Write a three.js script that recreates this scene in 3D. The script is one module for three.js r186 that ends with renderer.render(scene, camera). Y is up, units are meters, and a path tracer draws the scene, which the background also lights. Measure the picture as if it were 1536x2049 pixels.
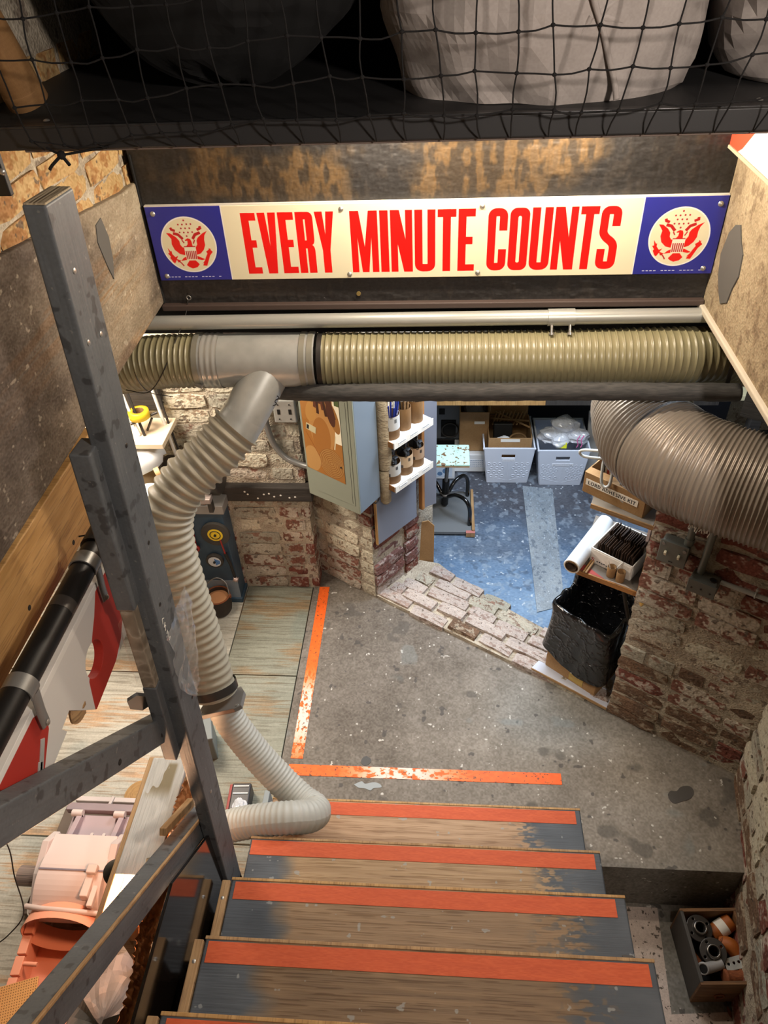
import * as THREE from 'three';
import { RoundedBoxGeometry } from 'three/addons/geometries/RoundedBoxGeometry.js';
import { mergeGeometries, mergeVertices } from 'three/addons/utils/BufferGeometryUtils.js';
import { RectAreaLightUniformsLib } from 'three/addons/lights/RectAreaLightUniformsLib.js';

// ---------------------------------------------------------------- camera, lights, exposure
const scene = new THREE.Scene();
scene.background = new THREE.Color(0x000000);
const camera = new THREE.PerspectiveCamera(68.66, 1536 / 2049, 0.05, 30);
camera.position.set(0, 2.76, 0);
camera.rotation.set(THREE.MathUtils.degToRad(-39.9), THREE.MathUtils.degToRad(5.5), THREE.MathUtils.degToRad(-2.95), 'YXZ');
scene.add(camera);
const renderer = new THREE.WebGLRenderer({ antialias: true });
renderer.toneMapping = THREE.LinearToneMapping;
renderer.toneMappingExposure = 1.0;
renderer.shadowMap.enabled = true;
renderer.shadowMap.type = THREE.PCFSoftShadowMap;
RectAreaLightUniformsLib.init();
// strengths of the lamps built further down: [light intensity, colour, glow of the fitting]
const LAMP = {
  shelfBulb: [1.34, 0xffedd6, 3],
  floorPanel: [31, 0xfff8ee, 4],
  shopPanel: [58, 0xffeedb, 6],
  blueRoom: [50, 0xdcebff, 4],
  trough: [1.1, 0xffcaa0, 9],
  addedSideLamp: [9, 0xfff0e2, 3],
  upstairsFill: [6.2, 0xfff0e4, 3],
};

// ---------------------------------------------------------------- small tools
const V3 = (x, y, z) => new THREE.Vector3(x, y, z);
let seedState = 12345;
function rnd() { seedState = (seedState * 1664525 + 1013904223) >>> 0; return seedState / 4294967296; }
const rr = (a, b) => a + (b - a) * rnd();
const pick = (a) => a[Math.floor(rnd() * a.length) % a.length];
const clamp = (x, a = 0, b = 1) => Math.min(b, Math.max(a, x));
const lerp = (a, b, t) => a + (b - a) * t;
const smooth = (a, b, x) => { const t = clamp((x - a) / (b - a)); return t * t * (3 - 2 * t); };
const HT = new Float32Array(65536);
{ let s = 9871; for (let i = 0; i < 65536; i++) { s = (s * 1103515245 + 12345) >>> 0; HT[i] = ((s >>> 8) & 0xffff) / 65535; } }
const hash = (x, y, s) => HT[((x * 374761 + y * 668265 + s * 69069 + ((x * y) ^ (x << 5))) & 0x7fffffff) % 65536];
function vn(x, y, px, py, s) {           // value noise repeating after px by py cells
  const xi = Math.floor(x), yi = Math.floor(y); let fx = x - xi, fy = y - yi;
  fx = fx * fx * (3 - 2 * fx); fy = fy * fy * (3 - 2 * fy);
  const x0 = ((xi % px) + px) % px, y0 = ((yi % py) + py) % py, x1 = (x0 + 1) % px, y1 = (y0 + 1) % py;
  return lerp(lerp(hash(x0, y0, s), hash(x1, y0, s), fx), lerp(hash(x0, y1, s), hash(x1, y1, s), fx), fy);
}
function fbm(u, v, fx, fy, oct, s) {
  let a = 0, w = 0.5, t = 0;
  for (let o = 0; o < oct; o++) { a += w * vn(u * fx, v * fy, fx, fy, s + o * 7); t += w; w *= 0.5; fx *= 2; fy *= 2; }
  return a / t;
}
const hex = (h) => [(h >> 16) & 255, (h >> 8) & 255, h & 255];
const mixc = (a, b, t) => [lerp(a[0], b[0], t), lerp(a[1], b[1], t), lerp(a[2], b[2], t)];
// fn(u, v) gives [r, g, b, height 0..1]; returns {map, bump}
function paint(w, h, fn, repeatU = 1, repeatV = 1, withBump = true, clampEdge = false) {
  const small = withBump && w <= 256, c = new Uint8Array(w * h * 4), b = withBump && !small ? new Uint8Array(w * h * 4) : null;
  for (let j = 0; j < h; j++) for (let i = 0; i < w; i++) {
    const p = fn((i + 0.5) / w, (j + 0.5) / h), k = (j * w + i) * 4;
    c[k] = clamp(p[0], 0, 255); c[k + 1] = clamp(p[1], 0, 255); c[k + 2] = clamp(p[2], 0, 255); c[k + 3] = 255;
    if (b) { const q = clamp(p[3] === undefined ? 0.5 : p[3]) * 255; b[k] = b[k + 1] = b[k + 2] = q; b[k + 3] = 255; }
  }
  const mk = (d, srgb) => {
    const t = new THREE.DataTexture(d, w, h); t.magFilter = THREE.LinearFilter; t.minFilter = THREE.LinearMipmapLinearFilter; t.generateMipmaps = true;
    t.wrapS = t.wrapT = clampEdge ? THREE.ClampToEdgeWrapping : THREE.RepeatWrapping; t.repeat.set(repeatU, repeatV);
    if (srgb) t.colorSpace = THREE.SRGBColorSpace; t.needsUpdate = true; return t;
  };
  const map = mk(c, true); return { map, bump: b ? mk(b, false) : small ? map : null };
}
function mat(color, rough = 0.8, o = {}) { return new THREE.MeshStandardMaterial({ color, roughness: rough, ...o }); }
function texMat(t, rough = 0.85, bumpScale = 0.002, o = {}) {
  return new THREE.MeshStandardMaterial({ map: t.map, bumpMap: t.bump, bumpScale, roughness: rough, ...o });
}
function canvasTex(w, h, draw) {
  const c = document.createElement('canvas'); c.width = w; c.height = h; const g = c.getContext('2d'); draw(g, w, h);
  const t = new THREE.CanvasTexture(c); t.colorSpace = THREE.SRGBColorSpace; t.anisotropy = 8; return t;
}
// uv in metres from the dominant direction of each face
function boxUV(g, ou = 0, ov = 0, swap = false) {
  g = g.index ? g.toNonIndexed() : g; g.computeVertexNormals();
  const p = g.attributes.position, n = g.attributes.normal, uv = new Float32Array(p.count * 2);
  for (let i = 0; i < p.count; i += 3) {
    const nx = Math.abs(n.getX(i)) + Math.abs(n.getX(i + 1)), ny = Math.abs(n.getY(i)) + Math.abs(n.getY(i + 1)), nz = Math.abs(n.getZ(i)) + Math.abs(n.getZ(i + 1));
    for (let k = i; k < i + 3; k++) {
      let a, b;
      if (nx >= ny && nx >= nz) { a = p.getZ(k); b = p.getY(k); } else if (ny >= nz) { a = p.getX(k); b = p.getZ(k); } else { a = p.getX(k); b = p.getY(k); }
      if (swap) [a, b] = [b, a];
      uv[k * 2] = a + ou; uv[k * 2 + 1] = b + ov;
    }
  }
  g.setAttribute('uv', new THREE.BufferAttribute(uv, 2)); return g;
}
const box = (w, h, d, r = 0.003, swap = false) => boxUV(r > 0 ? new RoundedBoxGeometry(w, h, d, 2, Math.min(r, w / 2.1, h / 2.1, d / 2.1)) : new THREE.BoxGeometry(w, h, d), rr(0, 3), rr(0, 3), swap);
const at = (g, x, y, z, rx = 0, ry = 0, rz = 0) => { g.applyMatrix4(new THREE.Matrix4().compose(V3(x, y, z), new THREE.Quaternion().setFromEuler(new THREE.Euler(rx, ry, rz)), V3(1, 1, 1))); return g; };
const labelBox = (w, h) => flatUV(new THREE.BoxGeometry(w, h, 0.0012), 'x', -w / 2, w / 2, 'y', -h / 2, h / 2);
const cyl = (r0, r1, h, n = 24, open = false) => new THREE.CylinderGeometry(r0, r1, h, n, 1, open);
const lathe = (pts, n = 32) => new THREE.LatheGeometry(pts.map(([r, y]) => new THREE.Vector2(r, y)), n);
const merge = (...gs) => mergeGeometries(gs.flat().map((g) => { const q = g.index ? g.toNonIndexed() : g.clone(); for (const k of Object.keys(q.attributes)) if (!['position', 'normal', 'uv'].includes(k)) q.deleteAttribute(k); return q; }));
const curve = (pts, closed = false, tension = 0.5) => new THREE.CatmullRomCurve3(pts.map((p) => Array.isArray(p) ? V3(...p) : p), closed, 'catmullrom', tension);
const tube = (pts, r, seg = 24, rad = 8, closed = false) => new THREE.TubeGeometry(curve(pts, closed), seg, r, rad, closed);
function rod(a, b, r, n = 12, r2 = r) {                       // straight bar between two points
  const A = V3(...a), B = V3(...b), d = B.clone().sub(A), g = cyl(r2, r, d.length(), n);
  g.applyQuaternion(new THREE.Quaternion().setFromUnitVectors(V3(0, 1, 0), d.clone().normalize())); g.translate((A.x + B.x) / 2, (A.y + B.y) / 2, (A.z + B.z) / 2); return g;
}
function beam(a, b, w, h, r = 0.003, swap = false) {           // rectangular bar: w sideways, h upright, from a to b
  const A = V3(...a), B = V3(...b), d = B.clone().sub(A), L = d.length(); d.normalize();
  const side = Math.abs(d.y) > 0.95 ? V3(1, 0, 0) : V3(0, 1, 0).cross(d).normalize(), up = d.clone().cross(side).normalize();
  const s2 = up.clone().cross(d).normalize();
  const g = box(w, h, L, r, swap); g.applyMatrix4(new THREE.Matrix4().makeBasis(s2, up, d).setPosition(A.add(B).multiplyScalar(0.5))); return g;
}
// corrugated hose swept along a curve; prof(phase 0..1) gives radius factor
function hose(pts, r, pitch, prof, perPitch = 6, radial = 28, tension = 0.5) {
  const c = curve(pts, false, tension), L = c.getLength(), nP = Math.max(1, Math.round(L / pitch)), N = nP * perPitch;
  const fr = c.computeFrenetFrames(N, false), pos = [], uv = [], idx = [], P = V3(0, 0, 0);
  for (let i = 0; i <= N; i++) {
    c.getPointAt(i / N, P); const R = r * prof((i % perPitch) / perPitch, i / N);
    for (let j = 0; j <= radial; j++) {
      const a = j / radial * Math.PI * 2, ca = Math.cos(a) * R, sa = Math.sin(a) * R, n = fr.normals[i], b = fr.binormals[i];
      pos.push(P.x + n.x * ca + b.x * sa, P.y + n.y * ca + b.y * sa, P.z + n.z * ca + b.z * sa); uv.push(i / N * L, j / radial * 0.5);
      if (i < N && j < radial) { const k = i * (radial + 1) + j; idx.push(k, k + radial + 1, k + 1, k + 1, k + radial + 1, k + radial + 2); }
    }
  }
  const g = new THREE.BufferGeometry(); g.setAttribute('position', new THREE.Float32BufferAttribute(pos, 3)); g.setAttribute('uv', new THREE.Float32BufferAttribute(uv, 2)); g.setIndex(idx); g.computeVertexNormals(); return g;
}
function extrude(pts, depth, bevel = 0.002, holes = []) {      // outline in x, y; thickness along z
  const s = new THREE.Shape(pts.map(([x, y]) => new THREE.Vector2(x, y)));
  for (const h of holes) s.holes.push(h);
  return new THREE.ExtrudeGeometry(s, { depth, bevelEnabled: bevel > 0, bevelThickness: bevel, bevelSize: bevel, bevelOffset: -bevel, bevelSegments: 2, curveSegments: 24 });
}
// uv of a flat print: x0..x1, y0..y1 of two chosen axes mapped to 0..1
function flatUV(g, ax, a0, a1, ay, b0, b1) {
  const p = g.attributes.position, uv = new Float32Array(p.count * 2), get = (i, k) => k === 'x' ? p.getX(i) : k === 'y' ? p.getY(i) : p.getZ(i);
  for (let i = 0; i < p.count; i++) { uv[i * 2] = (get(i, ax) - a0) / (a1 - a0); uv[i * 2 + 1] = (get(i, ay) - b0) / (b1 - b0); }
  g.setAttribute('uv', new THREE.BufferAttribute(uv, 2)); return g;
}
// lumpy sack or crumpled film
function lump(rx, ry, rz, amp, freq, seed, nu = 56, nv = 40, flat = -1) {
  const g = mergeVertices((() => { const q = new THREE.SphereGeometry(1, nu, nv); q.deleteAttribute('uv'); q.deleteAttribute('normal'); return q; })());
  const p = g.attributes.position;
  for (let i = 0; i < p.count; i++) {
    let x = p.getX(i), y = p.getY(i), z = p.getZ(i); const a = Math.atan2(z, x) / (2 * Math.PI) + 0.5, b = y * 0.5 + 0.5;
    const f1 = fbm(a, b, freq, freq, 3, seed), f2 = 1 - Math.abs(2 * fbm(a, b, freq, Math.max(2, freq >> 1), 2, seed + 50) - 1);
    const k = 1 + amp * (f1 - 0.5) * 2 + amp * 0.9 * (Math.pow(f2, 6) - 0.4);
    y = Math.max(y * k, flat); p.setXYZ(i, x * k * rx, y * ry, z * k * rz);
  }
  g.computeVertexNormals(); return boxUV(g);
}
// ---------------------------------------------------------------- naming
const used = {};
function numbered(n) { used[n] = (used[n] || 0) + 1; return used[n] === 1 ? n : n + '_' + String(used[n] - 1).padStart(3, '0'); }
function thing(name, label, category, [x, y, z] = [0, 0, 0], turn = 0, group) {
  const o = new THREE.Group(); o.name = numbered(name); o.position.set(x, y, z); o.rotation.y = turn; o.userData = { label, category };
  if (group) o.userData.group = group; scene.add(o); return o;
}
function part(parent, name, geo, m, label, kind) {
  const o = new THREE.Mesh(geo, m); o.name = name; o.castShadow = o.receiveShadow = true;
  if (label) o.userData.label = label; if (kind) o.userData.kind = kind; parent.add(o); return o;
}
function struct(name, geo, m, label) {
  const o = new THREE.Mesh(geo, m); o.name = name; o.userData = { kind: 'structure' }; if (label) o.userData.label = label;
  o.castShadow = o.receiveShadow = true; scene.add(o); return o;
}
// a part given in world coordinates on a thing that stands at its base
function wpart(parent, name, geo, m, label, kind) { geo.translate(-parent.position.x, -parent.position.y, -parent.position.z); return part(parent, name, geo, m, label, kind); }
// ---------------------------------------------------------------- surfaces
const spots = (u, v, f, cut, s, soft = 0.06) => smooth(cut, cut + soft, fbm(u, v, f, f, 3, s));
// trowelled concrete of the landing: one picture for 2.4 m, worn, stained, flecked with paint
const tConcrete = paint(1024, 1024, (u, v) => {
  const big = fbm(u, v, 4, 4, 4, 3), mid = fbm(u, v, 24, 24, 3, 9), fine = vn(u * 400, v * 400, 400, 400, 5), f2 = vn(u * 190, v * 190, 190, 190, 6);
  let c = mixc([108, 100, 90], [138, 130, 118], clamp(big * 1.5 - 0.3)); c = mixc(c, [122, 122, 116], smooth(0.5, 0.7, fbm(u, v, 3, 3, 2, 77)) * 0.6);
  const g = (mid - 0.5) * 26 + (fine - 0.5) * 26 + (f2 - 0.5) * 14; c = c.map((x) => x + g);
  c = mixc(c, [76, 72, 66], spots(u, v, 18, 0.74, 21) * 0.5);
  c = mixc(c, [66, 63, 60], spots(u, v, 60, 0.78, 25, 0.03) * 0.6);
  const fleck = spots(u, v, 110, 0.82, 31, 0.02); c = mixc(c, [206, 202, 192], fleck * 0.9);
  c = mixc(c, [128, 138, 138], spots(u, v, 14, 0.76, 41) * 0.35);
  return [...c, 0.5 + (fine - 0.5) * 0.35 + (mid - 0.5) * 0.5 - fleck * -0.1];
}, 1 / 2.4, 1 / 2.4);
// painted plywood of the shop floor: pale grey paint worn to orange wood along the grain (grain along u)
const tPlyPaint = paint(1024, 1024, (u, v) => {
  const grain = fbm(u, v, 6, 150, 3, 13), wear = fbm(u, v, 4, 9, 4, 17), g2 = fbm(u, v, 14, 240, 2, 19), fine = vn(u * 300, v * 300, 300, 300, 15);
  let c = mixc([164, 160, 146], [198, 194, 180], clamp(grain * 1.3 - 0.1));
  c = mixc(c, [190, 146, 104], smooth(0.56, 0.7, wear * 0.72 + g2 * 0.28) * 0.75);
  c = mixc(c, [124, 118, 104], smooth(0.62, 0.72, g2) * 0.45);
  c = mixc(c, [140, 152, 148], spots(u, v, 6, 0.62, 29, 0.15) * 0.35);
  return [...c.map((x) => x + (fine - 0.5) * 16), grain * 0.5 + g2 * 0.4];
}, 1 / 1.3, 1 / 1.3);
// blue painted floor: scuffed to grey, darker and greyer towards the bench
const blueFloor = (lo, hi, s, far) => paint(1024, 1024, (u, v) => {
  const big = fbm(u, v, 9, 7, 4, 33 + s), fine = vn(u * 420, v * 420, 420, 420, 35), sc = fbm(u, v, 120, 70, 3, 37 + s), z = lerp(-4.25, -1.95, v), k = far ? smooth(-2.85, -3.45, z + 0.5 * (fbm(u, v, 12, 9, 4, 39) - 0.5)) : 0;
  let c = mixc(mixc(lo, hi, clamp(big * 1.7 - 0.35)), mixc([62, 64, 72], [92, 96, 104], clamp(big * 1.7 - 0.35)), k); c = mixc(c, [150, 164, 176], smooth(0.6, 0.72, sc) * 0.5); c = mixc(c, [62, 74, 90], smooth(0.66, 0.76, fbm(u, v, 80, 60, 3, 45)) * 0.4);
  c = mixc(c, [205, 212, 216], smooth(0.8, 0.82, fbm(u, v, 170, 110, 3, 47)) * 0.8);
  return [...c.map((x) => x + (fine - 0.5) * 24), 0.5 + (sc - 0.5) * 0.6];
}, far ? 1 : 1 / 1.6, far ? 1 : 1 / 1.6);
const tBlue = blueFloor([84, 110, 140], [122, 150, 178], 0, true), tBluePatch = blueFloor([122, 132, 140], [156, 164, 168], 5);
// bricks: clay under more or less old whitewash
const brickTex = (clayA, clayB, wash, washB, cover, s) => paint(512, 512, (u, v) => {
  const n = fbm(u, v, 16, 20, 4, s), n2 = fbm(u, v, 56, 64, 2, s + 11), fine = vn(u * 160, v * 160, 160, 160, s + 5), tone = fbm(u, v, 4, 5, 2, s + 21);
  let c = mixc(clayA, clayB, clamp(fbm(u, v, 16, 16, 3, s + 31) * 1.6 - 0.3)), m = smooth(cover - 0.09, cover + 0.03, 1 - (n * 0.6 + n2 * 0.4));
  c = mixc(c, mixc(wash, washB, clamp(tone * 1.8 - 0.4)), m); c = mixc(c, [86, 76, 66], spots(u, v, 46, 0.74, s + 41, 0.04) * 0.7);
  return [...c.map((x) => x + (fine - 0.5) * 30), 0.25 + m * 0.35 + (n2 - 0.5) * 0.9 + (fine - 0.5) * 0.2];
}, 1 / 0.8, 1 / 0.8);
const BR = {
  cream: texMat(brickTex([150, 128, 106], [132, 118, 98], [208, 199, 176], [184, 178, 158], 0.36, 101), 0.92, 0.006),
  grey: texMat(brickTex([136, 104, 88], [118, 104, 90], [180, 172, 154], [156, 153, 138], 0.42, 131), 0.92, 0.006),
  mixed: texMat(brickTex([134, 86, 70], [116, 82, 68], [194, 183, 166], [166, 158, 144], 0.47, 161), 0.92, 0.006),
  red: texMat(brickTex([128, 72, 58], [106, 62, 52], [188, 172, 158], [156, 140, 128], 0.57, 191), 0.92, 0.006),
  brown: texMat(brickTex([120, 92, 70], [98, 78, 62], [160, 146, 126], [140, 126, 106], 0.6, 221), 0.92, 0.006),
  pink: texMat(brickTex([158, 136, 124], [140, 122, 112], [186, 174, 164], [168, 156, 148], 0.44, 251), 0.92, 0.006),
  purple: texMat(brickTex([128, 84, 76], [104, 76, 72], [176, 160, 152], [146, 130, 126], 0.58, 281), 0.92, 0.006),
  yellowLit: texMat(brickTex([172, 128, 76], [150, 108, 66], [196, 164, 114], [180, 150, 102], 0.5, 311), 0.9, 0.005),  // yellow lamplight is put into this brick colour
};
const tMortar = paint(512, 512, (u, v) => {
  const n = fbm(u, v, 12, 12, 4, 61), fine = vn(u * 200, v * 200, 200, 200, 63); let c = mixc([150, 138, 120], [194, 184, 164], clamp(n * 1.6 - 0.3));
  c = mixc(c, [104, 90, 78], spots(u, v, 22, 0.68, 67) * 0.6); return [...c.map((x) => x + (fine - 0.5) * 36), n * 0.6 + fine * 0.4];
}, 1 / 0.7, 1 / 0.7);
const mMortar = texMat(tMortar, 0.95, 0.006);
// render of the stairwell sides
const tPlasterL = paint(1024, 512, (u, v) => {
  const a = fbm(u, v, 5, 3, 4, 71), b = fbm(u, v, 40, 22, 3, 73), g = fbm(u, v, 10, 90, 3, 75), fine = vn(u * 420, v * 210, 420, 210, 79);
  let c = mixc([92, 80, 68], [150, 138, 118], clamp(a * 1.5 - 0.2)); c = mixc(c, [150, 108, 66], smooth(0.5, 0.66, fbm(u, v, 4, 4, 3, 81)) * smooth(0.4, 0.6, g) * 0.7);
   const litNearPanel = smooth(0.55, 0.9, u + 0.25 * (fbm(u, v, 5, 4, 3, 83) - 0.5)); c = mixc(mixc(c, [72, 61, 53], 0.7), mixc(c, [176, 160, 130], 0.3), litNearPanel);  // paints in lamplight by the board and shade behind the post
  c = mixc(c, [78, 68, 60], smooth(0.56, 0.74, fbm(u, v, 9, 6, 3, 85)) * 0.5); c = mixc(c, [196, 186, 166], smooth(0.78, 0.81, fbm(u, v, 120, 40, 3, 87)) * 0.5);
  return [...c.map((x) => x + (b - 0.5) * 30 + (fine - 0.5) * 26), b * 0.6 + fine * 0.2 + g * 0.3];
}, 1, 1, true, true);
const tPlasterR = paint(512, 512, (u, v) => {
  const a = fbm(u, v, 6, 4, 4, 91), b = fbm(u, v, 34, 30, 3, 93), fine = vn(u * 260, v * 260, 260, 260, 95);
  let c = mixc([132, 114, 88], [176, 160, 130], clamp(a * 1.6 - 0.3)); c = mixc(c, [112, 94, 72], smooth(0.55, 0.75, b) * 0.6);
  return [...c.map((x) => x + (fine - 0.5) * 26), b * 0.7 + fine * 0.25];
}, 1 / 0.9, 1 / 0.9);
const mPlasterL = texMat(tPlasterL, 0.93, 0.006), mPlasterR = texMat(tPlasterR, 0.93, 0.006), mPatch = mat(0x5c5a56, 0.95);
// black board behind the sign: browner in clouds along its top
const tPanel = paint(1024, 512, (u, v) => {
  const cl = fbm(u, v, 7, 4, 3, 401), st = fbm(u, v, 90, 12, 3, 403), fine = vn(u * 300, v * 150, 300, 150, 405), r = fbm(u, v, 60, 40, 2, 407);
  const k = smooth(0.42, 0.62, cl) * smooth(0.42, 0.72, v) * (0.35 + 0.65 * smooth(0.35, 0.65, st));
  let c = mixc([42, 40, 39], [128, 98, 60], k * 0.7); c = mixc(c, [74, 66, 58], smooth(0.6, 0.75, st) * 0.3);
  return [...c.map((x) => x + (fine - 0.5) * 12), st * 0.5 + r * 0.5];
}, 1, 1, true, true);
const mPanel = texMat(tPanel, 0.5, 0.004);
// woods, grain along u
const woodTex = (a, b, knot, s, fy = 46) => paint(512, 512, (u, v) => {
  const wob = fbm(u, v, 3, 3, 3, s) * 0.5, g = fbm(u, v + wob * 0.12, 3, fy, 3, s + 3), ring = 0.5 + 0.5 * Math.sin((v * 9 + wob * 3 + fbm(u, v, 2, 5, 2, s + 9) * 3) * 6.283), fine = fbm(u, v, 10, 200, 2, s + 5);
  let c = mixc(a, b, clamp(g * 0.9 + ring * 0.25)); c = mixc(c, knot, smooth(0.6, 0.76, fine) * 0.4); return [...c.map((x) => x + (fine - 0.5) * 18), g * 0.5 + fine * 0.5];
}, 1 / 0.6, 1 / 0.6);
const mPine = texMat(woodTex([158, 118, 66], [194, 154, 98], [104, 72, 38], 501), 0.6, 0.0012);
const mRaw = texMat(woodTex([142, 108, 70], [186, 152, 108], [96, 70, 46], 521), 0.75, 0.0015);
const mOrangePly = texMat(woodTex([140, 92, 46], [184, 130, 70], [84, 54, 28], 541), 0.65, 0.0012);
const mLog = texMat(woodTex([140, 124, 98], [184, 168, 138], [92, 78, 60], 561, 20), 0.85, 0.004);
const mDarkWood = texMat(woodTex([42, 38, 34], [62, 56, 50], [24, 22, 20], 581), 0.8, 0.002);
const mBoxWood = texMat(woodTex([104, 72, 46], [134, 98, 64], [60, 42, 28], 601), 0.75, 0.0015);
// grey paint on lumber: scuffed
const tGrey = paint(512, 512, (u, v) => {
  const n = fbm(u, v, 6, 10, 4, 621), g = fbm(u, v, 8, 120, 3, 623), fine = vn(u * 200, v * 200, 200, 200, 625); let c = mixc([78, 82, 85], [98, 102, 104], clamp(n * 1.5 - 0.25));
  c = mixc(c, [50, 51, 52], spots(u, v, 26, 0.7, 627) * 0.6); c = mixc(c, [140, 138, 130], spots(u, v, 60, 0.84, 629, 0.02) * 0.6); return [...c.map((x) => x + (fine - 0.5) * 8), g * 0.5 + n * 0.3];
}, 1 / 0.7, 1 / 0.7);
const mGrey = texMat(tGrey, 0.55, 0.0012), mGreyDark = mat(0x4d4944, 0.6), mGreyEdge = mat(0x8a8578, 0.8);
// stair boards: grey paint with the middle walked back to bare wood (u across the stair, v from the far edge to the near one)
const treadTex = (s, lo, hi, bare) => paint(1024, 256, (u, v) => {
  const e = fbm(u, v, 8, 3, 3, s) * 0.16, g = fbm(u, v + fbm(u, v, 2, 2, 2, s + 2) * 0.25, 2, 26, 3, s + 3), fine = fbm(u, v, 14, 110, 2, s + 5), ring = 0.5 + 0.5 * Math.sin((v * 7 + fbm(u, v, 3, 2, 2, s + 7) * 5) * 6.283);
  const fleck = smooth(0.35, 0.6, fbm(u, v, 50, 30, 3, s + 11));
  const m = smooth(lo, lo + 0.07, u + e - 0.08) * (1 - smooth(hi - 0.1, hi + 0.02, u - e + 0.08 + (fleck - 0.5) * 0.08));
  const wood = mixc(bare[0], bare[1], clamp(g * 0.8 + ring * 0.3)).map((x) => x - smooth(0.6, 0.75, fine) * 26), grey = [74, 79, 84].map((x) => x + (fbm(u, v, 12, 5, 3, s + 13) - 0.5) * 26);
  let c = mixc(grey, wood, m); c = mixc(c, [150, 152, 148], smooth(0.8, 0.82, fbm(u, v, 44, 12, 3, s + 17)) * 0.7);
  return [...c, g * 0.4 + fine * 0.4];
}, 1, 1, true, true);
// tapes
const tTape = paint(256, 64, (u, v) => { const n = fbm(u, v, 20, 6, 3, 701), f = vn(u * 120, v * 30, 120, 30, 703); return [...mixc([204, 92, 48], [188, 80, 42], n).map((x) => x + (f - 0.5) * 14), f * 0.4]; }, 1, 1);
const mTape = texMat(tTape, 0.7, 0.0004), mTapeTread = texMat(tTape, 0.7, 0.0004);
const wornTape = (c0, c1, s) => paint(1024, 64, (u, v) => {
  const n = fbm(u, v, 60, 5, 3, s), w = smooth(c0 - 0.12, c0 + 0.08, u) * (1 - smooth(c1 - 0.1, c1 + 0.15, u)); let c = [246, 102, 24];
  c = mixc(c, [240, 208, 196], w * smooth(0.34, 0.52, n)); c = mixc(c, [90, 60, 40], smooth(0.72, 0.76, fbm(u, v, 120, 8, 3, s + 3)) * 0.8); return [...c.map((x) => x + (n - 0.5) * 20), n * 0.4];
}, 1, 1);
const mTapeWornX = texMat(wornTape(0.28, 0.56, 711), 0.6, 0.0004), mTapeWornZ = texMat(wornTape(0.62, 0.93, 731), 0.6, 0.0004);
// metals, plastics, card
const mGalv = texMat(paint(256, 256, (u, v) => { const n = fbm(u, v, 8, 8, 4, 741); return [...mixc([168, 170, 166], [200, 202, 197], n), n]; }, 3, 3), 0.4, 0.0006, { metalness: 0.35 });
const mConduit = mat(0xb4b5ae, 0.36, { metalness: 0.35 }), mSteel = mat(0x8d8d8a, 0.38, { metalness: 0.6 }), mSteelDark = mat(0x4b4845, 0.45, { metalness: 0.8 }), mScrew = mat(0xb9b7b0, 0.35, { metalness: 0.8 });
const mDuct = new THREE.MeshPhysicalMaterial({ color: 0x8f8868, roughness: 0.33, clearcoat: 0.35, clearcoatRoughness: 0.3 });
const mDuctWire = mat(0xc9c4a4, 0.4);
const mHose = mat(0x9b9482, 0.5), mHosePale = mat(0xb9b8ae, 0.5), mAluDuct = mat(0x9a9084, 0.34, { metalness: 0.3 });
const mFoam = texMat(paint(256, 256, (u, v) => { const n = fbm(u, v, 30, 20, 3, 761); return [...mixc([52, 52, 52], [92, 90, 87], n), n]; }, 2, 2), 0.8, 0.004);
const mBlack = mat(0x151515, 0.5), mBlackMatt = mat(0x101010, 0.9), mBlackGloss = new THREE.MeshPhysicalMaterial({ color: 0x0b0b0c, roughness: 0.22, clearcoat: 0.6 });
const tCard = paint(256, 256, (u, v) => { const n = fbm(u, v, 5, 5, 3, 771), l = 0.5 + 0.5 * Math.sin(v * 60 * 6.283), f = vn(u * 120, v * 120, 120, 120, 773); return [...mixc([150, 116, 76], [174, 138, 94], n).map((x) => x + (f - 0.5) * 12 + (l - 0.5) * 4), f * 0.4 + l * 0.2]; }, 3, 3);
const mCard = texMat(tCard, 0.85, 0.0005), mCardTube = texMat(tCard, 0.8, 0.0004, { color: 0xd8cdbc }), mPaper = mat(0xe6e3da, 0.8), mWhite = mat(0xdcdfe0, 0.6), mCrate = new THREE.MeshPhysicalMaterial({ color: 0xcfd6e2, roughness: 0.45 });
const mCabinet = mat(0x8a8f80, 0.5), mCabinetSide = mat(0x717d88, 0.5), mBluegrey = mat(0x7c8290, 0.6), mMint = mat(0xbfe3d6, 0.55), mSwitch = mat(0x6b6e68, 0.45, { metalness: 0.3 });
const mClear = new THREE.MeshPhysicalMaterial({ color: 0xffffff, roughness: 0.12, transmission: 1, thickness: 0, ior: 1.4 });
const mFilm = new THREE.MeshPhysicalMaterial({ color: 0xeef1f6, roughness: 0.22, transmission: 0.3, thickness: 0, clearcoat: 0.8 });
const mFilm2 = new THREE.MeshPhysicalMaterial({ color: 0xf4f6f8, roughness: 0.14, transmission: 0.88, thickness: 0, clearcoat: 1, side: THREE.DoubleSide });
const mRust = texMat(paint(128, 128, (u, v) => { const n = fbm(u, v, 12, 12, 4, 781); return [...mixc([96, 48, 24], [160, 92, 48], n), n]; }, 4, 4), 0.8, 0.002);
const mOrange = mat(0xa0561a, 0.6), mRed = mat(0x8e2018, 0.5), mYellow = mat(0xe0c022, 0.5), mBlueSteel = texMat(paint(256, 256, (u, v) => { const n = fbm(u, v, 6, 6, 4, 791); return [...mixc([44, 66, 84], [60, 84, 102], n), n]; }, 2, 2), 0.5, 0.001);
const mMachine = mat(0xd2c4be, 0.5), mBinGlowTint = mat(0xe8a386, 0.65), mNet = mat(0x0b0909, 0.9), mVinyl = mat(0x6b6f73, 0.6);  // tray material has the orange lamp glow put into its colour

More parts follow.
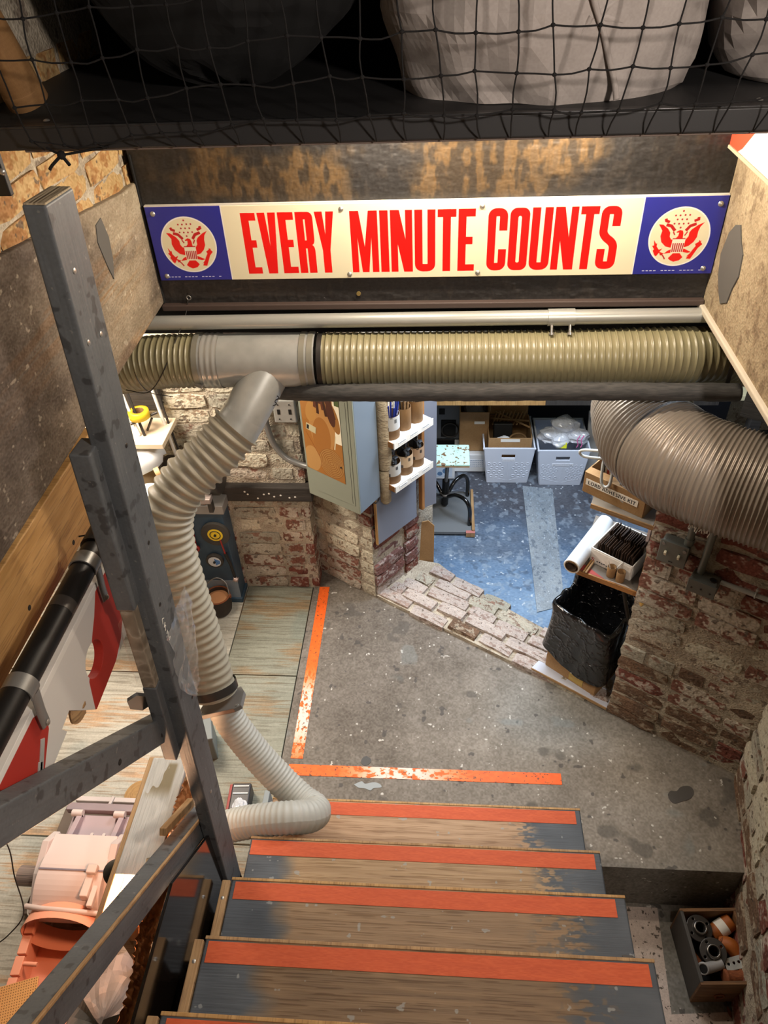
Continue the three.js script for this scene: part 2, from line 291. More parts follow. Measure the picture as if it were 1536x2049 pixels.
// ---------------------------------------------------------------- the setting
const B0 = V3(-0.315, 0, -2.615), DU = V3(0.8502, 0, 0.5266), DN = V3(-0.5266, 0, 0.8502);     // the slanting wall: start, direction, face
const diag = (s, y, d) => V3(B0.x + DU.x * s + DN.x * d, y, B0.z + DU.z * s + DN.z * d);
const diagTurn = Math.atan2(-DU.z, DU.x);
// flat polygon slab (x, z outline), its top at y
function slab(pts, y, th) { const g = extrude(pts.map(([x, z]) => [x, -z]), th, 0); g.rotateX(-Math.PI / 2); g.translate(0, y - th, 0); return boxUV(g, 0.3, 0.7); }
const floor = struct('floor', slab([[-0.64, -1.3], [1.25, -1.3], [1.3, -1.62], [-0.32, -2.62], [-0.64, -2.9]], 0, 0.29), texMat(tConcrete, 0.82, 0.0025), 'trowelled grey brown concrete landing flecked with paint');
struct('floor_pit', slab([[0.3, -1.36], [1.3, -1.36], [1.3, 0.4], [0.3, 0.4]], -0.29, 0.1), texMat(tConcrete, 0.9, 0.003), 'lower concrete floor beside the stair');
// white painted band on the pit floor
struct('trim_1', slab([[0.7, -1.285], [0.848, -1.285], [0.822, -0.93], [1.05, -0.95], [1.05, -0.3], [0.6, -0.3], [0.66, -0.9]], -0.2865, 0.003), texMat(paint(512, 512, (u, v) => { const n = fbm(u, v, 50, 50, 3, 801), f = vn(u * 200, v * 200, 200, 200, 803); let c = mixc([206, 190, 178], [188, 172, 160], n); c = mixc(c, [96, 86, 76], spots(u, v, 60, 0.72, 805, 0.04)); return [...c.map((x) => x + (f - 0.5) * 20), n]; }, 1 / 0.6, 1 / 0.6), 0.85, 0.002), 'white floor paint worn off in specks');
// shop floor left: plywood sheets on a base
const shopFloor = struct('floor_shop', slab([[-3.1, 0.6], [-0.66, 0.6], [-0.66, -2.95], [-3.1, -2.95]], -0.018, 0.1), mDarkWood, 'dark base under the painted plywood sheets');
{
  const m = texMat(tPlyPaint, 0.6, 0.0016), m2 = texMat(tPlyPaint, 0.6, 0.0016, { color: 0xbfc4bd });
  const xs = [[-3.1, -0.985], [-0.98, -0.645]], zs = [[-2.9, -2.115], [-2.11, -1.325], [-1.32, -0.42], [-0.415, 0.55]];
  xs.forEach(([x0, x1], i) => zs.forEach(([z0, z1]) => { const g = box(x1 - x0, 0.018, z1 - z0, 0.0015); g.translate((x0 + x1) / 2, -0.009, (z0 + z1) / 2); part(shopFloor, 'plywood_sheet', g, i ? m2 : m); }));
}
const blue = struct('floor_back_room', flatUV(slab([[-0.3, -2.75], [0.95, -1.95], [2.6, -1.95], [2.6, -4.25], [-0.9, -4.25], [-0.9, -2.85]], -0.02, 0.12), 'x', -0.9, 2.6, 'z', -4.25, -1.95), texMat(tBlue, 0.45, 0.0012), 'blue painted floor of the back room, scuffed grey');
part(blue, 'bare_patch', slab([[0.492, -3.56], [0.665, -3.53], [0.625, -2.6], [0.485, -2.55]], -0.0155, 0.002), texMat(tBluePatch, 0.6, 0.0012), 'pale bare strip in the blue paint');
// rough brick shapes, shared by all walls
const BRICK = [];
for (let k = 0; k < 10; k++) {
  const dims = [[0.205, 0.066, 0.1], [0.1, 0.066, 0.1]][k % 2], g = new THREE.BoxGeometry(1, 1, 1, k % 2 ? 2 : 4, 2, 1), p = g.attributes.position, ou = rr(0, 5), ov = rr(0, 5), uv = g.attributes.uv, nn = g.attributes.normal;
  for (let i = 0; i < p.count; i++) {
    const x = p.getX(i), y = p.getY(i), z = p.getZ(i), h3 = (a) => hash(Math.round(x * 8) + 20 + k * 31, Math.round(y * 8) + 20, Math.round(z * 8) + 9 + a * 17) - 0.5;
    const edge = (Math.abs(x) > 0.49 ? 1 : 0) + (Math.abs(y) > 0.49 ? 1 : 0) + (Math.abs(z) > 0.49 ? 1 : 0), cut = edge > 2 ? 0.006 : edge > 1 ? 0.003 : 0;
    const X = x * dims[0] - Math.sign(x) * cut + h3(1) * 0.007, Y = y * dims[1] - Math.sign(y) * cut * 0.8 + h3(2) * 0.006, Z = z * dims[2] - Math.sign(z) * cut + h3(3) * 0.007;
    p.setXYZ(i, X, Y, Z);
    if (Math.abs(nn.getZ(i)) > 0.5) uv.setXY(i, X + ou, Y + ov); else if (Math.abs(nn.getY(i)) > 0.5) uv.setXY(i, X + ou, Z + ov); else uv.setXY(i, Z + ou, Y + ov);
  }
  g.computeVertexNormals(); BRICK.push(g);
}
// courses of bricks on a wall: from O along U (unit), face to N; matAt(s, y) picks the wash
function layBricks(wall, O, U, N, s0, s1, y0, y1, matAt, { proud = 0.008, jitter = 0.005, pitch = 0.077, gap = 0.009, skip } = {}) {
  const turn = Math.atan2(-U.z, U.x); let row = 0;
  for (let y = y0 + pitch / 2; y < y1; y += pitch, row++) {
    let s = s0 - (row % 2 ? 0.108 : 0) - rr(0, 0.01);
    while (s < s1 - 0.03) {
      const half = row % 6 === 5 || s < s0 - 0.05 || s1 - s < 0.16; let L = half ? 0.1 : 0.205; let a = s, b = Math.min(s + L, s1 + 0.004); a = Math.max(a, s0 - 0.004); s += L + 0.011;
      if (b - a < 0.03 || (skip && skip((a + b) / 2, y))) continue;
      const m = new THREE.Mesh(BRICK[2 * Math.floor(rnd() * 5) + (half ? 1 : 0)], matAt((a + b) / 2, y)); m.name = 'brick'; m.castShadow = m.receiveShadow = true;
      const d = -0.05 + proud + rr(-jitter, jitter), c = (a + b) / 2; m.scale.x = (b - a) / L; m.scale.y = (pitch - gap) / 0.066;
      m.position.set(O.x + U.x * c + N.x * d, y + rr(-0.002, 0.002), O.z + U.z * c + N.z * d); m.rotation.set(rr(-0.012, 0.012), turn + rr(-0.015, 0.015), rr(-0.01, 0.01)); wall.add(m);
    }
  }
}
// upright wall slab between two floor points, face towards N
function wallGeo(O, U, N, s0, s1, y0, y1, th) {
  const g = new THREE.BoxGeometry(s1 - s0, y1 - y0, th); g.rotateY(Math.atan2(-U.z, U.x)); const c = (s0 + s1) / 2;
  g.translate(O.x + U.x * c - N.x * th / 2, (y0 + y1) / 2, O.z + U.z * c - N.z * th / 2); return boxUV(g, 0.2, 0.4);
}
const EX = V3(1, 0, 0), EZ = V3(0, 0, 1);
// back wall of the shop, whitewashed
{
  const O = V3(0, 0, -2.68), w = struct('wall_back', wallGeo(O, EX, EZ, -3.1, -0.612, -0.02, 1.9, 0.12), mMortar, 'whitewashed brick wall behind the blue pedestal');
  layBricks(w, O, EX, EZ, -1.62, -0.61, 0, 1.5, (s, y) => y < 0.13 ? (rnd() < 0.75 ? BR.red : BR.mixed) : y < 0.4 ? pick([BR.mixed, BR.grey, BR.mixed, BR.red]) : y < 0.6 ? pick([BR.grey, BR.grey, BR.mixed, BR.cream]) : y < 0.8 ? pick([BR.mixed, BR.grey, BR.cream]) : pick([BR.cream, BR.cream, BR.cream, BR.grey]), { skip: (s, y) => y > 0.6 && y < 0.675 && s > -1.0 });
}
// slanting wall left of the opening
{
  const w = struct('wall_middle', wallGeo(B0, DU, DN, -0.62, 0, -0.02, 1.9, 0.3), mMortar, 'cream whitewashed brick wall under the grey cabinet');
  layBricks(w, B0, DU, DN, -0.5, 0.0, 0, 0.86, (s, y) => s > -0.12 && y > 0.45 && y < 0.62 ? pick([BR.red, BR.mixed]) : y < 0.22 && s < -0.18 ? BR.mixed : pick([BR.cream, BR.cream, BR.cream, BR.grey]), {});
}
// jamb of the opening: rough, crumbling
const JD = V3(0.638, 0, -0.77), JN = V3(0.77, 0, 0.638);
{
  const w = struct('wall_jamb', wallGeo(B0, JD, JN, 0, 0.44, -0.02, 1.9, 0.2), mMortar, 'crumbling red brick jamb of the opening');
  layBricks(w, B0, JD, JN, 0.0, 0.31, 0, 1.0, (s, y) => pick([BR.purple, BR.purple, BR.red, BR.pink]), { proud: 0.016, jitter: 0.016 });
}
// brick threshold in the opening
{
  const w = struct('threshold', slab([[-0.315, -2.615], [0.735, -1.965], [0.62, -2.28], [0.56, -2.37], [0.35, -2.53], [0.12, -2.72], [0.0, -2.85], [-0.13, -2.88]], 0.018, 0.06), mMortar, 'worn threshold of bricks laid across the opening');
  for (let r = 0; r < 6; r++) {
    let s = -0.02 + r * 0.03 - (r % 2 ? 0.1 : 0);
    while (s < 1.2) {
      const L = rr(0.14, 0.23), d = -0.033 - r * 0.064 + 0.012 * Math.sin(s * 9 + r), a = Math.max(s, r * 0.035), b = Math.min(s + L, 1.215), depthHere = 0.375 - 0.11 * ((a + b) / 2); s += L + 0.01;
      if (b - a < 0.05 || -d > depthHere - 0.03) continue;
      const m = new THREE.Mesh(pick([BRICK[0], BRICK[2], BRICK[4], BRICK[6], BRICK[8]]), pick([BR.pink, BR.pink, BR.pink, BR.pink, BR.pink, BR.brown, BR.grey])); m.name = 'brick'; m.castShadow = m.receiveShadow = true;
      m.scale.set((b - a) / 0.205, 0.9, 0.62); const p = diag((a + b) / 2, 0.004 + rr(-0.004, 0.008), d); m.position.copy(p); m.rotation.set(rr(-0.05, 0.05), diagTurn + rr(-0.04, 0.04), rr(-0.03, 0.03)); w.add(m);
    }
  }
}
// slanting wall right of the opening
{
  const w = struct('wall_pier', wallGeo(B0, DU, DN, 1.225, 1.85, -0.02, 1.28, 0.3), mMortar, 'red brick pier with worn whitewash right of the opening');
  layBricks(w, B0, DU, DN, 1.222, 1.765, 0, 1.28, (s, y) => y < 0.2 ? pick([BR.brown, BR.brown, BR.red]) : y < 0.33 ? pick([BR.red, BR.red, BR.mixed]) : y < 0.52 ? pick([BR.grey, BR.brown, BR.mixed]) : y < 0.72 ? pick([BR.grey, BR.mixed, BR.cream]) : y < 0.85 ? pick([BR.mixed, BR.red]) : pick([BR.red, BR.mixed, BR.mixed, BR.red]), { jitter: 0.008 });
  struct('wall_pier_recess', wallGeo(B0, DU, DN, 1.25, 2.3, 1.28, 1.9, 0.06).translate(0.3, 0, -0.35), mDarkWood);
}
// right wall beside the landing and the pit
{
  const O = V3(1.18, 0, -1.689), U = V3(-0.185, 0, 0.9827), N = V3(-0.9827, 0, -0.185);
  const w = struct('wall_right', wallGeo(O, U, N, -0.15, 2.0, -0.3, 1.9, 0.14), mMortar, 'whitewashed brick wall beside the crate');
  layBricks(w, O, U, N, 0.0, 1.0, -0.29, 1.25, (s, y) => y < 0.02 ? pick([BR.red, BR.brown, BR.red]) : y < 0.12 ? pick([BR.brown, BR.pink, BR.grey]) : s > 0.45 && y < 0.35 ? pick([BR.red, BR.grey]) : pick([BR.grey, BR.cream, BR.grey, BR.mixed, BR.cream]), { jitter: 0.009 });
}
// stairwell sides, floor above and the rest of the shell
const stairL = struct('wall_stairwell_left', (() => { const g = extrude([[2.03, 1.862], [-0.4, 1.81], [-0.4, 2.34], [1.26, 2.275], [1.9, 2.195], [2.03, 2.19]], 0.12, 0.004); g.rotateY(Math.PI / 2); g.translate(-0.92, 0, 0); return flatUV(g, 'z', 0.0, -2.03, 'y', 1.75, 2.4); })(), mPlasterL, 'stained rendered side of the stairwell with shade painted in behind the post');
part(stairL, 'bare_patch', (() => { const g = extrude([[1.735, 2.19], [1.70, 2.185], [1.685, 2.15], [1.70, 2.09], [1.715, 2.05], [1.74, 2.09], [1.75, 2.14]], 0.004, 0.001); g.rotateY(Math.PI / 2); g.translate(-0.7985, 0, 0); return g; })(), mPatch, 'dark bare patch in the render');
{
  const O = V3(-0.8, 0, 0), w = struct('wall_stairwell_left_upper', (() => { const g = new THREE.BoxGeometry(0.12, 0.6, 2.45); g.translate(-0.875, 2.45, -0.82); return boxUV(g); })(), mMortar, 'brickwork above the render with yellow lamplight put into its colour');
  layBricks(w, O, V3(0, 0, -1), V3(1, 0, 0), 0.9, 2.03, 2.185, 2.56, () => BR.yellowLit, { proud: -0.009, jitter: 0.002, pitch: 0.058, gap: 0.004 });
}
const stairR = struct('wall_stairwell_right', (() => { const g = new THREE.BoxGeometry(0.1, 0.42, 2.6); g.translate(0.766, 2.05, -0.72); return boxUV(g); })(), mPlasterR, 'tan rendered side of the stairwell');
part(stairR, 'bare_patch', (() => { const g = extrude([[1.93, 2.06], [1.90, 2.09], [1.87, 2.10], [1.84, 2.07], [1.81, 2.05], [1.80, 2.0], [1.82, 1.96], [1.83, 1.92], [1.87, 1.9], [1.9, 1.92], [1.93, 1.95], [1.95, 2.0]], 0.004, 0.001); g.rotateY(Math.PI / 2); g.translate(0.7135, 0, 0); return g; })(), mPatch, 'grey bare patch in the render');
part(stairR, 'corner_bead', at(box(0.018, 0.016, 2.6, 0.004), 0.713, 1.838, -0.72), mat(0xcfc6b2, 0.8), 'pale edging strip along the foot of the render');
struct('wall_stairwell_right_upper', (() => { const g = new THREE.BoxGeometry(0.1, 1.5, 2.6); g.translate(1.36, 2.95, -0.72); return boxUV(g); })(), mDarkWood);
const panel = struct('wall_stairwell_back', flatUV(new THREE.BoxGeometry(1.516, 0.6, 0.03), 'x', -0.758, 0.758, 'y', -0.3, 0.16).translate(-0.043, 2.156, -2.015), mPanel, 'black board above the ducts, clouded brown along its top');
part(panel, 'bottom_rail', at(box(1.516, 0.018, 0.045, 0.004), -0.043, 1.85, -2.005), mat(0x4a3c36, 0.6), 'dark brown rail along the foot of the board');
part(panel, 'washer', at(cyl(0.006, 0.006, 0.004, 16), -0.232, 1.882, -1.998, Math.PI / 2), mat(0xb09a60, 0.4, { metalness: 0.6 }), 'small brass washer');
part(panel, 'joint_strip', at(box(0.006, 0.4, 0.01, 0.002), -0.796, 2.06, -1.998), mBlackMatt);
struct('wall_upper_back', boxUV(new THREE.BoxGeometry(3.2, 1.6, 0.08)).translate(0, 3.22, -2.06), mBlackMatt);
struct('ceiling', slab([[-3.1, -4.3], [2.7, -4.3], [2.7, -2.035], [-3.1, -2.035]], 2.02, 0.14), mDarkWood);
struct('added_trim_2', box(3.4, 0.17, 0.05, 0.004).translate(-0.2, 1.8, -2.12), mBlackMatt, 'added black strip that darkens the gap behind the ducts');  // black strip added so the gap above the duct stays dark
struct('ceiling_left', slab([[-3.1, -2.035], [-0.925, -2.035], [-0.925, 0.7], [-3.1, 0.7]], 2.02, 0.14), mDarkWood);
struct('ceiling_right', slab([[0.82, -2.035], [2.7, -2.035], [2.7, 0.7], [0.82, 0.7]], 2.02, 0.14), mDarkWood);
struct('wall_left_outer', boxUV(new THREE.BoxGeometry(0.1, 2.2, 5.2)).translate(-3.1, 0.9, -1.9), mMortar);
struct('wall_front', boxUV(new THREE.BoxGeometry(6, 2.2, 0.1)).translate(-0.2, 0.85, 0.68), mMortar);
struct('wall_right_outer', boxUV(new THREE.BoxGeometry(0.1, 2.2, 5.2)).translate(2.65, 0.9, -1.9), mMortar);
struct('wall_back_room', boxUV(new THREE.BoxGeometry(3.8, 2.2, 0.1)).translate(0.9, 0.9, -4.22), mMortar, 'dim stone wall behind the bench');
struct('wall_back_room_left', boxUV(new THREE.BoxGeometry(0.1, 2.2, 1.5)).translate(-0.72, 0.9, -3.55), mMortar);
struct('wall_upper_left', boxUV(new THREE.BoxGeometry(0.1, 1.6, 3.6)).translate(-1.5, 3.5, -0.6), mDarkWood);
struct('wall_upper_right', boxUV(new THREE.BoxGeometry(0.1, 2.2, 3.6)).translate(1.5, 3.2, -0.6), mDarkWood);
struct('wall_upper_front', boxUV(new THREE.BoxGeometry(3.2, 2.6, 0.1)).translate(0, 3.0, 1.15), mDarkWood);
struct('ceiling_upper', boxUV(new THREE.BoxGeometry(3.2, 0.1, 3.6)).translate(0, 4.05, -0.6), mDarkWood);
struct('floor_upper_left', boxUV(new THREE.BoxGeometry(0.62, 0.1, 3.4)).translate(-1.23, 2.7, -0.5), mDarkWood);
struct('floor_upper_right', boxUV(new THREE.BoxGeometry(0.72, 0.1, 3.4)).translate(1.18, 2.19, -0.5), mDarkWood);
struct('floor_upper_front', boxUV(new THREE.BoxGeometry(1.8, 0.1, 0.7)).translate(0, 1.38, 0.85), mDarkWood);
// ---------------------------------------------------------------- the sign
{
  const X0 = -0.785, X1 = 0.714, Y0 = 1.932, Y1 = 2.133, W = 2048, H = Math.round(2048 * (Y1 - Y0) / (X1 - X0));
  const tex = canvasTex(W, H, (g) => {
    const px = (x) => (x - X0) / (X1 - X0) * W;
    g.fillStyle = '#efe6c4'; g.fillRect(0, 0, W, H);
    g.fillStyle = '#f6f4ee'; g.fillRect(px(-0.582), 0, 4, H); g.fillRect(px(0.509) - 4, 0, 4, H);
    g.fillStyle = '#2b2f92'; g.fillRect(0, 0, px(-0.582), H); g.fillRect(px(0.509), 0, W - px(0.509), H);
    // letters: polygons and strokes in a cell w wide, h high
    g.fillStyle = g.strokeStyle = '#f1120c'; g.lineJoin = 'miter'; const T = 28, top = 0.1 * H, h = 0.815 * H;
    const poly = (...p) => { g.beginPath(); p.forEach(([x, y], i) => i ? g.lineTo(x, y) : g.moveTo(x, y)); g.closePath(); g.fill(); };
    const L = {
      E: (x, w) => { g.fillRect(x, top, T, h); g.fillRect(x, top, w, 27); g.fillRect(x, top + h * 0.44, w * 0.86, 27); g.fillRect(x, top + h - 24, w, 24); },
      V: (x, w) => poly([x, top], [x + T, top], [x + w / 2 + 2, top + h * 0.55], [x + w - T, top], [x + w, top], [x + w / 2 + 17, top + h], [x + w / 2 - 17, top + h]),
      R: (x, w) => { g.fillRect(x, top, T, h); g.beginPath(); g.moveTo(x + 8, top); g.lineTo(x + w - 18, top); g.quadraticCurveTo(x + w, top + 2, x + w, top + 24); g.lineTo(x + w, top + h * 0.43); g.quadraticCurveTo(x + w, top + h * 0.52, x + w - 10, top + h * 0.53); g.quadraticCurveTo(x + w, top + h * 0.56, x + w, top + h * 0.64); g.lineTo(x + w, top + h); g.lineTo(x + w - T, top + h); g.lineTo(x + w - T, top + h * 0.6); g.lineTo(x + 8, top + h * 0.58); g.closePath(); g.fill(); g.fillStyle = '#efe6c4'; g.fillRect(x + T, top + 26, w - 2 * T, h * 0.34); g.fillRect(x + T, top + h * 0.585, w - 2 * T, h * 0.42); g.fillStyle = '#f1120c'; },
      Y: (x, w) => { poly([x, top], [x + T, top], [x + w / 2, top + h * 0.37], [x + w - T, top], [x + w, top], [x + w / 2 + 14, top + h * 0.62], [x + w / 2 + 14, top + h], [x + w / 2 - 14, top + h], [x + w / 2 - 14, top + h * 0.62]); },
      M: (x, w) => { poly([x, top], [x + T + 4, top], [x + w / 2, top + h * 0.58], [x + w - T - 4, top], [x + w, top], [x + w, top + h], [x + w - T + 4, top + h], [x + w - T + 4, top + h * 0.42], [x + w / 2 + 12, top + h], [x + w / 2 - 12, top + h], [x + T - 4, top + h * 0.42], [x + T - 4, top + h], [x, top + h]); },
      I: (x, w) => g.fillRect(x, top, w, h),
      N: (x, w) => { g.fillRect(x, top, T - 3, h); g.fillRect(x + w - T + 3, top, T - 3, h); poly([x, top], [x + T + 4, top], [x + w, top + h], [x + w - T - 4, top + h]); },
      U: (x, w) => { g.lineWidth = T; g.beginPath(); g.moveTo(x + T / 2, top); g.lineTo(x + T / 2, top + h - 30); g.quadraticCurveTo(x + T / 2, top + h - T / 2, x + T / 2 + 16, top + h - T / 2); g.lineTo(x + w - T / 2 - 16, top + h - T / 2); g.quadraticCurveTo(x + w - T / 2, top + h - T / 2, x + w - T / 2, top + h - 30); g.lineTo(x + w - T / 2, top); g.stroke(); },
      T: (x, w) => { g.fillRect(x, top, w, 27); g.fillRect(x + w / 2 - T / 2, top, T, h); },
      C: (x, w) => { g.lineWidth = T; const a = T / 2; g.beginPath(); g.moveTo(x + w - a, top + h * 0.35); g.lineTo(x + w - a, top + 30); g.quadraticCurveTo(x + w - a, top + a, x + w - a - 16, top + a); g.lineTo(x + a + 16, top + a); g.quadraticCurveTo(x + a, top + a, x + a, top + 30); g.lineTo(x + a, top + h - 30); g.quadraticCurveTo(x + a, top + h - a, x + a + 16, top + h - a); g.lineTo(x + w - a - 16, top + h - a); g.quadraticCurveTo(x + w - a, top + h - a, x + w - a, top + h - 30); g.lineTo(x + w - a, top + h * 0.65); g.stroke(); },
      O: (x, w) => { g.beginPath(); g.roundRect(x, top, w, h, 24); g.fill(); g.fillStyle = '#efe6c4'; g.beginPath(); g.roundRect(x + T, top + T, w - 2 * T, h - 2 * T, 7); g.fill(); g.fillStyle = '#f1120c'; },
      S: (x, w) => { g.lineWidth = T; const a = T / 2; g.beginPath(); g.moveTo(x + w - a, top + h * 0.31); g.lineTo(x + w - a, top + 30); g.quadraticCurveTo(x + w - a, top + a, x + w - a - 16, top + a); g.lineTo(x + a + 16, top + a); g.quadraticCurveTo(x + a, top + a, x + a, top + 30); g.lineTo(x + a, top + h * 0.38); g.quadraticCurveTo(x + a, top + h * 0.45, x + w / 2, top + h * 0.52); g.quadraticCurveTo(x + w - a, top + h * 0.58, x + w - a, top + h * 0.66); g.lineTo(x + w - a, top + h - 30); g.quadraticCurveTo(x + w - a, top + h - a, x + w - a - 16, top + h - a); g.lineTo(x + a + 16, top + h - a); g.quadraticCurveTo(x + a, top + h - a, x + a, top + h - 30); g.lineTo(x + a, top + h * 0.67); g.stroke(); },
    };
    const word = (s, x0, x1, ws) => { const tot = px(x1) - px(x0), sum = ws.reduce((a, b) => a + b, 0), gap = tot * 0.09 / (s.length - 1), k = tot * 0.91 / sum; let x = px(x0); [...s].forEach((ch, i) => { L[ch](x, ws[i] * k); x += ws[i] * k + gap; }); };
    word('EVERY', -0.531, -0.284, [40, 50, 42, 47, 52]); word('MINUTE', -0.242, 0.086, [69, 21, 55, 52, 46, 42]); word('COUNTS', 0.119, 0.457, [49, 49, 51, 57, 45, 50]);
    // the eagle seal, outline measured on one panel and repeated on the other
    for (const [a, b] of [[0, px(-0.582)], [px(0.509), W]]) {
      const map = (x, y) => { const t = (y - 95) / 1127, l = 75 + 250 * t, r = 1228 + 187 * t; return [a + (x - l) / (r - l) * (b - a), t * H]; };
      const P = (pts, fill = '#e8140e') => { g.fillStyle = fill; g.beginPath(); pts.forEach(([x, y], i) => { const q = map(x, y); i ? g.lineTo(...q) : g.moveTo(...q); }); g.closePath(); g.fill(); };
      const S = (pts, w, col = '#c01a1c') => { g.strokeStyle = col; g.lineWidth = w; g.lineCap = 'butt'; g.beginPath(); pts.forEach(([x, y], i) => { const q = map(x, y); i ? g.lineTo(...q) : g.moveTo(...q); }); g.stroke(); };
      const c = map(758, 665), R = 0.375 * (b - a); g.fillStyle = '#f7f4ea'; g.beginPath(); g.ellipse(c[0], c[1], R, R * 1.0, 0, 0, 7); g.fill(); g.fillStyle = '#ebe2bd'; g.beginPath(); g.ellipse(c[0], c[1], R - 5, R - 5, 0, 0, 7); g.fill();
      P([[410, 480], [470, 485], [560, 545], [610, 600], [625, 660], [660, 700], [690, 705], [700, 820], [620, 800], [540, 735], [495, 650], [490, 570], [455, 530]]);
      P([[1030, 460], [960, 495], [890, 560], [875, 600], [885, 660], [862, 705], [880, 815], [935, 800], [985, 740], [1005, 670], [990, 590], [995, 520]]);
      P([[695, 590], [735, 565], [775, 575], [795, 610], [815, 690], [715, 690], [740, 650], [735, 600], [700, 602]]);
      P([[680, 690], [855, 690], [862, 745], [690, 745]], '#f2ecd2'); P([[690, 745], [862, 745], [885, 880], [800, 900], [725, 885]], '#f2ecd2');
      for (let k = 0; k < 6; k++) S([[712 + k * 29, 755], [742 + k * 26, 885]], 4, '#b8262a');
      S([[680, 690], [855, 690]], 3);
      P([[765, 905], [860, 905], [920, 965], [890, 1010], [820, 1030], [760, 1005], [725, 975]]);
      P([[715, 845], [725, 895], [640, 910], [675, 865]]); P([[885, 835], [1010, 890], [960, 900], [890, 885]]);
      P([[430, 705], [475, 760], [490, 755], [500, 800], [550, 850], [590, 830], [570, 880], [640, 905], [600, 935], [570, 890], [545, 945], [520, 930], [470, 860], [480, 840], [435, 790], [460, 785]]); S([[600, 905], [650, 950], [682, 990]], 4);
      P([[1100, 710], [1085, 745], [1120, 775], [1080, 830], [1060, 900], [1035, 990], [975, 985], [990, 940], [965, 960], [1005, 900], [1015, 860], [1040, 800], [1020, 770], [1060, 740], [1060, 715], [1085, 735]]);
      S([[475, 400], [490, 430], [545, 450]], 9); S([[515, 487], [590, 505], [665, 575]], 10); S([[920, 385], [930, 415], [880, 440]], 9); S([[925, 480], [850, 510], [815, 575]], 10); S([[650, 590], [685, 635]], 4); S([[845, 590], [825, 645]], 4);
      for (const [x, y] of [[677, 297], [593, 357], [655, 357], [722, 353], [785, 353], [638, 414], [703, 414], [767, 414], [618, 473], [682, 475], [745, 475], [810, 472], [725, 530]]) { const q = map(x, y); g.fillStyle = '#b3262a'; g.beginPath(); g.arc(q[0], q[1], 3, 0, 7); g.fill(); }
      g.fillStyle = '#d7dbee'; for (let k = 0; k < 16; k++) { const q = map(435 + k * 52, 1163); if (k % 5 !== 4) g.fillRect(q[0], q[1] - 1.5, 9, 3); }
    }
  });
  const t = thing('wall_sign', 'long white sign reading EVERY MINUTE COUNTS in red with blue eagle seals', 'sign', [-0.0355, 1.932, -1.99]);
  wpart(t, 'board', flatUV(new RoundedBoxGeometry(X1 - X0, Y1 - Y0, 0.014, 2, 0.002).translate((X0 + X1) / 2, (Y0 + Y1) / 2, -1.992), 'x', X0, X1, 'y', Y0, Y1), new THREE.MeshPhysicalMaterial({ map: tex, roughness: 0.42, clearcoat: 0.25 }));
  wpart(t, 'top_edge', new THREE.BoxGeometry(X1 - X0, 0.003, 0.012).translate((X0 + X1) / 2, Y1 + 0.001, -1.992), mat(0xdcd6c8, 0.8), 'pale worn top edge');
  for (const [x, y] of [[-0.765, 2.115], [-0.765, 1.945], [0.696, 2.113], [0.69, 1.947], [-0.263, 2.118], [-0.252, 1.943], [0.102, 2.118], [0.097, 1.943]]) {
    const s = wpart(t, 'screw', lathe([[0, 0.0045], [0.003, 0.004], [0.0055, 0.002], [0.007, 0.0005], [0.007, 0]], 16).rotateX(Math.PI / 2).translate(x, y, -1.985), mScrew);
  }
}
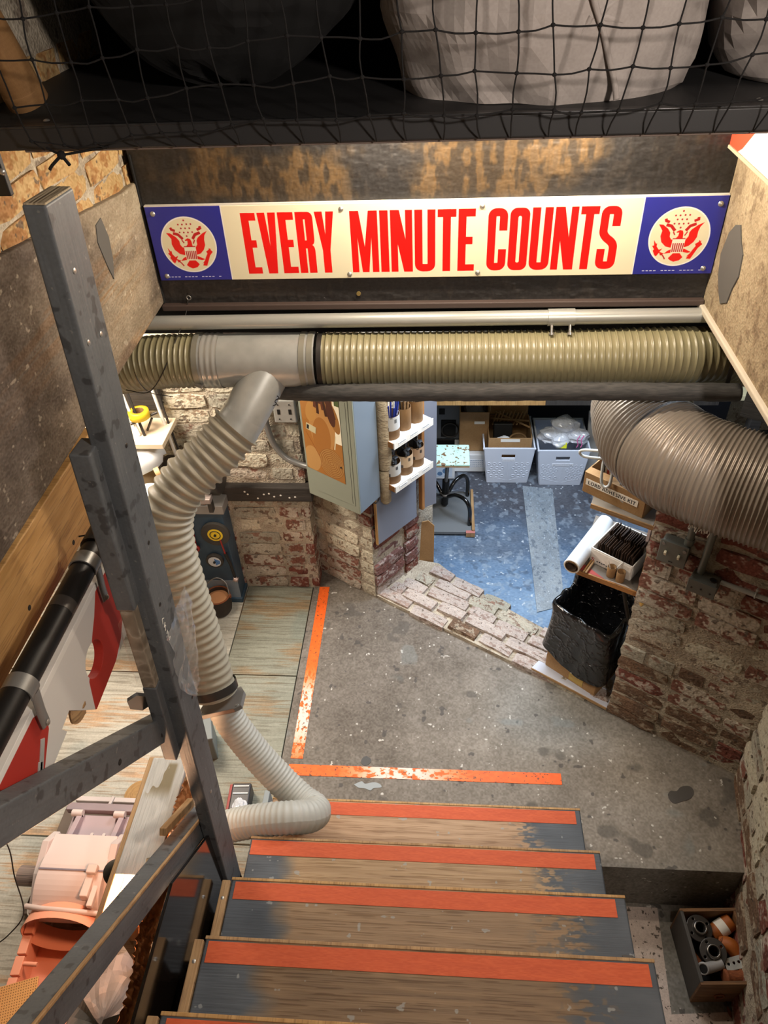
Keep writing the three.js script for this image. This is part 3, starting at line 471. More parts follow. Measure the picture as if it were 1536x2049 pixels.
// ---------------------------------------------------------------- pipes and ducts under the board
{
  const t = thing('metal_conduit', 'long straight silver pipe directly under the black board', 'pipe', [-0.05, 1.79, -1.968]);
  wpart(t, 'tube', rod([-0.93, 1.812, -1.968], [1.0, 1.824, -1.968], 0.0205, 20), mConduit);
  wpart(t, 'coupling', rod([0.295, 1.8195, -1.968], [0.368, 1.82, -1.968], 0.0235, 20), mConduit);
  for (const x of [0.305, 0.355]) { wpart(t, 'clamp_screw', merge(rod([x, 1.808, -1.946], [x, 1.79, -1.936], 0.004, 10), rod([x, 1.79, -1.936], [x, 1.784, -1.933], 0.008, 6)), mScrew); }
}
const ribProf = (f) => (f < 0.12 ? 1.04 : f < 0.25 ? 1.0 : 0.985 - 0.012 * Math.sin((f - 0.25) / 0.75 * 3.14));
{
  const t = thing('exhaust_duct', 'beige ribbed flexible duct running across under the silver pipe', 'duct', [0.05, 1.6, -1.95]);
  wpart(t, 'ribbed_tube', hose([[-1.02, 1.665, -1.96], [-0.85, 1.695, -1.95], [-0.7, 1.7, -1.95]], 0.077, 0.0165, ribProf, 8), mDuct);
  wpart(t, 'ribbed_tube', hose([[-0.345, 1.702, -1.95], [-0.1, 1.702, -1.95], [0.3, 1.704, -1.95], [0.66, 1.706, -1.955], [0.85, 1.68, -2.0], [1.02, 1.6, -2.06]], 0.078, 0.0185, ribProf, 8), mDuct);
  const y = wpart(t, 'branch_fitting', (() => {
    const main = hose([[-0.71, 1.7, -1.95], [-0.36, 1.702, -1.95]], 0.0785, 0.35, () => 1, 10), br = hose([[-0.49, 1.70, -1.95], [-0.545, 1.62, -1.885], [-0.588, 1.557, -1.84]], 0.066, 0.4, (f, q) => 1, 10); return merge(main, br);
  })(), mGalv, 'galvanised Y branch wrapped with silver tape');
  wpart(t, 'branch_fitting', hose([[-0.69, 1.7, -1.95], [-0.64, 1.7, -1.95]], 0.0805, 0.016, (f) => 1 + 0.012 * Math.sin(f * 6.28), 5), mat(0xb8b8b2, 0.3, { metalness: 0.4 }), 'crinkled silver tape');
  wpart(t, 'hose_clamp', hose([[-0.352, 1.702, -1.95], [-0.338, 1.702, -1.95]], 0.0815, 0.014, () => 1, 2), mSteelDark, 'dark band clamp');
  wpart(t, 'clamp_screw', merge(rod([-0.345, 1.64, -1.893], [-0.345, 1.625, -1.9], 0.006, 8), rod([-0.352, 1.633, -1.89], [-0.336, 1.633, -1.89], 0.007, 8)), mScrew);
  for (const x of [-0.372, -0.395, -0.705]) wpart(t, 'clamp_band', hose([[x - 0.008, 1.702, -1.95], [x + 0.008, 1.702, -1.95]], 0.081, 0.016, () => 1, 2), mat(0x9c9a8c, 0.45, { metalness: 0.5 }));
  for (const x of [-0.715]) wpart(t, 'clamp_screw', rod([x, 1.66, -1.88], [x + 0.02, 1.655, -1.877], 0.007, 10), mScrew);
  // pen marks on the branch: short strokes standing on the metal
  const mk = [[[-0.475, 1.63, -1.868], [-0.47, 1.622, -1.866], [-0.483, 1.616, -1.862], [-0.478, 1.606, -1.86], [-0.49, 1.603, -1.855]], [[-0.503, 1.598, -1.846], [-0.508, 1.59, -1.843], [-0.518, 1.594, -1.838]], [[-0.53, 1.573, -1.832], [-0.535, 1.562, -1.829], [-0.545, 1.566, -1.822]]];
  wpart(t, 'pen_marks', merge(mk.map((p) => tube(p, 0.0018, 14, 5))), mBlack, 'black pen marks');
}
{
  const t = thing('insulated_pipe', 'black foam covered pipe hanging below the beige duct', 'pipe', [0.2, 1.56, -1.95]);
  const g = tube([[-0.56, 1.583, -1.985], [-0.47, 1.598, -1.945], [-0.37, 1.63, -1.885], [-0.2, 1.642, -1.864], [0, 1.645, -1.86], [0.38, 1.647, -1.86], [0.63, 1.644, -1.863], [0.822, 1.639, -1.866]], 0.0255, 90, 18), p = g.attributes.position;
  for (let i = 0; i < p.count; i++) { const k = 1 + 0.0; p.setY(i, p.getY(i) + (hash(Math.floor(p.getX(i) * 60) + 90, Math.floor(p.getZ(i) * 300) + 900, 3) - 0.5) * 0.003 * k); } g.computeVertexNormals();
  wpart(t, 'foam_sleeve', g, mFoam); wpart(t, 'end_cap', rod([0.82, 1.639, -1.866], [0.828, 1.639, -1.866], 0.0248, 18), mFoam);
  wpart(t, 'hanger_strap', at(box(0.012, 0.28, 0.004, 0.001), 0.80, 1.745, -1.895), mSteelDark);
}
{
  const t = thing('dust_hose', 'thick beige corrugated hose dropping from the Y branch to the stairs', 'hose', [-0.6, 0.3, -1.4]);
  wpart(t, 'hose_cuff', hose([[-0.578, 1.572, -1.851], [-0.607, 1.535, -1.826]], 0.0675, 0.05, (f) => 1 + (f > 0.5 ? 0.02 : 0), 4), mGalv, 'silver taped cuff');
  wpart(t, 'upper_hose', hose([[-0.602, 1.543, -1.832], [-0.668, 1.485, -1.785], [-0.75, 1.425, -1.735], [-0.808, 1.35, -1.69], [-0.823, 1.25, -1.655], [-0.812, 1.1, -1.625], [-0.795, 0.95, -1.6], [-0.772, 0.8, -1.56], [-0.75, 0.68, -1.51]], 0.0725, 0.029, (f, q) => 0.955 + (0.16 - 0.11 * q) * Math.pow(0.5 + 0.5 * Math.cos(f * 6.283), 1.4), 8, 32), mHose);
  wpart(t, 'hose_cuff', hose([[-0.755, 0.71, -1.525], [-0.748, 0.685, -1.512]], 0.077, 0.03, () => 1, 2), mSteelDark, 'dark band clamp');
  const gq = new THREE.Quaternion().setFromUnitVectors(V3(0, 0, 1), V3(0.35, -0.88, 0.33).normalize()).multiply(new THREE.Quaternion().setFromAxisAngle(V3(0, 0, 1), 0.35));
  const gate = wpart(t, 'blast_gate', (() => { const g = extrude([[-0.085, -0.075], [0.07, -0.08], [0.105, -0.03], [0.13, 0.075], [0.1, 0.09], [-0.07, 0.085], [-0.09, 0.06]], 0.012, 0.002); g.scale(0.8, 0.8, 1); g.applyQuaternion(gq); return g.translate(-0.735, 0.652, -1.50); })(), mSteel, 'cast metal slide gate between the hoses');
  for (const [a, b] of [[0.11, 0.07], [0.05, -0.06], [-0.07, 0.06]]) { const q = at(cyl(0.006, 0.006, 0.02, 8), a * 0.8, b * 0.8, 0.006, Math.PI / 2); q.applyQuaternion(gq); part(gate, 'bolt', q.translate(-0.135, 0.352, -0.1), mScrew); }
  wpart(t, 'lower_hose', hose([[-0.732, 0.645, -1.495], [-0.7, 0.575, -1.465], [-0.63, 0.465, -1.425], [-0.545, 0.37, -1.38], [-0.47, 0.325, -1.335], [-0.415, 0.33, -1.295], [-0.425, 0.375, -1.25], [-0.48, 0.41, -1.223], [-0.56, 0.4, -1.218], [-0.66, 0.36, -1.22], [-0.8, 0.3, -1.21]], 0.0535, 0.0165, (f) => 0.975 + 0.05 * Math.pow(0.5 + 0.5 * Math.cos(f * 6.283), 1.6), 6, 28), mHosePale, 'pale fine ribbed hose');
}
{
  const t = thing('large_duct', 'big grey brown flexible metal duct bending in above the brick pier', 'duct', [0.85, 1.3, -1.8]);
  const pts = [diag(1.02, 1.475, -0.24), diag(1.055, 1.455, -0.14), diag(1.10, 1.44, -0.03), diag(1.165, 1.44, 0.075), diag(1.26, 1.445, 0.145), diag(1.36, 1.446, 0.17), diag(1.48, 1.444, 0.175), diag(1.66, 1.444, 0.175)];
  const g = hose(pts, 0.152, 0.0125, (f, q) => (f < 0.2 ? 1.02 : f < 0.4 ? 1.005 : 0.985) * (1 + 0.012 * Math.sin(q * 47) * Math.sin(q * 23)), 5, 40);
  wpart(t, 'ribbed_tube', g, mAluDuct);
  for (const q of [2.2, 3.55]) { const c = curve(pts), a = c.getPoint(q / 7), b = c.getPoint(q / 7 + 0.006); wpart(t, 'joint_ring', hose([a.toArray(), b.toArray()], 0.1565, 0.01, () => 1, 3, 40), mSteelDark); }
  wpart(t, 'frayed_end', merge(Array.from({ length: 16 }, (_, i) => { const p = diag(1.37 + i * 0.004, 1.315 + rr(-0.01, 0.01), 0.225 + rr(0, 0.02)); return rod(p.toArray(), [p.x + rr(-0.012, 0.012), p.y - rr(0.02, 0.035), p.z + rr(-0.01, 0.01)], 0.0016, 5); })), mPaper, 'white frayed fibres');
}
{
  const t = thing('loose_wire', 'thin grey wire hanging from the black board over the duct', 'wire', [-0.72, 1.6, -1.9]);
  wpart(t, 'strand', tube([[-0.722, 1.875, -1.995], [-0.735, 1.83, -1.975], [-0.76, 1.78, -1.93], [-0.79, 1.72, -1.872], [-0.83, 1.665, -1.865], [-0.87, 1.635, -1.875], [-0.93, 1.64, -1.885]], 0.0016, 40, 6), mSteelDark);
  wpart(t, 'strand', tube([[-0.9, 1.73, -1.9], [-0.875, 1.68, -1.865], [-0.85, 1.64, -1.868], [-0.80, 1.608, -1.9]], 0.0014, 30, 6), mSteelDark);
  wpart(t, 'hook', new THREE.TorusGeometry(0.006, 0.0018, 8, 16).translate(-0.72, 1.877, -1.994), mSteel);
}
// ---------------------------------------------------------------- shelf over the stairs, its lamps, net and sacks
{
  const t = thing('overhead_shelf', 'black painted shelf spanning above the stairs under the sacks', 'shelf', [0, 2.44, -1.65]);
  wpart(t, 'board', at(box(2.3, 0.016, 0.7, 0.003), 0.05, 2.471, -1.665), mat(0x1a1a1b, 0.6));
  wpart(t, 'front_rail', at(box(2.3, 0.035, 0.03, 0.003), 0.05, 2.4625, -1.31), mat(0x232324, 0.5));
  wpart(t, 'lower_lip', at(box(1.35, 0.007, 0.03, 0.002), -0.02, 2.4435, -1.318), mat(0x6d6058, 0.7), 'thin bare wood lip');
  wpart(t, 'edge_trim', at(box(2.2, 0.004, 0.006, 0.001), 0.05, 2.48, -1.297), mat(0x3a3a3b, 0.3, { metalness: 0.6 }));
  for (const x of [-0.66, 0.49]) wpart(t, 'screw', at(lathe([[0, 0.003], [0.004, 0.002], [0.006, 0]], 12), x, 2.48, -1.34), mScrew);
}
function bulb(x, z, label) {
  const t = thing('shelf_lamp', label, 'lamp', [x, 2.463, z]); const [I, col, glow] = LAMP.shelfBulb;
  part(t, 'lamp_base', at(cyl(0.022, 0.026, 0.02, 20), 0, -0.01, 0), mat(0xe8e4da, 0.5));
  part(t, 'light_bulb', new THREE.SphereGeometry(0.022, 20, 14).translate(0, -0.05, 0), mat(0xfff3dc, 0.4, { emissive: col, emissiveIntensity: glow }));
  const l = new THREE.PointLight(col, I, 0, 2); l.position.set(0, -0.05, 0); l.castShadow = true; l.shadow.radius = 1.2; l.name = 'lamp_light'; t.add(l);
}
bulb(-0.12, -1.83, 'small bulb lamp under the black shelf, on the side of the EVERY end');
bulb(0.32, -1.83, 'small bulb lamp under the black shelf, on the side of the COUNTS end');
{
  const t = thing('cargo_net', 'black knotted safety net hanging over the front of the shelf', 'net', [0, 2.44, -1.27]);
  const cols = 23, rows = 8, P = [], cords = [], knots = [];
  for (let i = 0; i < cols; i++) { P[i] = []; for (let j = 0; j < rows; j++) {
    const x0 = -0.66 + i * 0.0545, sag = Math.exp(-Math.pow((x0 + 0.6) / 0.22, 2)) * 0.03, x = x0 - 0.004 * (j - 2) * (x0 > 0.2 ? -1.2 : 0.8) + 0.004 * Math.sin(i * 2.1 + j * 1.3), bulge = 0.025 * Math.sin(Math.min(j, 5) / 5 * Math.PI);
    const y = j === 0 ? 2.447 : 2.49 + (j - 1) * 0.0535 - sag * (1 - j / 8) + 0.02 * smooth(0.25, 0.6, x0) * Math.sin(j) + 0.004 * Math.sin(i * 1.7 + j * 2.3);
    P[i][j] = V3(x, y, j === 0 ? -1.29 : -1.272 + bulge + 0.003 * Math.sin(i * 3 + j));
  } }
  for (let i = 0; i < cols; i++) for (let j = 0; j < rows; j++) {
    if (j + 1 < rows) { const a = P[i][j], b = P[i][j + 1], m = a.clone().add(b).multiplyScalar(0.5).add(V3(rr(-0.003, 0.003), 0, rr(0, 0.003))); cords.push(tube([a, m, b], 0.0013, 4, 5)); }
    if (i + 1 < cols && j > 0) { const a = P[i][j], b = P[i + 1][j], m = a.clone().add(b).multiplyScalar(0.5).add(V3(0, rr(-0.005, 0.001), 0)); cords.push(tube([a, m, b], 0.0013, 4, 5)); }
    if (j > 0) knots.push(new THREE.SphereGeometry(0.0032, 8, 6).scale(1.15, 0.95, 1).translate(P[i][j].x, P[i][j].y, P[i][j].z));
  }
  wpart(t, 'net_cords', merge(cords), mNet); wpart(t, 'net_knots', merge(knots), mNet);
  const e = [-0.617, 2.444, -1.268];
  wpart(t, 'tied_end', merge(new THREE.SphereGeometry(0.007, 10, 8).translate(...e), tube([e, [-0.635, 2.43, -1.262], [-0.64, 2.424, -1.26]], 0.0028, 8, 6), tube([e, [-0.605, 2.43, -1.262]], 0.0028, 6, 6), tube([e, [-0.64, 2.455, -1.27]], 0.002, 6, 6), tube([e, [-0.54, 2.452, -1.28]], 0.002, 8, 6)), mNet, 'tied corner knot');
}
{
  const tSack = texMat(paint(256, 256, (u, v) => { const n = fbm(u, v, 6, 6, 3, 821), f = vn(u * 128, v * 128, 128, 128, 823); return [...mixc([150, 142, 136], [172, 164, 158], n).map((x) => x + (f - 0.5) * 10), f * 0.3 + n * 0.4]; }, 3, 3), 0.85, 0.0008, { side: THREE.DoubleSide });
  const t = thing('fabric_sack', 'large bulging pale grey fabric sack behind the net on the shelf', 'sack', [0.17, 2.479, -1.53]);
  const g = lump(0.27, 0.42, 0.2, 0.05, 5, 31, 96, 64, -0.5); const p = g.attributes.position;
  for (let i = 0; i < p.count; i++) { const x = p.getX(i), y = p.getY(i), f = 0.006 * Math.sin(x * 60 + y * 25 + 2 * Math.sin(y * 30)) * smooth(0.02, 0.2, Math.abs(x - 0.1)); p.setZ(i, p.getZ(i) + f);  } g.computeVertexNormals();
  wpart(t, 'cloth', g.translate(0.165, 2.689, -1.52), tSack);
  wpart(t, 'tie_tape', tube([[0.2, 2.66, -1.318], [0.215, 2.62, -1.318], [0.235, 2.58, -1.328], [0.25, 2.545, -1.338], [0.265, 2.51, -1.345], [0.27, 2.487, -1.335]], 0.005, 30, 6), tSack, 'stitched tie tape');
  wpart(t, 'fold', merge(tube([[0.22, 2.6, -1.328], [0.27, 2.59, -1.345], [0.31, 2.575, -1.37], [0.35, 2.575, -1.41]], 0.007, 24, 6), tube([[0.22, 2.6, -1.327], [0.28, 2.64, -1.345], [0.33, 2.69, -1.375]], 0.007, 24, 6), tube([[0.215, 2.6, -1.325], [0.195, 2.56, -1.335], [0.2, 2.53, -1.35]], 0.005, 24, 6)), tSack, 'gathered folds');
  const t2 = thing('fabric_sack', 'small part of a second pale sack at the end of the shelf', 'sack', [0.64, 2.479, -1.52]);
  wpart(t2, 'cloth', lump(0.19, 0.27, 0.19, 0.06, 4, 47, 48, 32, -0.75).translate(0.63, 2.683, -1.54), tSack);
  const t3 = thing('black_sack', 'very dark sack filling the shelf beside the pale sack', 'sack', [-0.36, 2.479, -1.6]);
  wpart(t3, 'cloth', lump(0.28, 0.33, 0.22, 0.07, 5, 53, 64, 40, -1).translate(-0.38, 2.81, -1.58), mat(0x0a0a0a, 0.9));
  const t4 = thing('cardboard_tube', 'brown cardboard tube standing on the shelf behind the net', 'tube', [-0.70, 2.479, -1.42]);
  wpart(t4, 'tube_wall', at(lathe([[0.030, 0], [0.034, 0], [0.034, 0.32], [0.030, 0.32], [0.030, 0]], 28), -0.712, 2.5, -1.40, 0.35, 0, 0.1), mCardTube);
  wpart(t4, 'end_ring', at(lathe([[0.029, -0.002], [0.0355, -0.002], [0.0355, 0.02], [0.034, 0.022]], 28), -0.712, 2.5, -1.40, 0.35, 0, 0.1), mCardTube);
}
// barricade piece fixed over the edge of the right wall
{
  const tex = canvasTex(256, 256, (g) => { g.fillStyle = '#d9d8d2'; g.fillRect(0, 0, 256, 256); g.fillStyle = '#d8442c'; g.beginPath(); g.moveTo(0, 0); g.lineTo(90, 0); g.lineTo(40, 128); g.lineTo(0, 256); g.fill(); });
  const t = thing('warning_board', 'corner of a red and white board above the tan render', 'board', [0.7, 2.25, -1.85]);
  const g = extrude([[2.075, 2.247], [1.45, 2.247], [1.45, 2.4], [2.075, 2.4]], 0.014, 0.002); g.rotateY(Math.PI / 2); g.translate(0.69, 0, 0);
  wpart(t, 'board', flatUV(g, 'z', -2.075, -1.75, 'y', 2.24, 2.4), new THREE.MeshStandardMaterial({ map: canvasTex(256, 128, (c) => { c.fillStyle = '#dad9d3'; c.fillRect(0, 0, 256, 128); c.fillStyle = '#dd4a2e'; c.beginPath(); c.moveTo(10, 128); c.lineTo(10, 60); c.lineTo(190, 60); c.lineTo(130, 128 - 16); c.lineTo(110, 128 - 6); c.fill(); }), roughness: 0.6 }));
  wpart(t, 'edge_strip', at(box(0.016, 0.008, 0.63, 0.002), 0.693, 2.243, -1.76), mat(0xb8a88c, 0.8));
}
{
  const t = thing('net_bracket', 'small black bracket with a pale bolt at the corner of the shelf rail', 'bracket', [-0.745, 2.4, -1.3]);
  wpart(t, 'plate', at(box(0.022, 0.09, 0.012, 0.002), -0.748, 2.42, -1.296), mBlack); wpart(t, 'bolt', at(lathe([[0, 0.004], [0.004, 0.003], [0.006, 0]], 12), -0.738, 2.415, -1.289, Math.PI / 2), mScrew);
}
// ---------------------------------------------------------------- stair, post and rails
const STEPS = [[0.2, -1.41], [0.4, -1.16], [0.6, -0.94], [0.8, -0.71], [1.0, -0.49], [1.2, -0.26], [1.4, -0.03]];
{
  const t = thing('staircase', 'grey painted wooden stair with worn treads and orange tape strips', 'staircase', [-0.04, 0, -0.8]);
  const pal = [[[150, 118, 86], [180, 148, 114]], [[142, 112, 78], [174, 144, 106]], [[122, 97, 70], [150, 122, 90]], [[104, 82, 58], [134, 108, 78]]];
  const tr = [treadTex(901, -0.1, 0.88, pal[0]), treadTex(931, 0.1, 0.9, pal[1]), treadTex(961, 0.1, 0.86, pal[2]), treadTex(991, 0.09, 0.9, pal[3])].map((q) => texMat(q, 0.62, 0.0018));
  const xl = [-0.6, -0.6, -0.58, -0.56, -0.56, -0.56, -0.56], xr = [0.512, 0.515, 0.52, 0.514, 0.51, 0.51, 0.51];
  STEPS.forEach(([y, z], i) => {
    const w = xr[i] - xl[i], cx = (xl[i] + xr[i]) / 2, near = i < 6 ? STEPS[i + 1][1] - 0.0 : 0.22, d = near - z + 0.025, g = new RoundedBoxGeometry(w, 0.036, d, 2, 0.006);
    const k = Math.min(i, 3), tread = wpart(t, 'tread', flatUV(g.translate(cx, y - 0.018, z + d / 2), 'x', xl[i], xr[i], 'z', z, z + 0.26), tr[k]);
    const off = V3(0, 0, 0).sub(t.position), sub = (n, gg, m, l) => { gg.translate(off.x, off.y, off.z); part(tread, n, gg, m, l); };
    const a = [[-0.55, 0.493], [-0.594, 0.495], [-0.567, 0.491], [-0.55, 0.498], [-0.545, 0.49], [-0.545, 0.49], [-0.545, 0.49]][i];
    sub('safety_tape', flatUV(new RoundedBoxGeometry(a[1] - a[0], 0.0012, 0.048, 1, 0.0005).translate((a[0] + a[1]) / 2, y + 0.0008, z + 0.036), 'x', a[0], a[1], 'z', z, z + 0.05), mTape, 'orange grip tape strip');
    sub('nosing', at(box(w, 0.004, 0.008, 0.0015, true), cx, y + 0.0002, z + 0.004), i % 2 ? mRaw : mPine, 'bare worn wooden nosing');
    if (i > 1) { sub('edge_cleat', at(box(0.024, 0.026, d - 0.04, 0.003, true), xl[i] - 0.014, y - 0.008, z + d / 2 - 0.01), mRaw, 'raw wooden cleat'); for (const q of [0.06]) sub('cleat_screw', at(lathe([[0, 0.002], [0.004, 0.001], [0.005, 0]], 12), xl[i] - 0.014, y + 0.005, z + q), mScrew); }
    const ry = i ? STEPS[i - 1][0] : 0, rh = y - 0.036 - ry;
    wpart(t, 'riser', at(box(w, rh, 0.018, 0.001), cx, ry + rh / 2, z + 0.034), mGreyDark);
  });
  wpart(t, 'stringer', beam([0.5, -0.1, -1.42], [0.5, 1.28, 0.12], 0.03, 0.2, 0.003), mGreyDark, 'grey right stringer');
}
{
  const t = thing('splash_panel', 'dark glossy acrylic panel reflecting the treads beside the stair', 'panel', [-0.62, 0.4, -0.7]);
  const g = extrude([[1.06, 0.30], [1.06, 0.70], [0.76, 0.965], [0.1, 0.975], [0.1, 0.9], [0.6, 0.5]], 0.006, 0.001); g.rotateY(Math.PI / 2); g.translate(-0.628, 0, 0);
  wpart(t, 'sheet', g, new THREE.MeshPhysicalMaterial({ color: 0x17110d, roughness: 0.12, clearcoat: 0.6, clearcoatRoughness: 0.08 }));
  wpart(t, 'foot_board', beam([-0.645, 0.34, -1.04], [-0.645, 1.1, -0.16], 0.02, 0.1, 0.003), mDarkWood);
}
{
  const t = thing('newel_post', 'tall dark grey painted timber post at the foot of the rails', 'post', [-0.6, 0.4, -1.0]);
  const A = V3(-0.6325, 0.38, -1.0), Bq = V3(-0.5735, 2.435, -1.1), up = Bq.clone().sub(A).normalize();
  const mk = (dx, dz, w, d, l0, l1) => { const g = box(w, l1 - l0, d, 0.004, true); g.translate(0, (l0 + l1) / 2, 0); g.applyQuaternion(new THREE.Quaternion().setFromUnitVectors(V3(0, 1, 0), up)); g.translate(A.x + dx, A.y, A.z + dz); return g; };
  wpart(t, 'main_timber', mk(0, 0, 0.036, 0.098, 0, 2.055), mGrey);
  wpart(t, 'end_grain', mk(0, 0, 0.033, 0.094, 2.053, 2.057), mLog, 'bare sawn top end');
  wpart(t, 'side_timber', mk(-0.026, 0.052, 0.038, 0.058, 1.29, 1.66), mGrey, 'shorter timber fixed alongside');
  wpart(t, 'paper_wrap', mk(-0.03, 0.05, 0.03, 0.045, 1.045, 1.29), texMat(paint(256, 256, (u, v) => { const n = fbm(u, v, 10, 14, 4, 841), f = 1 - Math.abs(2 * fbm(u, v, 9, 9, 3, 843) - 1); return [...mixc([104, 92, 76], [168, 158, 140], n * 0.6 + Math.pow(f, 5) * 0.6), f]; }, 3, 3), 0.5, 0.004), 'brown paper scrap taped on');
  for (const [l, dz] of [[1.95, 0.015], [1.84, 0.03], [1.83, -0.02], [1.62, -0.01], [1.4, 0.0], [1.25, 0.02], [0.9, -0.02], [0.55, 0.01]]) { const p = A.clone().addScaledVector(up, l); wpart(t, 'screw', at(lathe([[0, 0.0015], [0.004, 0.001], [0.005, 0]], 12), p.x + 0.0185, p.y, p.z + dz, 0, 0, -Math.PI / 2), pick([mScrew, mSteelDark])); }
  const q = A.clone().addScaledVector(up, 0.98);
  { const g = new THREE.PlaneGeometry(0.15, 0.26, 16, 26), p2 = g.attributes.position; for (let i = 0; i < p2.count; i++) { const x = p2.getX(i), y = p2.getY(i), e = (y + 0.13) / 0.26; p2.setXYZ(i, x * (0.35 + 0.65 * smooth(0, 0.5, e)) + 0.02 * Math.sin(y * 22), y + 0.3 * x * x, 0.012 * (fbm(x / 0.15 + 0.5, e, 5, 7, 3, 901) - 0.3) * 2); } g.computeVertexNormals(); g.rotateY(Math.PI / 2); const w = A.clone().addScaledVector(up, 1.05); wpart(t, 'clear_wrap', g.translate(w.x + 0.024, w.y, w.z - 0.03), mFilm2, 'torn clear plastic wrap'); }
  wpart(t, 'chalk_scrawl', merge(Array.from({ length: 6 }, (_, k) => { const p = A.clone().addScaledVector(up, 1.21 - k * 0.012); return tube([[p.x + 0.0188, p.y, p.z + 0.02], [p.x + 0.0188, p.y + 0.005 - 0.008 * (k % 2), p.z + 0.028 - k * 0.003], [p.x + 0.0188, p.y - 0.006, p.z + 0.032 - k * 0.002]], 0.0009, 8, 4); })), mPaper, 'white chalk scrawl');
  wpart(t, 'foot_block', mk(-0.03, 0.05, 0.032, 0.048, 0.78, 1.045), mGrey); wpart(t, 'film_flap', mk(-0.052, 0.055, 0.014, 0.03, 1.05, 1.24), mClear, 'clear film flap'); { const p = A.clone().addScaledVector(up, 0.97); const h = cyl(0.028, 0.028, 0.01, 6); h.rotateX(Math.PI / 2); h.rotateY(0.3); wpart(t, 'metal_plate', h.translate(p.x - 0.075, p.y, p.z + 0.05), mat(0x5d6264, 0.5, { metalness: 0.3 })); }
}
{
  const t = thing('middle_rail', 'dark grey timber rail rising from the post, upper of two', 'rail', [-0.66, 1.1, -0.8]);
  wpart(t, 'timber', beam([-0.662, 1.135, -1.11], [-0.662, 2.0, -0.217], 0.045, 0.064, 0.004), mGrey);
  for (const [y, z] of [[1.26, -0.97], [1.42, -0.8]]) wpart(t, 'knot', at(lathe([[0, 0.001], [0.006, 0.001], [0.007, 0]], 12), -0.639, y, z, 0, 0, -Math.PI / 2), mDarkWood);
}
{
  const t = thing('lower_rail', 'grey timber rail with bare worn edge near the treads, lower of two', 'rail', [-0.66, 0.7, -0.7]);
  const dy = 0.866, A = [-0.665, 0.735, -1.045], B = [-0.665, 0.735 + 0.9 * 0.866, -0.145];
  wpart(t, 'timber', beam(A, B, 0.05, 0.066, 0.004), mGrey);
  wpart(t, 'worn_edge', beam([-0.641, A[1] + 0.041, A[2] - 0.005], [-0.641, B[1] + 0.041, B[2] - 0.005], 0.007, 0.008, 0.002, true), mRaw, 'bare wood along the edge');
  wpart(t, 'batten', beam([-0.687, 0.81, -1.05], [-0.687, 0.95, -0.89], 0.018, 0.02, 0.002, true), mRaw, 'raw wooden batten');
}
{
  const t = thing('corner_brace', 'short raw timber brace with an angle bracket behind the post', 'brace', [-0.7, 0.9, -1.12]);
  wpart(t, 'timber', beam([-0.655, 0.86, -1.09], [-0.7, 1.02, -1.16], 0.04, 0.03, 0.003, true), mRaw);
  wpart(t, 'angle_bracket', merge(at(box(0.025, 0.075, 0.003, 0.001), -0.712, 1.09, -1.14), at(box(0.025, 0.003, 0.07, 0.001), -0.712, 1.052, -1.108)), mGalv, 'galvanised angle bracket');
}
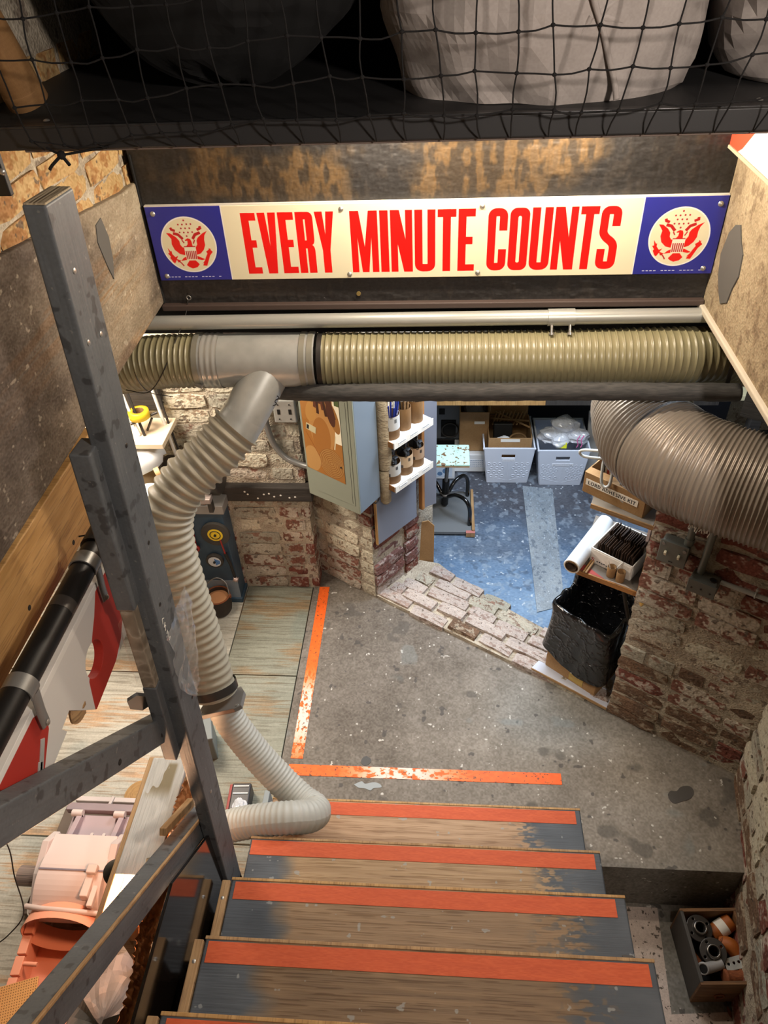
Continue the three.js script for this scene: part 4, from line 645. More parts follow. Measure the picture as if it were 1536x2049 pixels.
// guard on the open side: yellow board, black handrail and striped barricade plank
{
  const t = thing('trim_board', 'yellow varnished pine board along the foot of the left render', 'board', [-0.8, 1.66, -0.85]);
  wpart(t, 'plank', at(box(0.03, 0.168, 1.25, 0.003), -0.807, 1.749, -0.77), mPine);
  for (const [y, z] of [[1.69, -1.16], [1.71, -0.95]]) wpart(t, 'knot', at(lathe([[0, 0.001], [0.004, 0.001], [0.006, 0]], 12), -0.792, y, z, 0, 0, -Math.PI / 2), mDarkWood);
}
{
  const t = thing('barricade_plank', 'white plank with red diagonal stripes, two holes and a broken edge', 'barricade', [-0.7, 1.49, -0.8]);
  const hole = new THREE.Path(); hole.absellipse(0.928, 1.585, 0.04, 0.038, 0, Math.PI * 2, true, 0);
  const g = extrude([[1.17, 1.512], [1.17, 1.703], [0.585, 1.703], [0.6, 1.56], [0.656, 1.56], [0.771, 1.568], [0.762, 1.588], [0.8, 1.592], [0.83, 1.55], [0.87, 1.497], [0.95, 1.5]], 0.018, 0.001, [hole]); g.rotateY(Math.PI / 2); g.translate(-0.709, 0, 0);
  const tex = canvasTex(1024, 256, (c, W, H) => {
    const X = (z) => (z + 1.2) / 1.0 * W, Y = (y) => (1.72 - y) / 0.24 * H; c.fillStyle = '#cbc9c4'; c.fillRect(0, 0, W, H); c.fillStyle = '#a52a1e';
    const P = (...q) => { c.beginPath(); q.forEach(([z, y], i) => i ? c.lineTo(X(z), Y(y)) : c.moveTo(X(z), Y(y))); c.fill(); };
    P([-1.17, 1.7], [-1.063, 1.7], [-1.02, 1.695], [-0.98, 1.654], [-0.95, 1.63], [-0.884, 1.568], [-0.86, 1.48], [-0.94, 1.48], [-0.97, 1.495], [-1.037, 1.522], [-1.151, 1.623], [-1.17, 1.65]); P([-0.75, 1.668], [-0.7, 1.7], [-0.5, 1.7], [-0.5, 1.56], [-0.65, 1.56], [-0.735, 1.63]);
    c.fillStyle = '#d8d6d0'; c.fillRect(0, 0, W, Y(1.69));
  });
  wpart(t, 'board', flatUV(g, 'z', -1.2, -0.2, 'y', 1.48, 1.72), new THREE.MeshStandardMaterial({ map: tex, roughness: 0.65 }));
  wpart(t, 'hole_lining', at(new THREE.CylinderGeometry(0.0385, 0.0385, 0.019, 28, 1, true).scale(1, 1, 1.05), -0.7, 1.585, -0.928, 0, 0, Math.PI / 2), mat(0xa98a5a, 0.8, { side: THREE.DoubleSide }), 'bare wood inside the hole');
  wpart(t, 'broken_edge', at(lump(0.012, 0.028, 0.03, 0.2, 4, 5, 20, 14), -0.702, 1.545, -0.838), mRaw, 'torn bare wood');
  for (const [y, z] of [[1.615, -0.69], [1.59, -0.66]]) { const s = wpart(t, 'mending_plate', (() => { const q = box(0.003, 0.012, 0.06, 0.001); return at(q, -0.689, y, z, 0.8, 0, 0); })(), mGalv); }
}
{
  const t = thing('handrail_pipe', 'black pipe handrail strapped along the striped plank', 'handrail', [-0.7, 1.7, -0.75]);
  wpart(t, 'tube', rod([-0.702, 1.742, -1.16], [-0.702, 1.755, -0.2], 0.0245, 24), mat(0x1d1c1b, 0.42, { metalness: 0.4 }));
  wpart(t, 'coupling', rod([-0.702, 1.742, -1.16], [-0.702, 1.743, -1.085], 0.029, 24), mBlack, 'wider black end coupling');
  wpart(t, 'worn_joint', rod([-0.702, 1.7455, -0.93], [-0.702, 1.746, -0.905], 0.0247, 24), mat(0x4a4642, 0.4, { metalness: 0.5 }), 'worn grey joint');
  for (const z of [-1.035, -0.735]) { const s = wpart(t, 'pipe_strap', (() => { const o = new THREE.Shape(); o.absarc(0, 0, 0.0275, -0.5, Math.PI + 0.3, false); o.lineTo(-0.022, -0.01); o.absarc(0, 0, 0.0245, Math.PI + 0.3, -0.5, true); const q = new THREE.ExtrudeGeometry(o, { depth: 0.03, bevelEnabled: false, curveSegments: 24 }); return at(q, -0.702, 1.745, z - 0.015); })(), mSteel);
    part(s, 'strap_tab', (() => { const q = tube([[0.026, -0.008, 0], [0.024, -0.03, 0.004], [0.017, -0.06, 0.008], [0.015, -0.085, 0.01]], 0.013, 16, 10); q.applyMatrix4(new THREE.Matrix4().makeScale(0.22, 1, 1)); return q.translate(-0.702 + 0.7 + 0.018, 1.745 - 1.7, z + 0.75); })(), mSteel);
    part(s, 'strap_screw', at(lathe([[0, 0.003], [0.004, 0.002], [0.006, 0]], 12), -0.687 + 0.7 + 0.01, 1.662 - 1.7, z + 0.008 + 0.75, 0, 0, -Math.PI / 2), mScrew); }
  wpart(t, 'cable_tie', merge(rod([-0.715, 1.76, -1.15], [-0.735, 1.785, -1.17], 0.002, 6), rod([-0.72, 1.735, -1.14], [-0.755, 1.735, -1.13], 0.002, 6)), mBlack);
}
// floor tapes on the landing
tapeStrip([-0.584, -2.68], [-0.578, -1.692], 0.051, mTapeWornZ, 'orange floor tape running towards the brick wall, worn at its near end');
tapeStrip([-0.605, -1.641], [0.496, -1.641], 0.05, mTapeWornX, 'orange floor tape across the landing before the first step, worn white midway');
function tapeStrip([x0, z0], [x1, z1], w, m, label) {
  const L = Math.hypot(x1 - x0, z1 - z0), t = thing('floor_tape', label, 'tape', [(x0 + x1) / 2, 0.0005, (z0 + z1) / 2], Math.atan2(-(z1 - z0), x1 - x0));
  part(t, 'strip', flatUV(new RoundedBoxGeometry(L, 0.0014, w, 1, 0.0006).translate(0, 0.0007, 0), 'x', -L / 2, L / 2, 'z', -w / 2, w / 2), m);
}
{
  // dark puddle stain and marks on the concrete are flat dried spills
  const spill = (pts, m, label, h = 0.0012) => { const t = thing('dried_spill', label, 'spill', [pts[0][0], 0.0004, pts[0][1]]); const s = new THREE.Shape(); new THREE.SplineCurve(pts.map(([x, z]) => new THREE.Vector2(x - pts[0][0], -(z - pts[0][1])))).getPoints(40).forEach((p, i) => i ? s.lineTo(p.x, p.y) : s.moveTo(p.x, p.y)); const g = new THREE.ExtrudeGeometry(s, { depth: h, bevelEnabled: false }); g.rotateX(-Math.PI / 2); part(t, 'spill_film', g, m); };
  spill([[0.898, -1.592], [0.912, -1.608], [0.935, -1.608], [0.955, -1.626], [0.985, -1.632], [1.0, -1.618], [0.996, -1.596], [0.975, -1.575], [0.945, -1.565], [0.915, -1.555], [0.9, -1.57], [0.898, -1.592]], mat(0x4e4a45, 0.7), 'dark grey kidney shaped spill on the landing near the right wall');
  spill([[0.33, -1.735], [0.35, -1.72], [0.345, -1.7], [0.325, -1.69], [0.31, -1.705], [0.315, -1.725], [0.33, -1.735]].map(([x, z]) => [x - 0.62, z + 0.02]), mat(0x4f4e4b, 0.7), 'small dark spill beside the lying orange floor tape');
  spill([[-0.33, -1.585], [-0.3, -1.6], [-0.285, -1.59], [-0.25, -1.598], [-0.225, -1.59], [-0.22, -1.577], [-0.25, -1.572], [-0.262, -1.562], [-0.285, -1.57], [-0.31, -1.572], [-0.33, -1.585]], mat(0x9aa0a0, 0.7), 'pale grey paint splash between the tape and the first step');
}
// ---------------------------------------------------------------- on and before the slanting wall
const dthing = (name, label, cat, s, y, d, group) => { const p = diag(s, y, d); return thing(name, label, cat, [p.x, p.y, p.z], diagTurn, group); };   // local x along the wall, z towards the room
const jturn = Math.atan2(-JD.z, JD.x);
const jamb = (t, y, o) => V3(B0.x + JD.x * t + JN.x * o, y, B0.z + JD.z * t + JN.z * o);
const jthing = (name, label, cat, t, y, o, group) => { const p = jamb(t, y, o); return thing(name, label, cat, [p.x, p.y, p.z], jturn, group); };     // local x into the opening, z out of the jamb
{
  const t = dthing('electrical_cabinet', 'grey green steel electrical cabinet with a pinned poster on its door', 'cabinet', -0.065, 0.695, 0.012);
  part(t, 'box', at(box(0.28, 0.62, 0.145, 0.004), 0, 0.31, 0.0725), mCabinetSide);
  const d = part(t, 'door', at(box(0.282, 0.622, 0.008, 0.003), 0, 0.311, 0.148), mCabinet);
  part(d, 'door_panel', at(box(0.215, 0.57, 0.003, 0.001), 0.012, 0.325, 0.1525), mCabinet);
  part(d, 'seam', at(box(0.0025, 0.5, 0.0035, 0.0005), 0.108, 0.30, 0.1525), mDarkWood);
  const poster = thing('wall_poster', 'warm brown figure print curling on the grey green cabinet door', 'poster', [0, 0, 0], diagTurn); poster.position.copy(diag(-0.088, 0.85, 0.1668));
  const tex = canvasTex(512, 960, (g, W, H) => {
    g.fillStyle = '#a06a30'; g.fillRect(0, 0, W, H); const bl = (x, y, rx, ry, c, rot = 0) => { g.fillStyle = c; g.beginPath(); g.ellipse(x, y, rx, ry, rot, 0, 7); g.fill(); };
    g.fillStyle = '#e8e0c8'; g.fillRect(430, 150, 90, 420); g.fillStyle = '#4a5a34'; g.fillRect(455, 90, 60, 120); bl(60, 200, 90, 240, '#a87238', 0.1);
    bl(270, 420, 170, 320, '#b08048', 0.05); bl(250, 560, 120, 190, '#9c662e', 0.1); bl(150, 330, 70, 120, '#b48446', 0.5); bl(430, 330, 60, 150, '#94642e', -0.35);
    for (let k = 0; k < 9; k++) { g.strokeStyle = ['#4a2418', '#5c2e1e', '#38190f'][k % 3]; g.lineWidth = 34; g.beginPath(); g.moveTo(170 + k * 26, 0); g.bezierCurveTo(140 + k * 34, 120, 200 + k * 22, 180, 160 + k * 36, 240 + (k % 3) * 50); g.stroke(); }
    bl(400, 300, 50, 120, '#4a2418', -0.2); g.strokeStyle = '#d8d0b0'; g.lineWidth = 14; g.beginPath(); g.moveTo(440, 500); g.lineTo(410, 640); g.stroke();
    bl(350, 800, 170, 150, '#a67c46', -0.1); g.strokeStyle = '#8a5420'; g.lineWidth = 7; for (let k = 0; k < 8; k++) { g.beginPath(); g.ellipse(350, 800, 165 - k * 20, 145 - k * 18, -0.1, 0, 7); g.stroke(); }
    bl(90, 820, 110, 130, '#b48850', 0.2); g.strokeStyle = '#8a4c1c'; g.lineWidth = 8; g.beginPath(); g.moveTo(40, 560); g.quadraticCurveTo(150, 700, 200, 780); g.stroke();
  });
  part(poster, 'print', flatUV(at(extrude([[-0.105, 0], [0.1, -0.012], [0.1, 0.47], [-0.1, 0.47]], 0.0012, 0), 0, 0, 0), 'x', -0.105, 0.1, 'y', -0.012, 0.47), new THREE.MeshStandardMaterial({ map: tex, roughness: 0.35 }));
  part(poster, 'clipping', at(box(0.052, 0.032, 0.001, 0.0004), -0.058, 0.215, 0.002, 0, 0, -0.18), mat(0xb9b08c, 0.6), 'pale clipping with a dark photo'); part(poster, 'clipping_photo', at(box(0.012, 0.022, 0.0012, 0.0004), -0.074, 0.217, 0.0022, 0, 0, -0.18), mBlack);
  part(poster, 'pin', new THREE.SphereGeometry(0.004, 10, 8).translate(0.085, 0.07, 0.003), mBlack);
}
{
  const t = thing('outlet_box', 'square grey metal outlet plate on the whitewashed brick wall', 'outlet', [-0.655, 1.03, -2.668]);
  part(t, 'plate', at(box(0.095, 0.11, 0.03, 0.006), 0.005, 0.055, 0.015), mGalv);
  for (const x of [-0.02, 0.028]) { part(t, 'socket', at(box(0.012, 0.024, 0.004, 0.001), x, 0.055, 0.03), mBlack); for (const y of [0.02, 0.09]) part(t, 'screw', at(cyl(0.003, 0.003, 0.003, 8), x, y, 0.031, Math.PI / 2), mBlack); }
  const c = thing('bent_conduit', 'grey conduit bending into the side of the grey green cabinet', 'pipe', [-0.7, 0.8, -2.64]);
  wpart(c, 'tube', tube([[-0.742, 1.2, -2.655], [-0.742, 1.06, -2.655], [-0.735, 0.97, -2.655], [-0.715, 0.9, -2.652], [-0.675, 0.845, -2.645], [-0.62, 0.82, -2.635], [-0.55, 0.81, -2.615]], 0.0135, 48, 12), mSteel);
  const n = thing('timber_ground', 'blackened timber plank let into the whitewashed brick wall', 'plank', [-0.78, 0.59, -2.67]);
  wpart(n, 'plank', at(box(0.42, 0.082, 0.06, 0.006), -0.79, 0.636, -2.672), mDarkWood);
  for (let k = 0; k < 9; k++) wpart(n, 'paint_spot', at(lathe([[0, 0.001], [0.004, 0.0008], [0.005, 0]], 8), -0.9 + k * 0.03 + rr(-0.01, 0.01), 0.635 + rr(-0.02, 0.02), -2.642, Math.PI / 2), mPaper);
}
// ---------------------------------------------------------------- the jamb: log, boards, two shelves of pots
{
  const t = jthing('split_log', 'weathered wooden pole standing between the grey cabinet and the pot shelves', 'pole', 0.035, 0.64, 0.075);
  part(t, 'upper_length', at(lathe([[0, 0.19], [0.024, 0.19], [0.031, 0.195], [0.032, 0.3], [0.03, 0.42], [0.031, 0.55], [0, 0.55]], 18), 0, 0, 0), mLog);
  part(t, 'lower_length', at(lathe([[0, 0], [0.016, 0], [0.024, 0.012], [0.026, 0.1], [0.0265, 0.188], [0, 0.19]], 18), -0.004, 0, 0), mLog);
  const b = jthing('grey_board', 'flat slate grey plywood board under the two pot shelves', 'board', 0.13, 0.39, 0.02);
  part(b, 'face', at(box(0.27, 0.62, 0.012, 0.002), 0, 0.31, 0.022), mBluegrey); part(b, 'raw_edge', at(box(0.006, 0.35, 0.014, 0.001, true), -0.137, 0.175, 0.022), mPine, 'bare plywood edge');
  const b2 = jthing('grey_board', 'tall narrow slate grey board at the far end of the pot shelves', 'board', 0.345, 0.42, 0.02);
  part(b2, 'face', at(box(0.075, 0.78, 0.02, 0.002), 0.0, 0.39, 0.035, 0, -0.35, 0), mBluegrey); part(b2, 'glue_edge', at(box(0.02, 0.74, 0.025, 0.004, true), -0.045, 0.37, 0.03), mOrangePly, 'amber glue smeared edge');
  const shelf = (y, label) => {
    const t2 = jthing('pot_shelf', label, 'shelf', 0.155, y, 0.03);
    part(t2, 'plank', at(box(0.25, 0.028, 0.105, 0.003), 0, -0.014, 0.052), mWhite); part(t2, 'front_strip', at(box(0.25, 0.034, 0.004, 0.001), 0, -0.014, 0.107), mPaper);
    part(t2, 'sawn_end', at(box(0.003, 0.028, 0.1, 0.0008), -0.1255, -0.014, 0.052), mOrangePly);
    for (let k = 0; k < 3; k++) part(t2, 'name_label', labelBox(0.05, 0.014).translate(-0.075 + k * 0.075, -0.012, 0.1095), texMat({ map: canvasTex(128, 32, (g) => { g.fillStyle = '#e8e8e4'; g.fillRect(0, 0, 128, 32); g.fillStyle = '#5a6470'; for (let q = 0; q < 9; q++) g.fillRect(10 + q * 12, 10 + (q % 3), 8, 9); }), bump: null }, 0.7, 0));
    part(t2, 'red_mark', at(box(0.025, 0.005, 0.03, 0.001), y > 0.8 ? 0.108 : -0.105, 0.001, 0.03), mRed, 'red plastic tag');
    return t2;
  };
  shelf(0.985, 'upper white pot shelf in the brick jamb'); shelf(0.755, 'lower white pot shelf in the brick jamb');
  const pot = (name, label, tt, y, r, h, band) => { const t2 = jthing(name, label, 'pot', tt, y, 0.083, 'tool pots on the jamb shelves'); part(t2, 'pot_wall', lathe([[0, 0.002], [r - 0.003, 0.002], [r - 0.003, h], [r, h], [r, 0], [0, 0]], 28), mCardTube); if (band) part(t2, 'printed_band', lathe([[r + 0.0005, h * 0.42], [r + 0.001, h * 0.42], [r + 0.001, h], [r + 0.0002, h]], 28), band); return t2; };
  const bandTex = (c, d) => texMat({ map: canvasTex(256, 64, (g) => { g.fillStyle = c; g.fillRect(0, 0, 256, 64); g.fillStyle = d; for (let q = 0; q < 14; q++) g.fillRect(8 + q * 18, 12 + (q * 7) % 26, 12, 5 + q % 4); }), bump: null }, 0.5, 0);
  const p1 = pot('tool_pot', 'card pot with a silver band holding blue handled brushes', 0.068, 0.985, 0.04, 0.11, bandTex('#c4c4c0', '#6a6a68'));
  for (let k = 0; k < 10; k++) { const a = k / 10 * 6.28, x = 0.02 * Math.cos(a), z = 0.02 * Math.sin(a); part(p1, 'brush', rod([x, 0.02, z], [x * 1.9, 0.155 + (k % 3) * 0.012, z * 1.9], 0.0042, 8), mat(0x1c2f86, 0.4)); part(p1, 'brush_handle', rod([x * 1.6, 0.11, z * 1.6], [x * 2.0, 0.185 + (k % 3) * 0.012, z * 2.0], 0.003, 8), mPaper); }
  const p2 = pot('tool_pot', 'plain card pot of paint brushes, middle of the upper shelf', 0.15, 0.985, 0.033, 0.105, null);
  for (let k = 0; k < 7; k++) { const a = k / 7 * 6.28 + 0.3; part(p2, 'brush', rod([0.012 * Math.cos(a), 0.01, 0.012 * Math.sin(a)], [0.026 * Math.cos(a), 0.16 + 0.01 * (k % 3), 0.026 * Math.sin(a)], 0.004, 8), k % 3 ? mRaw : mBlack); }
  const p3 = pot('tool_pot', 'plain card pot of paint brushes, far end of the upper shelf', 0.226, 0.985, 0.033, 0.105, null);
  for (let k = 0; k < 7; k++) { const a = k / 7 * 6.28; part(p3, 'brush', rod([0.012 * Math.cos(a), 0.01, 0.012 * Math.sin(a)], [0.026 * Math.cos(a), 0.15 + 0.012 * (k % 3), 0.026 * Math.sin(a)], 0.005, 8), k % 2 ? mRaw : mBrush()); }
  const wedges = (p, n) => { for (let k = 0; k < n; k++) part(p, 'scraper', at(box(0.022 + 0.004 * (k % 3), 0.055, 0.008, 0.002), 0.017 * Math.cos(k * 2.2), 0.088 + 0.01 * (k % 3), 0.017 * Math.sin(k * 2.2), 0.5 * Math.cos(k * 1.7), k * 1.1, 0.5 * Math.sin(k * 2.1)), k % 3 ? mBlack : mat(0x3b3f44, 0.4)); };
  const p4 = pot('tool_pot', 'card pot of black scrapers with a grey printed band, near end of the lower shelf', 0.066, 0.755, 0.04, 0.1, bandTex('#bdbdb8', '#4c4c4c')); wedges(p4, 8);
  const p5 = pot('tool_pot', 'card pot of black scrapers with a tan printed band, middle of the lower shelf', 0.148, 0.755, 0.038, 0.1, bandTex('#c2a684', '#4c4238')); wedges(p5, 8);
  const p6 = pot('tool_pot', 'card pot of black scrapers with a bar code, far end of the lower shelf', 0.226, 0.755, 0.036, 0.1, bandTex('#a88c70', '#3a3028')); wedges(p6, 7);
  const hk = jthing('wire_hook', 'small black hooks hanging on the side of the grey green cabinet', 'hook', -0.02, 0.68, 0.06);
  part(hk, 'ring', new THREE.TorusGeometry(0.013, 0.0035, 8, 20).translate(0, 0.03, 0.0), mBlack); part(hk, 'ring', new THREE.TorusGeometry(0.016, 0.003, 8, 20).translate(0, 0.0, 0.006), mSteelDark);
  const cb = thing('cardboard_sheet', 'folded brown cardboard sheet leaning at the foot of the jamb', 'cardboard', [-0.075, 0, -2.875], Math.atan2(-0.28, 0.95) + 0.25);
  part(cb, 'sheet', at(extrude([[-0.05, 0], [0.048, 0], [0.05, 0.25], [0.02, 0.28], [-0.05, 0.26]], 0.004, 0.001), 0, 0, 0, -0.06, 0, 0), mCard); part(cb, 'back_flap', at(box(0.09, 0.24, 0.004, 0.001), -0.05, 0.12, -0.045, 0, 0.9, 0), mCard);
}
function mBrush() { return mat(0x6a5a48, 0.8); }
// ---------------------------------------------------------------- shop side behind the hose
{
  const t = thing('pedestal_grinder', 'blue steel pedestal grinder with spare wheels hung on its front', 'grinder', [-1.075, 0, -2.62]);
  part(t, 'pedestal', at(box(0.165, 0.575, 0.1, 0.004), 0, 0.3, 0), mBlueSteel); part(t, 'base_plate', at(box(0.18, 0.03, 0.12, 0.004), 0.0, 0.015, 0), mBlueSteel);
  part(t, 'worn_foot', at(box(0.166, 0.12, 0.003, 0.001), 0, 0.09, 0.0505), mat(0x8b98a4, 0.5, { metalness: 0.3 }), 'paint worn to bare grey steel');
  part(t, 'top_tray', at(box(0.185, 0.05, 0.13, 0.004), 0.005, 0.612, 0.0), mat(0x8f8b86, 0.5, { metalness: 0.3 })); part(t, 'water_pot', at(box(0.1, 0.06, 0.08, 0.008), -0.03, 0.665, 0.02), mat(0x8a7f78, 0.5));
  part(t, 'wheel_guard', at(lathe([[0.0, -0.03], [0.085, -0.03], [0.095, -0.02], [0.095, 0.02], [0.085, 0.03], [0, 0.03]], 32), 0.11, 0.85, 0.1, 0, 0, Math.PI / 2), mSteelDark); part(t, 'motor_body', at(lathe([[0, 0], [0.07, 0], [0.075, 0.02], [0.075, 0.16], [0.065, 0.18], [0, 0.18]], 28), 0.05, 0.82, 0.05, 0, 0, Math.PI / 2), mSteelDark);
  part(t, 'tool_rest', at(box(0.06, 0.025, 0.045, 0.003), 0.08, 0.79, 0.2), mat(0x9b8d86, 0.45, { metalness: 0.4 })); part(t, 'rest_arm', at(box(0.02, 0.1, 0.03, 0.003), 0.085, 0.74, 0.16), mSteelDark); part(t, 'eye_shield', at(box(0.035, 0.06, 0.006, 0.002), 0.075, 0.86, 0.2), mSteelDark);
  const wheel = (r, y, x, face, hub, label) => { const w = thing('grinding_wheel', label, 'wheel', [-1.075 + x, y, -2.568]); part(w, 'abrasive_ring', lathe([[0.006, 0], [r - 0.003, 0], [r, 0.003], [r, 0.016], [r - 0.003, 0.019], [0.006, 0.019]], 36).rotateX(Math.PI / 2), mat(0x3c3832, 0.9)); part(w, 'paper_label', lathe([[0.006, 0.0192], [face, 0.0192], [face, 0.0204], [0.006, 0.0204]], 32).rotateX(Math.PI / 2), hub); part(w, 'arbor', rod([0, 0, 0], [0, 0, 0.027], 0.006, 12), mBlack); return w; };
  const w1 = wheel(0.068, 0.468, 0.035, 0.036, mYellow, 'large grey grinding wheel with a yellow label'); part(w1, 'label_ring', new THREE.TorusGeometry(0.024, 0.0022, 6, 32).translate(0, 0, 0.0205), mBlack);
  const w2 = wheel(0.042, 0.295, 0.0, 0.031, mat(0xcfd3d4, 0.5), 'small dark grinding wheel with a white and blue label'); for (let k = 0; k < 4; k++) part(w2, 'label_stripe', at(box(0.005, 0.04 - k * 0.006, 0.0012, 0.0003), 0.006 + k * 0.006, 0, 0.0208, 0, 0, 0.1), mat(0x2f6fb0, 0.5), 'blue stripe');
  const s1 = thing('red_spanner', 'red steel spanner hanging on the blue pedestal', 'spanner', [-1.15, 0.38, -2.56]); part(s1, 'shank', at(box(0.016, 0.2, 0.01, 0.004), 0, 0.11, 0, 0, 0, -0.04), mRed); part(s1, 'head', at(lathe([[0.009, 0], [0.018, 0], [0.018, 0.012], [0.009, 0.012]], 24), 0.002, 0.0, 0.006, Math.PI / 2), mRed); part(s1, 'end', at(cyl(0.007, 0.007, 0.014, 12), 0.002, 0, 0, Math.PI / 2), mSteel);
  const s2 = thing('dressing_tool', 'dark handled dressing tool hanging beside the grinding wheels', 'tool', [-1.01, 0.15, -2.55]); part(s2, 'handle', rod([0.01, 0.13, 0], [-0.004, 0.2, 0], 0.007, 12, 0.009), mBlack); part(s2, 'shaft', rod([-0.004, 0.2, 0], [-0.012, 0.29, 0], 0.004, 10), mRed); part(s2, 'strap', rod([0.01, 0.13, 0], [0.018, 0.03, 0], 0.007, 10), mBlack); part(s2, 'star_wheels', at(lathe([[0.003, -0.012], [0.014, -0.012], [0.01, -0.006], [0.015, 0], [0.01, 0.006], [0.014, 0.012], [0.003, 0.012]], 14), 0.02, 0.03, 0.004, 0, 0, Math.PI / 2 - 0.3), mat(0xb9a49c, 0.4, { metalness: 0.6 }));
  const p = thing('iron_pot', 'small black iron pot of copper coloured dust with a wire bail', 'pot', [-1.085, 0, -2.5]);
  part(p, 'bowl', lathe([[0, 0], [0.045, 0], [0.058, 0.02], [0.064, 0.06], [0.06, 0.105], [0.064, 0.115], [0.058, 0.117], [0.055, 0.1], [0.055, 0.06], [0, 0.06]], 36), mat(0x2b211b, 0.6)); part(p, 'rim', new THREE.TorusGeometry(0.061, 0.004, 8, 40).rotateX(Math.PI / 2).translate(0, 0.115, 0), mRust); part(p, 'contents', lathe([[0.055, 0.095], [0.04, 0.1], [0.036, 0.104], [0.03, 0.098], [0.015, 0.101], [0, 0.099]], 32), mat(0xc48a5c, 0.75), 'copper coloured dust'); part(p, 'bail', tube([[-0.062, 0.11, 0], [-0.05, 0.16, -0.03], [0, 0.19, -0.045], [0.045, 0.165, -0.035], [0.062, 0.11, 0]], 0.003, 32, 8), mSteel); for (const s of [-1, 1]) part(p, 'lug', at(box(0.008, 0.018, 0.012, 0.003), s * 0.066, 0.11, 0), mRust);
}
{
  // bright corner with a shelf behind the post
  const t = thing('wall_shelf', 'small bright wooden shelf in the lit corner behind the post', 'shelf', [-1.28, 1.0, -2.5]);
  wpart(t, 'plank', at(box(0.4, 0.025, 0.2, 0.003), -1.33, 1.03, -2.56), mat(0xe0cdb0, 0.7)); wpart(t, 'back_board', at(box(0.4, 0.22, 0.015, 0.003), -1.37, 1.2, -2.655), mDarkWood);
  const roll = (x, y, z, r, label) => { const q = thing('tape_roll', label, 'tape', [x, y, z]); part(q, 'roll', lathe([[r * 0.55, 0], [r, 0], [r, 0.032], [r * 0.55, 0.032], [r * 0.55, 0]], 32), mYellow); part(q, 'core', lathe([[r * 0.48, 0], [r * 0.55, 0], [r * 0.55, 0.0325], [r * 0.48, 0.0325], [r * 0.48, 0]], 32), mCardTube); return q; };
  roll(-1.235, 1.115, -2.55, 0.042, 'yellow tape roll lying flat on the wall bracket'); roll(-1.32, 1.045, -2.53, 0.036, 'yellow tape roll half hidden behind the post').rotation.z = 1.2;
  const h = thing('tape_bracket', 'thin bracket and rods holding the yellow tape', 'bracket', [-1.24, 1.04, -2.55]); wpart(h, 'arm', merge(rod([-1.27, 1.1, -2.52], [-1.17, 1.12, -2.58], 0.006, 8), rod([-1.22, 1.05, -2.55], [-1.19, 1.105, -2.56], 0.005, 8)), mSteelDark); for (const x of [0, 0.022]) wpart(h, 'rod', rod([-1.3 + x, 1.25, -2.58], [-1.245 + x, 1.045, -2.52], 0.006, 10), x ? mSteelDark : mPaper);
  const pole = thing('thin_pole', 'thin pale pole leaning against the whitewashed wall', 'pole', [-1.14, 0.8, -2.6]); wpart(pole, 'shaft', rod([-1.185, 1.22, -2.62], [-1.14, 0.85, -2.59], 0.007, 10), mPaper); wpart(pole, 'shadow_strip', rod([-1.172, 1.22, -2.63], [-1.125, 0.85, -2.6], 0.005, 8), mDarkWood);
  const b = thing('white_jug', 'white plastic jug lying in the bright corner behind the post', 'jug', [-1.25, 0.8, -2.42]); wpart(b, 'body', at(lathe([[0, 0], [0.05, 0], [0.058, 0.015], [0.058, 0.1], [0.045, 0.13], [0.02, 0.145], [0.02, 0.16], [0, 0.16]], 28), -1.30, 0.93, -2.46, 0, 0.5, -1.35), mWhite); wpart(b, 'cap', at(cyl(0.024, 0.024, 0.02, 20), -1.14, 0.965, -2.37, 0, 0.5, -1.35), mat(0xc9a070, 0.6));
  const b2 = thing('white_cloth', 'white crumpled cloth under the jug in the bright corner', 'cloth', [-1.2, 0.72, -2.35]); wpart(b2, 'heap', lump(0.085, 0.07, 0.07, 0.12, 4, 61, 36, 24, -0.8).translate(-1.2, 0.83, -2.35), mWhite); wpart(b2, 'hanging_end', lump(0.02, 0.07, 0.02, 0.1, 3, 62, 20, 16).translate(-1.225, 0.74, -2.3), mWhite);
  const bench = thing('side_bench', 'pale wooden bench under the white cloth behind the hose', 'bench', [-1.35, 0, -2.4]); wpart(bench, 'top', at(box(0.42, 0.03, 0.5, 0.003), -1.38, 0.745, -2.42), mat(0xcab694, 0.7)); for (const [x, z] of [[-1.55, -2.6], [-1.55, -2.22], [-1.21, -2.6], [-1.21, -2.22]]) wpart(bench, 'leg', at(box(0.04, 0.73, 0.04, 0.003), x, 0.365, z), mRaw);
}
